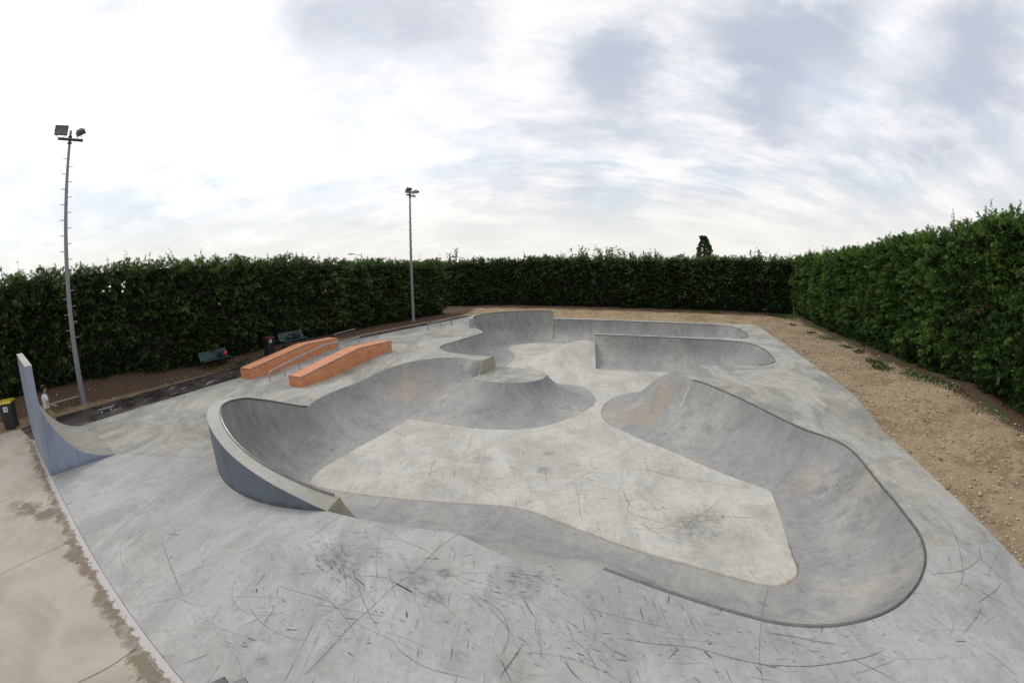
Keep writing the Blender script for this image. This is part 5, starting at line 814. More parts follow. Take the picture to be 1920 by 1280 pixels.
def submesh(name,mask,zf,mats,mi=None,smooth=True,ang=28,col=None):
    F=CF[mask]; used,inv=np.unique(F,return_inverse=True); F=inv.reshape(F.shape); U=CV[used]; z=zf(U[:,0],U[:,1]); x,y=uv2xy(U[:,0],U[:,1])
    return np_mesh(name,np.stack([x,y,z],1),F,mats,mi=None if mi is None else mi[mask],smooth=smooth,ang=ang,col=None if col is None else col(U))
def dcol(U):
    u,v=U[:,0],U[:,1]; c=np.zeros((len(U),4)); c[:,3]=1
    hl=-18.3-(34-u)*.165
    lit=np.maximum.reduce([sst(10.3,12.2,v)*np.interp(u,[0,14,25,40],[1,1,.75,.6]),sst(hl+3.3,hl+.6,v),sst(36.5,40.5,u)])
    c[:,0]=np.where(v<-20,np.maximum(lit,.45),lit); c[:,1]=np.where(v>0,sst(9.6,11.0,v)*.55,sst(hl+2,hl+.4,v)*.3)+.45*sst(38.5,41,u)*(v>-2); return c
tag(submesh('ground',(reg==0)&~isl&~isa,lambda u,v:zdirt(u,v),MT['dirt'],col=dcol),kind='structure')
tag(submesh('path',isa,lambda u,v:zdeck(u,v),MT['asphalt']),kind='structure')
tag(submesh('concrete_slab',isl,lambda u,v:zdeck(u,v),MT['slab']),kind='structure')
pour=np.interp(cen[:,1],[-13.6,-10.2,-5.8,-2,3,7.2],[4.1,5.9,6.6,6.2,6.2,6.6])
park=np.isin(reg,(1,)); mi=np.zeros(len(CF),int)
mi[(reg==1)&(cen[:,0]<pour)]=1; mi[reg==4]=2; mi[reg==2]=3
faceband=(reg==4)&(cen[:,0]>16.3)&(cen[:,0]<18.8)&(cen[:,1]>-7.64)&(cen[:,1]<-7.48)
mi[faceband]=5
# deck
tag(submesh('skatepark_deck',reg==1,lambda u,v:zdeck(u,v),[MT['deck'],MT['deck_near']],mi=mi),kind='structure')
tag(submesh('skatepark_bowl',np.isin(reg,(2,3,4)),lambda u,v:zbasin(K,u,v,0),[MT['deck'],MT['deck_near'],MT['trans'],MT['floor'],MT['deck'],MT['face']],mi=mi,ang=24,col=lambda U:wear(K,U[:,0],U[:,1])),kind='structure')
def W3(A,dz=0): A=np.asarray(A,float); x,y=uv2xy(A[:,0],A[:,1]); return np.stack([x,y,A[:,2]+dz],1)
# near raised wall
nw=tag(bpy.data.objects.new('raised_bowl_wall',None),'tall crescent concrete wall round the near left bowl corner with dark grey outer face','wall'); link(nw)
def sub_child(name,mask,sec,mat,par):
    o=submesh(name,mask,lambda u,v:zbasin(K,u,v,sec),mat,col=lambda U:wear(K,U[:,0],U[:,1])); o.parent=par; return o
sub_child('inner_face',reg==5,1,MT['trans'],nw)
def ring_uv(c,r,angs): return np.stack([c[0]+r*np.cos(angs),c[1]+r*np.sin(angs)],1)
I=W3(K.lipin); 
def param(A,n):
    s=np.r_[0,np.cumsum(np.linalg.norm(np.diff(A,axis=0),axis=1))]; t=np.linspace(0,s[-1],n); return np.stack([np.interp(t,s,A[:,k]) for k in range(3)],1)
n=90; O=param(W3(K.lipout),n); I=param(I,n)
mb=MB(); mb.grid([[tuple(p+np.array([0,0,.0])) for p in I],[tuple(p) for p in (I*.5+O*.5+np.array([0,0,.006]))],[tuple(p) for p in O]]); mb.build('wall_top',MT['lip'],nw,True)
base=O.copy(); base[:,2]=-.06
mid=O.copy(); mid[:,2]=O[:,2]-np.minimum(.05,O[:,2]*.3)
mb=MB(); mb.grid([[tuple(p) for p in O],[tuple(p) for p in mid],[tuple(p) for p in base]]); mb.build('outer_face',MT['greypaint'],nw,True)
pp=param(I,n)+np.array([0,0,.012]); mb=MB(); mb.tube([tuple(p) for p in pp[1:-1]],.028,8); mb.build('coping_pipe',MT['coping'],nw,True)
def seam_strip(name,seam,sa,sb,mat,par,n=24,dz=0.0):
    t=np.linspace(0,1,n)[:,None]; A=seam[0]*(1-t)+seam[1]*t; e=1e-4
    za=zbasin(K,A[:,0],A[:,1],sa); zb=zbasin(K,A[:,0],A[:,1],sb); x,y=uv2xy(A[:,0],A[:,1])
    lo=np.minimum(za,zb)-.01; hi=np.maximum(za,zb)
    mb=MB(); mb.grid([[ (x[i],y[i],hi[i]) for i in range(n)],[(x[i],y[i],lo[i]) for i in range(n)]]); return mb.build(name,mat,par)
seam_strip('end_face',K.seam2,1,0,MT['face'],nw); seam_strip('side_face',K.seam,1,0,MT['ramp'],nw)
a=I[0]; b=O[0]; mb=MB(); mb.add([a,b,(b[0],b[1],-.05),(a[0],a[1],-.5)],[(0,1,2,3)]); mb.build('end_cap',MT['face'],nw)
# far raised wall
fw=tag(bpy.data.objects.new('far_raised_wall',None),'curved raised concrete wall above the far left bowl in front of the dirt bank','wall'); link(fw)
fo=submesh('inner_face',reg==6,lambda u,v:zbasin(K,u,v,2),MT['trans'],col=lambda U:wear(K,U[:,0],U[:,1])); fo.parent=fw
n=40; I=param(W3(K.farin),n); T=np.gradient(I,axis=0); T[:,2]=0; T/=np.linalg.norm(T,axis=1)[:,None]; N=np.stack([-T[:,1],T[:,0],T[:,2]*0],1)
O=I+N*.28 if np.dot(N[n//2],np.array([*uv2xy(35,-14),0])-I[n//2])>0 else I-N*.28
mb=MB(); mb.grid([[tuple(p) for p in I],[tuple(p) for p in O]]); mb.build('wall_top',MT['lip'],fw,True)
B=O.copy(); B[:,2]=.3; mb=MB(); mb.grid([[tuple(p) for p in O],[tuple(p) for p in B]]); 
mb.build('outer_face',MT['bluepaint'],fw,True)
mb=MB(); mb.add([I[0],O[0],(O[0][0],O[0][1],.3),(I[0][0],I[0][1],.3)],[(0,1,2,3)]); mb.add([I[-1],O[-1],(O[-1][0],O[-1][1],.3),(I[-1][0],I[-1][1],.3)],[(0,1,2,3)]); mb.build('end_cap',MT['galv'],fw)
seam_strip('side_face',K.fseam,2,0,MT['ramp'],fw); seam_strip('end_face',K.fseam2,2,0,MT['ramp'],fw)
mb=MB(); mb.tube([tuple(p+np.array([0,0,.012])) for p in I[::2]],.028,8); mb.build('coping_pipe',MT['coping'],fw,True)
# steel coping set into the bowl edges
def coping(L,label,r=.02,dz=.006,mat='coping'):
    mb=MB(); mb.tube([tuple(p) for p in W3(L,dz)],r,8); tag(mb.build('coping_pipe',MT[mat],None,True),label,'coping','steel copings on the bowl edges')
coping(K.C1,'long dark steel coping round the near right end of the big bowl',.026)
fr=K.far[(K.far[:,1]>-8.1)]; i=np.where((fr[:,0]<26.6))[0][0]
coping(fr[:i],'thin steel coping along the straight back edge of the farthest pool',.022)
wl=K.wall; i=np.where(wl[:,0]<19.3)[0][0]; coping(wl[:i],'steel coping on the front edge of the low dividing wall and its rounded right end',.022)
coping(np.vstack([K.P2]),'steel coping round the small side pocket behind the flat topped mound',.022)
# ---------------------------------------------------------------- marks on the concrete
def ribbon(acc,uvs,w,dark,taper=True,dz=.004,smooth=True):
    A=np.array(uvs,float); 
    if smooth and len(A)>2: A=catmull(np.c_[A,np.zeros(len(A))],4)[:,:2]
    A=dense(A,max(.05,min(.15,np.hypot(*(A[-1]-A[0]))/4)))
    if len(A)<2: return
    T=np.gradient(A,axis=0); T/=np.hypot(T[:,0],T[:,1])[:,None]+1e-9; N=np.stack([-T[:,1],T[:,0]],1)
    t=np.linspace(0,1,len(A)); ww=w*np.clip(np.minimum(t,1-t)*6+.15,0,1) if taper else np.full(len(A),w); dd=dark*(np.clip(np.minimum(t,1-t)*5+.3,0,1) if taper else 1)
    acc.append((A+N*ww[:,None]/2,A-N*ww[:,None]/2,np.broadcast_to(dd,(len(A),)),dz))
def flush(acc,name,mat,**kw):
    P=np.vstack([np.vstack([a,b]) for a,b,_,_ in acc]); z,r=zsurf(K,P[:,0],P[:,1]); 
    x,y=uv2xy(P[:,0],P[:,1]); F=[];C=[];k=0;DZ=[]
    for a,b,d,dz in acc:
        n=len(a); F+=[(k+i,k+i+1,k+n+i+1,k+n+i) for i in range(n-1)]; C+=list(d)+list(d); DZ+=[dz]*(2*n); k+=2*n
    C=np.array(C); col=np.stack([C,C,C,np.ones_like(C)],1); V=np.stack([x,y,z+np.array(DZ)],1); F=np.array(F)
    e=np.abs(V[F][:,:,2].max(1)-V[F][:,:,2].min(1)); F=F[e<.25]
    return tag(np_mesh(name,V,F,mat,col=col),**kw)
acc=[]
for L,w_,k in DATA['skid']: ribbon(acc,L,w_*.0065,min(1,k*.72),dz=.0065)
SC=[(u,v) for u,v in DATA['scuff'] if rng.random()<.8]+[(u+rng.normal()*.22,v+rng.normal()*.22) for u,v in DATA['scuff'] if rng.random()<.7]
for i,(u,v) in enumerate(SC):
    dist=math.hypot(u,v); big=min(1.0+dist/14,2.0)
    L=(rng.gamma(1.6,.022)*big+.012)*(3.2 if rng.random()<.05 else 1); a=1.9+.9*float(vn(u,v,.8,3))+rng.normal(0,.3) if rng.random()<.8 else rng.uniform(0,3.14); c=rng.normal(0,.14)
    t=np.linspace(-.5,.5,4); q=[(u+L*s*math.cos(a+c*s),v+L*s*math.sin(a+c*s)) for s in t]
    ribbon(acc,q,rng.uniform(.004,.013)*big if rng.random()<.93 else .028,min(.9,.12+rng.gamma(1.6,.17)),dz=.005+.001*(i%3),smooth=False)
SRC=[q for q in DATA['scuff']]
for i in range(160):
    u,v=SRC[rng.integers(len(SRC))]; u+=rng.normal()*.4; v+=rng.normal()*.4; L=rng.uniform(.3,1.9); a=1.9+.9*float(vn(u,v,.35,7))+rng.normal(0,.45); c=rng.normal(0,.5); t=np.linspace(-.5,.5,8)
    q=[(u+L*s*math.cos(a+c*s),v+L*s*math.sin(a+c*s)) for s in t]; z_,r_=zsurf(K,[p[0] for p in q],[p[1] for p in q])
    if len(set(r_))>1 or 0 in r_: continue
    ribbon(acc,q,rng.uniform(.003,.008)*(1+math.hypot(u,v)/14),rng.uniform(.1,.5),dz=.0055+.0005*(i%4),smooth=False)
# dashed tyre-like prints
for (u0,v0,du,dv,n) in [(2.75,.55,.012,.03,16),(2.5,1.3,-.004,.03,20),(2.35,2.1,-.01,.028,14),(2.9,-.4,.01,.03,12)]:
    for i in range(n): 
        u=u0+du*i; v=v0+dv*i; ribbon(acc,[(u-.02,v-.006),(u+.02,v+.006)],.011,.7,dz=.008,smooth=False)
flush(acc,'scuff_marks',MT['scuff'],label='black rubber scuffs and skid lines over the concrete',cat='marks',kind='stuff')
acc=[]
for L,w_,k in DATA['joint']: 
    if k>0: ribbon(acc,L,w_*.008,k*(.6 if w_>2 else .95),taper=False,dz=.0045)
ribbon(acc,[(2.0,-13.3),(1.09,-4.6),(.65,-.3),(.2,4.2)],.012,.55,taper=False,dz=.005,smooth=False)
ribbon(acc,K.T1[:,:2],.014,.3,taper=False,dz=.006); ribbon(acc,K.H[20:,:2],.014,.35,taper=False,dz=.006); ribbon(acc,K.H[:20,:2],.03,.4,taper=False,dz=.006)
flush(acc,'joint_lines',MT['joint'],label='thin dark joint lines and cracks between the concrete pours',cat='joints',kind='stuff')
acc=[]
H=K.H[::-1]; ribbon(acc,H[:70,:2]+np.array([[.04,0]]),.06,.32,taper=False,dz=.0035); ribbon(acc,K.T1[:14,:2]+np.array([[.0,.04]]),.05,.3,taper=False,dz=.0035)
ribbon(acc,DATA['corner'],.10,1,dz=.0036) if 'corner' in DATA else None
flush(acc,'rim_line',MT['rim'],label='rusty pink chipped rim round the flat bottom of the bowl',cat='rim',kind='stuff')
acc=[]
ribbon(acc,[(25.83,-3.915),(25.3,-3.81),(24.7,-3.69),(24.2,-3.59)],.05,.9,taper=False,dz=.008,smooth=False)  # light caught by the dividing wall's end edge, painted as a pale ribbon
ribbon(acc,DATA['panel'],.045,.95,taper=True,dz=.006,smooth=False)
ribbon(acc,[(1.05,-4.4),(1.5,-8.6),(1.98,-13.2)],.05,.0,taper=False)
flush(acc,'seam_and_edge_light',MT['pale_mark'],label='pale seam down the side of the concrete hip, and edge light painted on the dividing wall end',cat='seam',kind='stuff')

# ---------------------------------------------------------------- tall quarter wall on the left (local X = v, Y = u)
t=thing('quarter_ramp','tall narrow lavender painted quarter ramp wall standing at the left edge of the skatepark','ramp',2.0,-13.6,0.0,rot=-R_(5.2))
prof=[(.20,2.93),(.20,2.2),(.205,1.87),(.27,1.62),(.36,1.42),(.47,1.22),(.60,1.0),(.76,.77),(.90,.60),(1.06,.44),(1.24,.31),(1.46,.20),(1.70,.11),(1.95,.045),(2.16,.004)]
def ramp_rows(x): return [(x,y,z) for y,z in prof]
mb=MB(); mb.grid([ramp_rows(0.0),ramp_rows(-1.3),ramp_rows(-2.7),ramp_rows(-4.0)]); mb.build('riding_surface',MT['ramp'],t,True,60)
mb=MB(); 
for x in (0.0,-4.0):
    mb=MB()
    for (y0,z0),(y1,z1) in zip(prof[:-1],prof[1:]): mb.add([(x,y0,0 if False else z0),(x,y1,z1),(x,y1,-.02),(x,y0,-.02)],[(0,1,2,3)])
    mb.add([(x,0,-.02),(x,.20,-.02),(x,.20,2.93),(x,0,2.93)],[(0,1,2,3)])
    mb.build('side_panel',MT['bluepaint'],t)
mb=MB(); mb.add([(0,0,-.02),(-4,0,-.02),(-4,0,2.93),(0,0,2.93)],[(0,1,2,3)]); mb.build('back_panel',MT['bluepaint'],t)
mb=MB(); mb.box((-2,.1,2.94),(4.01,.215,.02)); mb.build('top_edge',MT['lip'],t)
# ---------------------------------------------------------------- orange ledges
def ledge(label,u0,v0,L,kink,zt,wid,group):
    "zt: absolute heights of the top at start, kink, end"
    t=thing('grind_ledge',label,'ledge',u0,v0,0.0,rot=-R_(2.9)*0,group=group); slope=.05
    ys=np.array([0,.35,kink-.5,kink-.15,kink+.15,kink+.7,L]); zz=np.interp(ys,[0,kink,L],zt); zz[3]-=.015; zz[4]-=.015
    ys=np.sort(np.r_[ys,np.linspace(.3,L-.2,14)]); zz=np.interp(ys,[0,kink-.15,kink+.15,L],[zt[0],zt[1]-.035,zt[1]-.01,zt[2]])
    x=lambda y:slope*y
    gz=np.array([float(zdeck(np.array([u0+y]),np.array([v0+slope*y]))[0]) for y in ys])-.03
    A=[(x(y),y,z) for y,z in zip(ys,zz)]; B=[(x(y)-wid,y,z) for y,z in zip(ys,zz)]
    A0=[(x(y),y,z) for y,z in zip(ys,gz)]; B0=[(x(y)-wid,y,z) for y,z in zip(ys,gz)]
    mb=MB(); mb.grid([B0,B,A,A0]); n=len(ys)
    mb.add([A[0],B[0],B0[0],A0[0]],[(0,1,2,3)]); mb.add([A[-1],B[-1],B0[-1],A0[-1]],[(0,1,2,3)]); mb.build('body',MT['ledge'],t)
    for off in (0.0,-wid):
        mb=MB(); w=.035; s=1 if off==0 else -1
        q=lambda y,z,dx,dz:(x(y)+off+s*dx,y,z+dz)
        rows=[[q(y,z,-w,.003) for y,z in zip(ys,zz)],[q(y,z,.004,.004) for y,z in zip(ys,zz)],[q(y,z,.004,-w) for y,z in zip(ys,zz)]]
        mb.grid(rows); mb.build('edge_angle',MT['steel'],t)
    mb=MB(); mb.box((x(0)-wid/2,-.004,zz[0]-.012),(wid+.006,.02,.032)); mb.build('edge_angle',MT['steel'],t)
    return t
ledge('right hand orange painted concrete grind ledge, nearer the bowl',12.2,-13.28,6.15,3.65,(.44,.98,.90),.76,'orange ledges beside the kinked rail')
ledge('left hand orange painted concrete grind ledge, nearer the bench and hedge',12.25,-16.8,6.0,3.6,(.47,.99,.93),.76,'orange ledges beside the kinked rail')
# ---------------------------------------------------------------- rails
t=thing('kinked_rail','long kinked round steel handrail on legs running between the two orange ledges','rail',12.3,-15.5,0.0)
kp=lambda u:(-.1*(u-12.4),u-12.3)
tz=lambda u:float(np.interp(u,[12.3,16.45,17.3,20.0],[.43,.85,.80,.70]))
uu=[12.34,12.36,12.42,12.52,12.7,13.4,14.4,15.4,16.2,16.45,16.7,17.5,18.6,19.5,19.78]
zz=[.30,.37,.42,.45,.47]+[tz(u)+.02 for u in uu[5:]]
mb=MB(); mb.tube([(*kp(u),z) for u,z in zip(uu,zz)],.034,8); mb.build('top_tube',MT['galv'],t,True)
for u in (12.34,13.35,14.4,15.4,16.5,17.5,18.55,19.7):
    x,y=kp(u); z0=float(zdeck(np.array([u]),np.array([-15.5+x]))[0]); mb=MB(); mb.tube([(x,y,z0-.02),(x,y,(tz(u) if u>12.5 else .32))],.027,8); mb.cur=0; mb.build('leg',MT['galv'],t,True)
t=thing('flat_rail','low blue grey flat rail on three legs on the deck beside the small side pocket','rail',25.2,-14.75)
mb=MB(); mb.tube([(0,0,.05),(0,.0,.33),(0,.03,.385),(0,.09,.41),(.06,3.1,.41),(.07,3.17,.385),(.07,3.2,.33),(.07,3.2,0)],.034,8); mb.build('top_tube',MT['bluesteel'],t,True)
for y,x in ((0,0),(1.6,.03),(3.2,.07)): mb=MB(); mb.tube([(x,y,-.02),(x,y,.38)],.028,8); mb.build('leg',MT['bluesteel'],t,True)
def bar_rail(label,u,v,L,rot,z,h,legs,wid=.12,group=None):
    t=thing('low_bar_rail',label,'rail',u,v,z,rot=rot,group=group)
    mb=MB(); mb.box((0,L/2,h),(wid,L,.035),bev=.008); mb.build('top_bar',MT['galv'],t)
    for y in legs:
        for dx in (-.0,):
            for k in (-.07,.07): mb=MB(); mb.tube([(0,y+k,-.03),(0,y+k,h-.01)],.024,6); mb.build('leg',MT['darksteel'],t,True)
    return t
bar_rail('low flat metal bar on thin paired legs in the dirt beside the near floodlight mast',3.45,-21.0,1.85,0,.02,.40,(.12,.85,1.7),.14,'low bars along the hedge side dirt')
bar_rail('low thin bar on dark legs behind the far end of the left orange ledge',19.6,-18.05,2.4,R_(6),.36,.50,(.25,2.15),.08,'low bars along the hedge side dirt')
# ---------------------------------------------------------------- floodlight masts
def mast(label,u,v,H,s=1.0,z=None,arm=0):
    t=thing('floodlight_mast',label,'floodlight',u,v,z,group='floodlight masts')
    zz=np.linspace(-.1,H,14); mb=MB(); mb.tube([(0,0,q) for q in zz],[.135-.075*max(q,0)/H for q in zz],12); mb.build('pole',MT['polegrey'],t,True)
    mb=MB(); mb.tube([(0,0,-.05),(0,0,.03)],.24,12); mb.build('base_plate',MT['polegrey'],t,True)
    sp=.647*s
    for k in range(25):
        q=2.49*s+sp/2*k
        if q>H-.75: break
        r=.135-.075*q/H; sd=1 if k%2 else -1
        mb=MB(); mb.tube([(0,sd*(r-.02),q),(0,sd*(r+.17),q+.012),(0,sd*(r+.185),q+.03)],[.019,.017,.012],6); mb.build('climbing_rung',MT['polegrey'],t,True)
    zc=H-.42
    mb=MB(); mb.box((.10,0,zc),(.10,1.22,.11),bev=.01); mb.tube([(0,0,zc-.16),(0,0,zc-.10)],.11,10); mb.tube([(0,0,zc+.12),(0,0,zc+.17)],.10,10); mb.build('crossbar',MT['housing'],t)
    for k,(yy,az,tilt,mat) in enumerate(((-.50,R_(-8),R_(28),'housing'),(.42,R_(68),R_(66),'housing2'))):
        # lamp frame: local -Z' is the lit side
        Rm=Euler((0,0,az)).to_matrix()@Euler((0,tilt,0)).to_matrix()
        c=Vector((.16,yy,zc+.36))
        f=MB(); hw,hh,dp=.29,.20,.10
        # housing: local x = light direction, y = width, z = height
        P=lambda x,y,z:c+Rm@Vector((x,y,z))
        fr=[P(.06,-hw,-hh),P(.06,hw,-hh),P(.06,hw,hh),P(.06,-hw,hh)]; bk=[P(-dp,-hw*.55,-hh*.75),P(-dp,hw*.55,-hh*.75),P(-dp,hw*.55,hh*.45),P(-dp,-hw*.55,hh*.45)]
        f.add(fr+bk,[(4,7,6,5),(0,1,5,4),(1,2,6,5),(2,3,7,6),(3,0,4,7)])
        # frame rim
        for a,b in ((0,1),(1,2),(2,3),(3,0)): f.tube([fr[a],fr[b]],.022,6)
        # cowl over the top edge
        f.add([P(.06,-hw,hh),P(.06,hw,hh),P(.20,hw*.9,hh+.02),P(.20,-hw*.9,hh+.02)],[(0,1,2,3)])
        h=f.build('lamp_head',MT[mat],t)
        gmb=MB(); gmb.add([P(.055,-hw*.92,-hh*.9),P(.055,hw*.92,-hh*.9),P(.055,hw*.92,hh*.9),P(.055,-hw*.92,hh*.9)],[(0,1,2,3)]); gmb.build('glass',MT['glass'],h)
        br=MB(); br.tube([P(-.02,-hw-.02,0),Vector((.12,yy-.22 if k==0 else yy-.12,zc+.12)),Vector((.10,yy-.08,zc+.05)),Vector((.10,yy+.08,zc+.05)),Vector((.12,yy+.22 if k==0 else yy+.12,zc+.12)),P(-.02,hw+.02,0)],.016,6); br.build('bracket',MT['galv'],h,True)
    return t
mast('near tall grey floodlight mast with climbing rungs rising beside the low bar on the left',5.54,-21.15,11.5,1.0,0.0)
mast('far tall grey floodlight mast rising by the hedge corner at the end of the path',29.27,-18.48,10.15,.92)
# ---------------------------------------------------------------- green benches
def bench(label,u,v,rot,z=None):
    t=thing('park_bench',label,'bench',u,v,z,rot=rot,group='green park benches')
    L=1.8; prof=[(.40,.44),(.36,.455),(.20,.44),(.05,.425),(0,.45),(-.06,.56),(-.12,.72),(-.16,.84)]
    mb=MB(); rows=[]
    for k in range(2):
        rows.append(None)
    # local: X = forward (towards the park), Y = length
    top=[[(x,y,z) for x,z in prof] for y in np.linspace(-L/2,L/2,13)]; mb.grid(top); bot=[[(x-.02,y,z-.035) for x,z in prof] for y in np.linspace(-L/2,L/2,13)]; mb.grid(bot)
    mb.build('seat_shell',MT['darkgreen'],t,True,60)
    mb=MB(); mb.tube([(.41,-L/2,.435),(.41,L/2,.435)],.022,6); mb.tube([(-.165,-L/2,.85),(-.165,L/2,.85)],.016,6); mb.build('edge_trim',MT['edgegreen'],t,True)
    for s in (-1,1):
        mb=MB()
        mb.tube([(x+.004,s*L/2,z) for x,z in prof],.018,6); mb.tube([(x+.006,s*(L/2-.2),z+.004) for x,z in prof],.014,6); mb.build('side_trim',MT['edgegreen'],t,True)
        mb=MB(); mb.tube([(.30,s*.68,-.03),(.16,s*.68,.2),(.22,s*.68,.42)],.03,6); mb.tube([(-.12,s*.68,-.03),(.08,s*.68,.2),(.0,s*.68,.42)],.03,6); mb.build('leg',MT['black'],t,True)
    return t
bench('dark green bench below the left hedge with a red and black bag on its seat',13.35,-21.55,0)
bench('dark green bench beside the burgundy lidded bin and behind the left orange ledge',17.75,-19.75,R_(-4))
bench('empty dark green bench in the far right corner under the hedge',39.6,9.9,R_(132))
def lump(mb,c,r,sz,seed,sub=3):
    bm=bmesh.new(); bmesh.ops.create_icosphere(bm,subdivisions=sub,radius=1); rr=random.Random(seed)
    o=[rr.uniform(0,6) for _ in range(4)]
    vs=[]
    for q in bm.verts:
        p=q.co.copy(); k=1+.14*math.sin(p.x*4+o[0])*math.sin(p.y*5+o[1])+.10*math.sin(p.z*7+o[2]+p.x*3); p=Vector((math.copysign(abs(p.x)**.8,p.x)*sz[0],math.copysign(abs(p.y)**.8,p.y)*sz[1],math.copysign(abs(p.z)**.8,p.z)*sz[2]))*k*r
        if p.z<-sz[2]*r*.85: p.z=-sz[2]*r*.85
        vs.append(p+Vector(c))
    bm.verts.index_update(); mb.add(vs,[[q.index for q in f.verts] for f in bm.faces]); bm.free()
t=thing('backpack','red and dark backpack lying on the bench under the left hedge','backpack',13.85,-21.4)
mb=MB(); lump(mb,(.0,-.05,.58),.17,(1,1,1),3); mb.build('bag_body',MT['darkcloth'],t,True,80); mb=MB(); lump(mb,(.10,.10,.60),.13,(1,1,1.1),5); mb.build('front_pocket',MT['redcloth'],t,True,80); mb=MB(); lump(mb,(.13,.14,.70),.045,(1,1,1),8,2); mb.build('tag_patch',MT['sticker'],t,True,80); mb=MB(); lump(mb,(.12,.02,.50),.06,(1,1.6,.6),9,2); mb.build('strap',MT['bluecloth'],t,True,80)
for k,(u,v,s,lab) in enumerate(((17.35,-19.6,.17,'round black bag on the bench next to the burgundy lidded bin, nearer the bin'),(17.95,-19.62,.21,'larger black bag on the bench next to the burgundy lidded bin, farther from the bin'))):
    t=thing('bag',lab,'bag',u,v,group='black bags on the bench'); mb=MB(); lump(mb,(.08,0,.46+s*.85),s,(1,1.25,1),20+k); mb.build('bag_body',MT['darkcloth'],t,True,80)
    mb=MB(); mb.tube([(.08,-.1,.46+s*1.6),(.1,-.05,.46+s*2.0),(.1,.05,.46+s*2.0),(.08,.1,.46+s*1.6)],.012,6); mb.build('handle',MT['black'],t,True)
# ---------------------------------------------------------------- bins
def bin_(label,u,v,rot,lid,h,wd,dp,st,z=None):
    t=thing('wheelie_bin',label,'bin',u,v,z,rot=rot,group='litter bins along the hedge')
    mb=MB(); a,b=.80,1.0; w0,w1,d0,d1=wd*a/2,wd*b/2,dp*a/2,dp*b/2
    hb=h*.9; V=[(-d0,-w0,.04),(d0,-w0,.04),(d0,w0,.04),(-d0,w0,.04),(-d1,-w1,hb),(d1,-w1,hb),(d1,w1,hb),(-d1,w1,hb)]
    mb.add(V,[(0,3,2,1),(4,5,6,7),(0,1,5,4),(1,2,6,5),(2,3,7,6),(3,0,4,7)]); mb.box((0,0,hb+.0),(dp+.03,wd+.03,.04),bev=.01); mb.build('body',MT['black'],t)
    mb=MB(); mb.prism([(-1,0),(1,0),(1,.2),(.6,.75),(-.6,1),(-1,.6)],-wd/2-.02,wd/2+.02); mb.v=[((y*(dp/2+.03)),x,hb+.022+z*h*.09) for x,y,z in mb.v]; mb.build('lid',MT[lid],t)
    for s in (-1,1): mb=MB(); mb.tube([(-d0-.02,s*w0-.02,.09),(-d0-.02,s*w0+.02,.09)],.09,12); mb.build('wheel',MT['black'],t,True)
    mb=MB(); mb.tube([(-d1-.05,-w1*.8,hb-.02),(-d1-.05,w1*.8,hb-.02)],.015,6); mb.build('handle',MT['black'],t,True)
    zz,sw,sh=st; xf=d0+(d1-d0)*(zz-.04)/(hb-.04)+.004; k=(d1-d0)/(hb-.04)
    mb=MB(); mb.add([(xf-k*sh/2,-sw/2,zz-sh/2),(xf-k*sh/2,sw/2,zz-sh/2),(xf+k*sh/2,sw/2,zz+sh/2),(xf+k*sh/2,-sw/2,zz+sh/2)],[(0,1,2,3)]); s=mb.build('sticker',MT['sticker'],t)
    mb=MB(); e=.004
    for y0,y1,z0,z1 in ((-.3,.1,.15,.3),(-.1,.3,-.05,.1),(-.05,.3,-.3,-.12)): mb.add([(xf+k*z0*sh+e,y0*sw,zz+z0*sh),(xf+k*z0*sh+e,y1*sw,zz+z0*sh),(xf+k*z1*sh+e,y1*sw,zz+z1*sh),(xf+k*z1*sh+e,y0*sw,zz+z1*sh)],[(0,1,2,3)])
    mb.build('print',MT['ink'],s); return t
bin_('black wheelie bin with a yellow lid at the left edge behind the quarter ramp',1.95,-20.65,R_(-28),'yellow',1.09,.56,.62,(.80,.20,.20),0.0)
bin_('black bin with a burgundy lid beside the second bench behind the left orange ledge',15.95,-19.75,R_(-12),'burgundy',1.02,.48,.5,(.80,.17,.17))
# ---------------------------------------------------------------- skateboard
t=thing('skateboard','black skateboard with white wheels standing on the dark asphalt path','skateboard',5.8,-18.75,.002,rot=R_(-6))
mb=MB(); n=17; rows=[]
for dz in (0.0,-.012):
    rr=[]
    for i in range(n):
        y=-.40+.80*i/(n-1); k=abs(y)/.40; w=.10*math.sqrt(max(1-max(0,(k-.72)/.28)**2,0.0))+.001; z=.115+(.055*((k-.68)/.32)**1.5 if k>.68 else 0)+dz
        rr.append([(-w,y,z+.006),(0,y,z),(w,y,z+.006)])
    mb.grid(rr)
mb.build('deck',MT['galv'],t,True,60)
for y in (-.21,.21):
    mb=MB(); mb.box((0,y,.08),(.05,.06,.05)); mb.tube([(-.10,y,.048),(.10,y,.048)],.009,6); tr=mb.build('truck',MT['galv'],t)
    for s in (-1,1): mb=MB(); mb.tube([(s*.085,y,.030),(s*.12,y,.030)],.030,12); mb.build('wheel',MT['white'],tr,True)
# ---------------------------------------------------------------- person (skin modifier figure)
pr=thing('person','person in white t-shirt and khaki shorts walking behind the quarter ramp, right arm forward','person',3.22,-18.15,0.0,rot=0); pr.scale=(.93,.93,.93)
def skin(name,joints,bones,mat,par,sub=2,root=0):
    me=bpy.data.meshes.new(name); me.from_pydata([j[0] for j in joints],bones,[]); o=bpy.data.objects.new(name,me); link(o,par); me.materials.append(mat)
    md=o.modifiers.new('skin','SKIN'); md.use_smooth_shade=True
    for i,j in enumerate(joints): r=j[1]; me.skin_vertices[0].data[i].radius=(r,r) if not isinstance(r,tuple) else r; me.skin_vertices[0].data[i].use_root=(i==root)
    s=o.modifiers.new('sub','SUBSURF'); s.levels=sub; s.render_levels=sub; return o
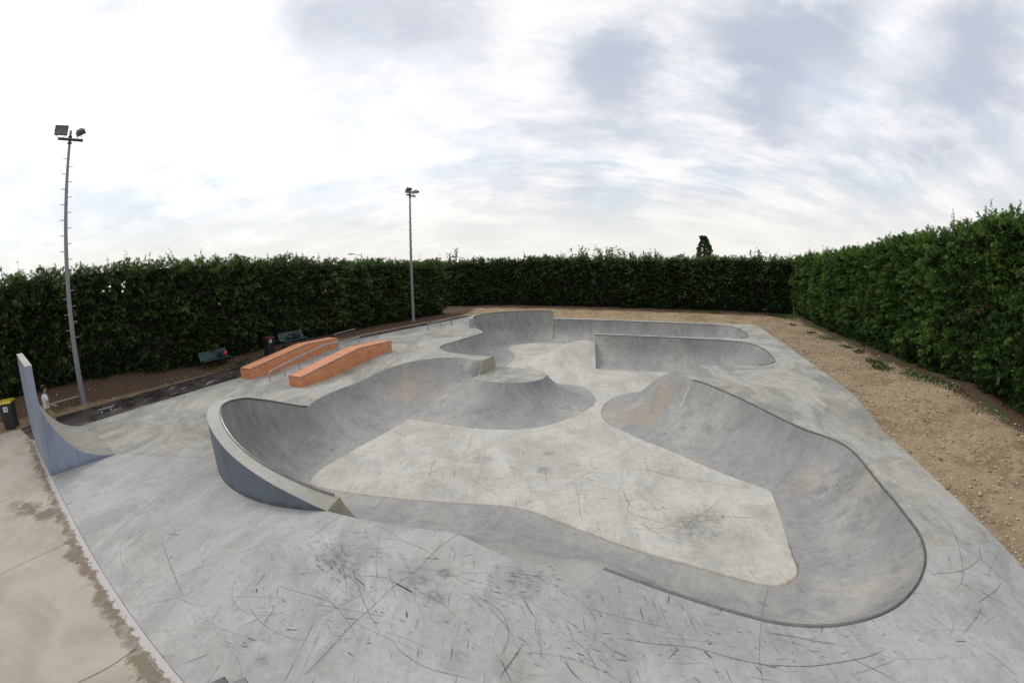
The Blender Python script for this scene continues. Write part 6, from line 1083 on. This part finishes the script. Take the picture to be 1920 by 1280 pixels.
# local frame: Y = u (walking direction), X = v (towards the bowl)
J={'pel':((0,0,.93),.125),'sp':((0,.01,1.10),.115),'ch':((0,.0,1.28),.14),'nk':((0,.02,1.47),.058),'nk2':((.005,.04,1.53),.052),
'ls':((-.17,.01,1.385),.058),'le':((-.23,-.10,1.13),.043),'lw':((-.24,-.02,.90),.030),
'rs':((.17,.01,1.385),.058),'re':((.25,.05,1.12),.043),'rw':((.27,.27,1.00),.028),
'lh':((-.09,0,.88),.095),'lk':((-.10,-.06,.48),.062),'la':((-.10,-.30,.11),.040),'lt':((-.11,-.20,.04),.035),
'rh':((.09,0,.88),.095),'rk':((.10,.20,.50),.062),'ra':((.10,.22,.09),.040),'rt':((.11,.38,.035),.032)}
names=list(J); ix={k:i for i,k in enumerate(names)}
B=[('pel','sp'),('sp','ch'),('ch','nk'),('nk','nk2'),('ch','ls'),('ls','le'),('le','lw'),('ch','rs'),('rs','re'),('re','rw'),('pel','lh'),('lh','lk'),('lk','la'),('la','lt'),('pel','rh'),('rh','rk'),('rk','ra'),('ra','rt')]
js=[J[k] for k in names]; bs=[(ix[a],ix[b]) for a,b in B]
# head, hands and fingers continue the same body
def addj(p,r,par): js.append((p,r)); bs.append((par,len(js)-1)); return len(js)-1
h0=addj((.008,.055,1.585),.070,ix['nk2']); h1=addj((.01,.05,1.66),.092,h0); h2=addj((.01,.035,1.72),.078,h1)
for wj,sx,dirv in (('lw',-1,(0,.03,-1)),('rw',1,(.05,.95,-.25))):
    w0=Vector(J[wj][0]); dv=Vector(dirv).normalized(); pm=addj(tuple(w0+dv*.06),(.034,.018),ix[wj]); sdv=dv.cross(Vector((1,0,0))).normalized() if abs(dv.x)<.9 else Vector((0,1,0))
    side=dv.cross(Vector((1,0,0))).normalized()
    for q,l in ((-1.5,.062),(-.5,.075),(.5,.07),(1.5,.055)):
        a=addj(tuple(w0+dv*.10+side*q*.018),.0095,pm); b_=addj(tuple(w0+dv*(.10+l*.6)+side*q*.020+Vector((-sx*.008,0,0))),.0085,a); addj(tuple(w0+dv*(.10+l)+side*q*.020+Vector((-sx*.022,0,-.006))),.007,b_)
    th=addj(tuple(w0+dv*.045+side*-.035+Vector((-sx*.01,0,0))),.011,pm); addj(tuple(w0+dv*.085+side*-.05+Vector((-sx*.015,0,0))),.009,th)
body=skin('body',js,bs,MT['skin'],pr)
mb=MB(); mb.tube([(.01,.128,1.675),(.01,.155,1.635),(.01,.135,1.625)],[.008,.015,.010],6); mb.build('nose',MT['skin'],body,True,80)
for s in (-1,1):
    mb=MB(); mb.tube([(.01+s*.088,.045,1.685),(.01+s*.098,.035,1.665),(.01+s*.088,.045,1.635)],.012,6); mb.build('ear',MT['skin'],body,True,80)
    mb=MB(); mb.tube([(.01+s*.032,.132,1.685),(.01+s*.034,.138,1.685)],.010,6); mb.build('eye',MT['ink'],body,True)
mb=MB(); mb.tube([(-.015,.128,1.605),(.01,.136,1.603),(.035,.128,1.605)],.006,6); mb.build('mouth',MT['redcloth'],body,True)
hr=MB(); lump(hr,(.01,.012,1.715),.108,(.98,1.05,.92),31); hr.build('hair',MT['hair'],pr,True,80)
skin('t_shirt',[((0,.0,.82),(.185,.145)),((0,.01,1.05),(.165,.13)),((0,.005,1.26),(.165,.130)),((0,.02,1.40),(.10,.085)),((-.17,.01,1.39),.082),((-.215,-.06,1.22),.080),((.17,.01,1.39),.082),((.225,.035,1.22),.080),((0,.02,1.455),(.07,.065))],[(0,1),(1,2),(2,3),(3,4),(4,5),(3,6),(6,7),(3,8)],MT['shirt'],pr)
skin('shorts',[((0,0,.93),.135),((-.09,0,.86),.112),((-.10,-.03,.66),.095),((-.10,-.055,.50),.092),((.09,0,.86),.112),((.10,.11,.68),.095),((.10,.175,.53),.092)],[(0,1),(1,2),(2,3),(0,4),(4,5),(5,6)],MT['khaki'],pr)
for s,(x,y,z) in ((-1,(-.105,-.25,.055)),(1,(.105,.29,.05))): mb=MB(); lump(mb,(x,y,z),.1,(.5,1.45,.62),40+s,2); mb.build('shoe',MT['darkcloth'],pr,True,80)
# ---------------------------------------------------------------- black stepped box below the photographer
t=bpy.data.objects.new('equipment_case',None); link(t); t.location=(-3.2,2.61,0); tag(t,'pair of dark cases side by side, only their corners showing at the bottom edge','case')
RC=Euler((0,0,R_(-38.3)))
mb=MB(); mb.box((-.125,-.283,.2),(.152,.60,.4),rot=RC,bev=.012); mb.build('case_body',MT['black'],t)
mb=MB(); mb.box((.15,-.243,.205),(.22,.60,.41),rot=RC,bev=.012); mb.build('case_body',MT['darksteel'],t)
# ---------------------------------------------------------------- hedges: boughs of small flat sprays, inner twigs, stems
def fronds(C,Dv,L,W,tint,brown,val,leaflets=3):
    "C base points, Dv unit directions, L lengths, W widths -> kites (quads) + colours"
    n=len(C); r=rng.normal(size=(n,3)); S=np.cross(Dv,r); S/=np.linalg.norm(S,axis=1)[:,None]+1e-9
    quads=[];cols=[]
    def kite(b,d,s,l,w):
        quads.append(np.stack([b,b+d*(l*.45)[:,None]+s*(w*.5)[:,None],b+d*l[:,None],b+d*(l*.45)[:,None]-s*(w*.5)[:,None]],1)); cols.append(np.stack([tint,brown,val,np.ones(n)],1))
    kite(C,Dv,S,L,W)
    for k in range(leaflets):
        f=.18+.55*k/leaflets+rng.uniform(-.05,.05,n); sg=1 if k%2 else -1; a=rng.uniform(.55,.95,n)[:,None]*sg
        d=Dv*np.cos(a)+S*np.sin(a); s=np.cross(np.cross(Dv,S),d); s/=np.linalg.norm(s,axis=1)[:,None]+1e-9; l=L*(.62-.3*k/leaflets)*rng.uniform(.8,1.2,n)
        kite(C+Dv*(L*f)[:,None],d,s,l,W*.75)
    return np.concatenate(quads),np.concatenate(cols)
def leafmesh(name,Q,Cc,mat,par):
    V=Q.reshape(-1,3); F=np.arange(len(V)).reshape(-1,4); return np_mesh(name,V,F,mat,parent=par,col=np.repeat(Cc,4,axis=0))
def hedge(name,label,path,top,foot,out,dens,fsz,mat,holes,shoots,seed,thick=1.5):
    """path: [(u,v),...]; out: unit (du,dv) pointing to the park; top/foot: functions of t (metres along)"""
    global rng; rng=np.random.default_rng(seed)
    A=dense(np.array(path),.5); s=np.r_[0,np.cumsum(np.hypot(*np.diff(A,axis=0).T))]; Ls=s[-1]; ou=np.array(out)
    at=lambda q:np.stack([np.interp(q,s,A[:,0]),np.interp(q,s,A[:,1])],1)
    h=tag(bpy.data.objects.new(name,None),label,'hedge'); link(h)
    def bulge(q,z): return .22*vn(q,z,.75,seed)+.20*vn(q,z*1.5,1.6,seed+1)+.13*vn(q,z*1.3,3.4,seed+2)
    def size_at(q):
        P=at(q); return np.clip(np.hypot(P[:,0],P[:,1])/16,.8,1.45)
    H=np.mean([top(Ls*.2)-foot(Ls*.2),top(Ls*.8)-foot(Ls*.8)])
    # boughs: flat fans of narrow sprays reaching out of the hedge, tips drooping
    def topz(q): return np.array([top(k) for k in q])+.15*vn(q,q*0,1.0,seed+5)+.10*vn(q,q*0,2.9,seed+6)
    n=int(Ls*H*dens); q=rng.uniform(0,Ls,n); z01=rng.uniform(0,1,n)**.95; tp=topz(q); ft=np.array([foot(k) for k in q]); z=ft+.10+(tp-ft-.05)*z01
    off=bulge(q,z)+.16*vn(q,q*0+3,.95,seed+8)-rng.uniform(0,1,n)**1.5*.42-.45*np.clip(1-z01*6,0,1)-.30*np.clip((z01-.92)/.08,0,1)
    m=int(Ls*thick*dens*.9); q2=rng.uniform(0,Ls,m); z2=topz(q2)-rng.uniform(0,.25,m); off2=-rng.uniform(.1,thick,m)
    q=np.r_[q,q2]; z=np.r_[z,z2]; off=np.r_[off,off2]; topb=np.r_[np.clip((z01-.86)/.12,0,1),np.ones(m)]; n=len(q)
    P=at(q)+ou*off[:,None]; sz=size_at(q); brn=np.clip((vn(q,z*.8,.9,seed+9)+.5*vn(q,z,2.7,seed+4)-.92)*4,0,1)
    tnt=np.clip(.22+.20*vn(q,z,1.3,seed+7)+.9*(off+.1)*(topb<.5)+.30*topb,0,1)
    ox,oy=uv2xy(ou[0],ou[1]); O=np.array([ox,oy,0.]); Tn=np.array([-oy,ox,0.]); UP=np.array([0,0,1.])
    tb=topb[:,None]; ax=O*(1-.75*tb)+UP*(rng.normal(.22,.30,n)[:,None]+.85*tb)+Tn*rng.normal(0,.5,n)[:,None]+O*rng.normal(0,.2,n)[:,None]; ax/=np.linalg.norm(ax,axis=1)[:,None]
    sd=np.cross(ax,UP+rng.normal(size=(n,3))*.35); sd/=np.linalg.norm(sd,axis=1)[:,None]+1e-9; nm=np.cross(sd,ax)
    Lb=rng.uniform(.36,.72,n)*sz*fsz; x0,y0=uv2xy(P[:,0],P[:,1]); B0=np.stack([x0,y0,z],1)-ax*(Lb*.75)[:,None]
    nf=16 if seed==45 else 14; rep=np.repeat(np.arange(n),nf); N=len(rep); f=rng.uniform(.12,1.0,N); a=rng.uniform(-1,1,N); a=np.sign(a)*(.25+.8*np.abs(a))*(1.15-.55*f)
    D=ax[rep]*np.cos(a)[:,None]+sd[rep]*np.sin(a)[:,None]+nm[rep]*rng.normal(.05,.22,N)[:,None]-UP*(.28*f*f)[:,None]; D/=np.linalg.norm(D,axis=1)[:,None]
    C=B0[rep]+ax[rep]*(f*Lb[rep])[:,None]-UP*(.13*f*f*Lb[rep])[:,None]+nm[rep]*rng.normal(0,.03,N)[:,None]
    L=Lb[rep]*(.46-.26*f)*rng.uniform(.7,1.15,N); Wd=L*(rng.uniform(.08,.12,N) if seed==45 else rng.uniform(.09,.14,N))+.003
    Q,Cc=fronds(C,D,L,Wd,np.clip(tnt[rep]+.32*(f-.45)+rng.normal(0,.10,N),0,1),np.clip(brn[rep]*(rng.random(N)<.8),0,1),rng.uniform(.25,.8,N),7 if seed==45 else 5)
    # deeper dark fill
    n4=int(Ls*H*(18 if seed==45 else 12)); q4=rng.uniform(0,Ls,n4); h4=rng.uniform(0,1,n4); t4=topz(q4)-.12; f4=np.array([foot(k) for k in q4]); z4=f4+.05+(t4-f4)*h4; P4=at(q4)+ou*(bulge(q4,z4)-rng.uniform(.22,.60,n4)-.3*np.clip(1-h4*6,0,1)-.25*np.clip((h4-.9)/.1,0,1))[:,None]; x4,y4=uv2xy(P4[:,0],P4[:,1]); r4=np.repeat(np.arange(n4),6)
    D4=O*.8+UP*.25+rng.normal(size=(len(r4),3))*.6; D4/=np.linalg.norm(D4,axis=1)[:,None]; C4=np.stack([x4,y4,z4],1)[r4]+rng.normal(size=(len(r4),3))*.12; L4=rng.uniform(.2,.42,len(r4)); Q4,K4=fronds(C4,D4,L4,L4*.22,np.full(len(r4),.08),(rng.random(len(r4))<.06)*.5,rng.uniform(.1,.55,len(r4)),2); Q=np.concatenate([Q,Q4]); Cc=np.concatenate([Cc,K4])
    # leading shoots on the top edge
    k=int(Ls*shoots); q3=rng.uniform(0,Ls,k); zt=topz(q3)-.05; P3=at(q3)+ou*(-rng.uniform(0,.9,k))[:,None]; x3,y3=uv2xy(P3[:,0],P3[:,1]); hh=rng.gamma(2.0,.13,k)+.08; hh=np.minimum(hh,.75)
    ln=rng.normal(size=(k,3))*.28+np.array([0,0,1]); ln/=np.linalg.norm(ln,axis=1)[:,None]
    Qs=[Q];Cs=[Cc]
    for j in range(7):
        f=j/7; C3=np.stack([x3,y3,zt],1)+ln*(hh*f)[:,None]; D3=ln+rng.normal(size=(k,3))*.42; D3/=np.linalg.norm(D3,axis=1)[:,None]; l3=(.24-.13*f)*np.ones(k)*fsz; a_,b_=fronds(C3,D3,l3,l3*.20,rng.uniform(.2,.8,k),np.zeros(k),rng.uniform(.1,.7,k),2); Qs.append(a_); Cs.append(b_)
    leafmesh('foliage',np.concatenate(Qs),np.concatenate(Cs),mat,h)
    # inner twig mass with small gaps
    st=.11; nu=int(Ls/st); us=np.linspace(0,Ls,nu+1); nzv=50; rows=[]
    U,Zf=np.meshgrid(us,np.linspace(0,1,nzv+1),indexing='ij'); uf=U.ravel(); tz=np.array([top(a) for a in us])[:,None]-.34; fz=np.array([foot(a) for a in us])[:,None]-.1; Z=(fz+(tz-fz)*Zf)
    Bf=bulge(uf,Z.ravel())-.62-.15*np.clip(1-Zf.ravel()*6,0,1)+rng.normal(0,.05,len(uf)); Pc=at(uf)+ou*Bf[:,None]; xc,yc=uv2xy(Pc[:,0],Pc[:,1]); V=np.stack([xc,yc,Z.ravel()],1)
    ii=np.arange(nu)[:,None]*(nzv+1)+np.arange(nzv)[None]; F=np.stack([ii,ii+nzv+1,ii+nzv+2,ii+1],-1).reshape(-1,4)
    cu=V[F].mean(1); hol=vn(cu[:,0],cu[:,2],.8,seed+12)*.5+rng.random(len(cu)); thr=np.quantile(hol,1-holes); F=F[hol<thr]
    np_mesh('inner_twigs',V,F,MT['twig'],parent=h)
    mb=MB()
    for a in np.arange(.6,Ls,1.1):
        p=at(np.array([a]))[0]+ou*-.9; xx,yy=uv2xy(*p); f0=foot(a)-.15; mb.tube([(xx,yy,f0),(xx+rng.uniform(-.1,.1),yy+rng.uniform(-.1,.1),f0+1.6),(xx+rng.uniform(-.15,.15),yy,top(a)-.6)],[.08,.06,.02],6)
    mb.build('stems',MT['bark'],h,True)
    return h
zf=lambda u,v:float(zdirt(np.array([u]),np.array([v]))[0])
# left hedge
DT=.33
Lp=[(-6,-24.9),(34.6,-18.2)]; Ll=math.hypot(40.6,6.7); lu=lambda t:-6+40.6*t/Ll
hedge('conifer_hedge','long dark green conifer hedge along the left side behind the floodlight masts and benches',Lp,lambda t:float(np.interp(lu(t),[-6,3,9,14.5,21,29,35],[5.75,5.85,5.92,5.78,5.5,5.15,5.08]))-.12,lambda t:zf(lu(t),-18.3-(34-lu(t))*.165),( -.163,.987),12.5,1.1,MT['leaf'],.0012,1.8,21)
hedge('conifer_hedge','dark green conifer hedge closing the far end behind the raised wall and dirt bank',[(41.2,-23),(41.2,12.6)],lambda t:float(np.interp(-23+t,[-22,-10,-2,5,11],[5.15,5.32,5.35,5.55,5.6]))-.05,lambda t:zf(41.2,-23+t),(-1,0),11,1.15,MT['leaf'],.0005,1.2,33)
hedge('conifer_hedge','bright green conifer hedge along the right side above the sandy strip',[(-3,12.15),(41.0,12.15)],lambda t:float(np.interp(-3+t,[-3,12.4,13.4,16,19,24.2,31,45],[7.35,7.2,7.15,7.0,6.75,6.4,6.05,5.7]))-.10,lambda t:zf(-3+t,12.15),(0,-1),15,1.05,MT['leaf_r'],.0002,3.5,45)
# ---------------------------------------------------------------- trees and lamps beyond the hedge
def sprig_tree(label,u,v,ztop,spread,n,seed):
    r=np.random.default_rng(seed); t=thing('young_tree',label,'tree',u,v,.3,group='young trees behind the far hedge')
    mb=MB(); tips=[]; H=ztop-.3
    mb.tube([(0,0,-.1),(.05,0,H*.45),(0,.05,H*.7)],[.10,.07,.04],6)
    for k in range(n):
        a=r.uniform(0,6.28); e=r.uniform(.1,1)*spread; p0=np.array([0,0,H*r.uniform(.4,.65)]); p2=np.array([e*math.cos(a),e*math.sin(a),H*r.uniform(.86,1.0)]); p1=(p0+p2)/2+np.array([.15*math.cos(a),.15*math.sin(a),-.1]); mb.tube([p0,p1,p2],[.03,.018,.006],4); tips.append((p0,p1,p2))
    mb.build('trunk',MT['bark'],t,True)
    global rng; rng=r; C=[];D=[]
    for p0,p1,p2 in tips:
        for f in r.uniform(.1,1.02,26): q=(1-f)**2*p0+2*f*(1-f)*p1+f*f*p2; C.append(q+r.normal(size=3)*.04); dd=(p2-p1)/np.linalg.norm(p2-p1)*.7+r.normal(size=3)*.6; D.append(dd/np.linalg.norm(dd))
    C=np.array(C);D=np.array(D);n=len(C); L=r.uniform(.14,.30,n); Q,Cc=fronds(C,D,L,L*.4,r.uniform(.2,.9,n),np.zeros(n),r.uniform(.3,.9,n),1); leafmesh('crown',Q,Cc,MT['leaf_p'],t)
for k,(u,v,zt,sp,n,lab) in enumerate(((44,-8.3,6.35,1.1,16,'young tree top with spiky upright twigs above the far hedge, leftmost of the twiggy tops'),(44,-5.4,6.35,1.5,24,'broad twiggy tree top above the far hedge, second from the left'),(44,-3.4,6.1,1.2,18,'low pale green tree top above the far hedge next to the broad twiggy one'),(44,-.6,6.1,1.4,20,'rounded tree top above the far hedge just left of the poplar'),(43.5,9.4,6.45,1.1,14,'sparse twiggy tree top above the right end of the far hedge near the corner'),(44.5,-22.6,6.5,.7,9,'small leafy tree top above the hedge corner right of the far mast'))): sprig_tree(lab,u,v,zt,sp,n,60+k)
t=thing('poplar_tree','tall narrow dark poplar tree far away above the far hedge','tree',88,8.0,.2)
mb=MB(); mb.tube([(0,0,-.2),(0,0,4),(0,0,9)],[.3,.22,.05],8); mb.build('trunk',MT['bark'],t,True)
rng=np.random.default_rng(77); n=2600; zz=rng.uniform(2.5,10.0,n); k=(zz-2.5)/7.5; rad=1.35*np.sqrt(np.clip(np.sin(np.pi*np.clip(k*.86+.10,0,1)),0,1))*(1+.16*np.sin(zz*1.9)); a=rng.uniform(0,6.28,n); rr=rad*np.sqrt(rng.uniform(.35,1,n)); C=np.stack([rr*np.cos(a)+.15*np.sin(zz),rr*np.sin(a),zz],1); D=np.stack([np.cos(a)*.5,np.sin(a)*.5,np.ones(n)],1)+rng.normal(size=(n,3))*.4; D/=np.linalg.norm(D,axis=1)[:,None]; L=rng.uniform(.25,.6,n); Q,Cc=fronds(C,D,L,L*.45,rng.uniform(0,.9,n),np.zeros(n),rng.uniform(.1,.9,n),2); leafmesh('crown',Q,Cc,MT['leaf_p'],t)
def street(label,u,v,z,rot):
    t=thing('street_lamp',label,'street lamp',u,v,.2,rot=rot,group='street lamps beyond the left hedge')
    mb=MB(); mb.tube([(0,0,-.1),(0,0,z*.6),(0,0,z*.9),(0,-.3,z*.955),(0,-1.5,z*.99)],[.09,.07,.055,.04,.035],8); mb.build('pole',MT['galv'],t,True)
    mb=MB(); lump(mb,(0,-1.75,z*.99),.42,(.42,1,.26),5,2); mb.build('lamp_head',MT['galv'],t,True,80)
street('grey street lamp head above the left hedge, left of the far mast',50,-39.6,6.75,R_(-60)); street('small grey street lamp above the far hedge right of the far mast',58,-27.4,5.75,R_(-60))
# ---------------------------------------------------------------- stones, grass
def scatter_stones():
    r=np.random.default_rng(8); P=[]
    def zone(n,f): 
        a=r.uniform(0,1,(n,2)); P.append(f(a))
    zone(7500,lambda a:np.stack([-2+30*a[:,0]**1.15,7.3+4.5*a[:,1]**1.1],1)); zone(1500,lambda a:np.stack([26+12*a[:,0],7.3+3.6*a[:,1]],1)); zone(700,lambda a:np.stack([33.8+5.5*a[:,0],-15+22*a[:,1]],1)); zone(500,lambda a:np.stack([2+22*a[:,0],-20.3-2.6*a[:,1]],1)); zone(450,lambda a:np.stack([0+33*a[:,0],7.22+.4*a[:,1]**2],1))
    P=np.vstack(P); m=(region(K,P[:,0],P[:,1])==0)&~inpoly(P,ASPH)&~inpoly(P,SLAB); P=P[m]; n=len(P); z=zdirt(P[:,0],P[:,1]); x,y=uv2xy(P[:,0],P[:,1])
    s=np.clip(r.gamma(2.0,.010,n)+.007,0,.07); base=np.array([(1,0,0),(0,1,0),(-1,0,0),(0,-1,0),(0,0,.8),(0,0,-.5)]); F0=np.array([(0,1,4),(1,2,4),(2,3,4),(3,0,4),(1,0,5),(2,1,5),(3,2,5),(0,3,5)])
    V=base[None]*r.uniform(.6,1.35,(n,6,3))*s[:,None,None]; a=r.uniform(0,6.28,n); ca,sa=np.cos(a)[:,None],np.sin(a)[:,None]; V=np.stack([V[:,:,0]*ca-V[:,:,1]*sa,V[:,:,0]*sa+V[:,:,1]*ca,V[:,:,2]*.7],2)+np.stack([x,y,z+s*.2],1)[:,None]
    F=(F0[None]+np.arange(n)[:,None,None]*6).reshape(-1,3); c=np.stack([r.uniform(0,1,n),(r.random(n)<.12)*.9,r.uniform(.2,.8,n),np.ones(n)],1)
    tag(np_mesh('gravel',V.reshape(-1,3),F,MT['stone'],col=np.repeat(c,6,axis=0)),'pale stones strewn over the sandy dirt','stones',kind='stuff')
scatter_stones()
def scatter_grass():
    global rng; r=rng=np.random.default_rng(9); T=[]
    def tuft(u,v,n,rad,h): 
        for _ in range(n): T.append((u+r.normal()*rad,v+r.normal()*rad*.7,h*r.uniform(.6,1.3)))
    for u,v,n in ((38,10.3,260),(36.2,10.2,200),(33.5,10.6,260),(31,10.7,220),(27.5,11,160),(24.5,10.9,260),(23.2,11.0,200),(20.5,11.0,200),(18.8,10.8,420),(17.6,11.0,260),(15.6,11.4,240),(14.2,11.5,200),(39.6,5,330),(39.5,3.2,260),(39.6,1.0,200),(39.8,-1,120),(39.9,7.2,160),(14.2,-20.6,160),(15.2,-20.4,160),(12.4,-21.3,100),(9,-22.4,80),(6,-22.9,60)): tuft(u+r.normal()*.5,v+r.normal()*.3,int(n*r.uniform(.3,1.1)),r.uniform(.2,.6),.12)
    for u,v,n in ((12.6,10.9,24),(7.5,10.8,16)): tuft(u,v,n,.16,.09)
    T=np.array(T); m=(region(K,T[:,0],T[:,1])==0); T=T[m]; n=len(T); z=zdirt(T[:,0],T[:,1]); x,y=uv2xy(T[:,0],T[:,1]); D=r.normal(size=(n,3))*.5+np.array([0,0,1]); D/=np.linalg.norm(D,axis=1)[:,None]
    Q,Cc=fronds(np.stack([x,y,z-.01],1),D,T[:,2],T[:,2]*.22+.012,r.uniform(0,1,n),(r.random(n)<.12)*.8,r.uniform(.2,.9,n),2); o=leafmesh('grass',Q,Cc,MT['grass'],None); tag(o,'tufts of grass along the foot of the hedges','grass',kind='stuff')
    # straw and twigs lying on the dirt
    n=420; u=r.uniform(0,26,n); v=7.5+r.uniform(0,4.3,n); z=zdirt(u,v)+.008; x,y=uv2xy(u,v); a=r.uniform(0,6.28,n); D=np.stack([np.cos(a),np.sin(a),r.uniform(-.05,.15,n)],1); L=r.uniform(.05,.28,n); Q,Cc=fronds(np.stack([x,y,z],1),D,L,np.full(n,.012),r.uniform(0,.4,n),np.full(n,.9),r.uniform(0,.6,n),1); tag(leafmesh('dry_twigs',Q,Cc,MT['grass'],None),'dry twigs lying on the dirt','twigs',kind='stuff')
scatter_grass()
sc.cycles.max_bounces=6; sc.cycles.diffuse_bounces=3; sc.cycles.transparent_max_bounces=12; sc.cycles.use_denoising=False
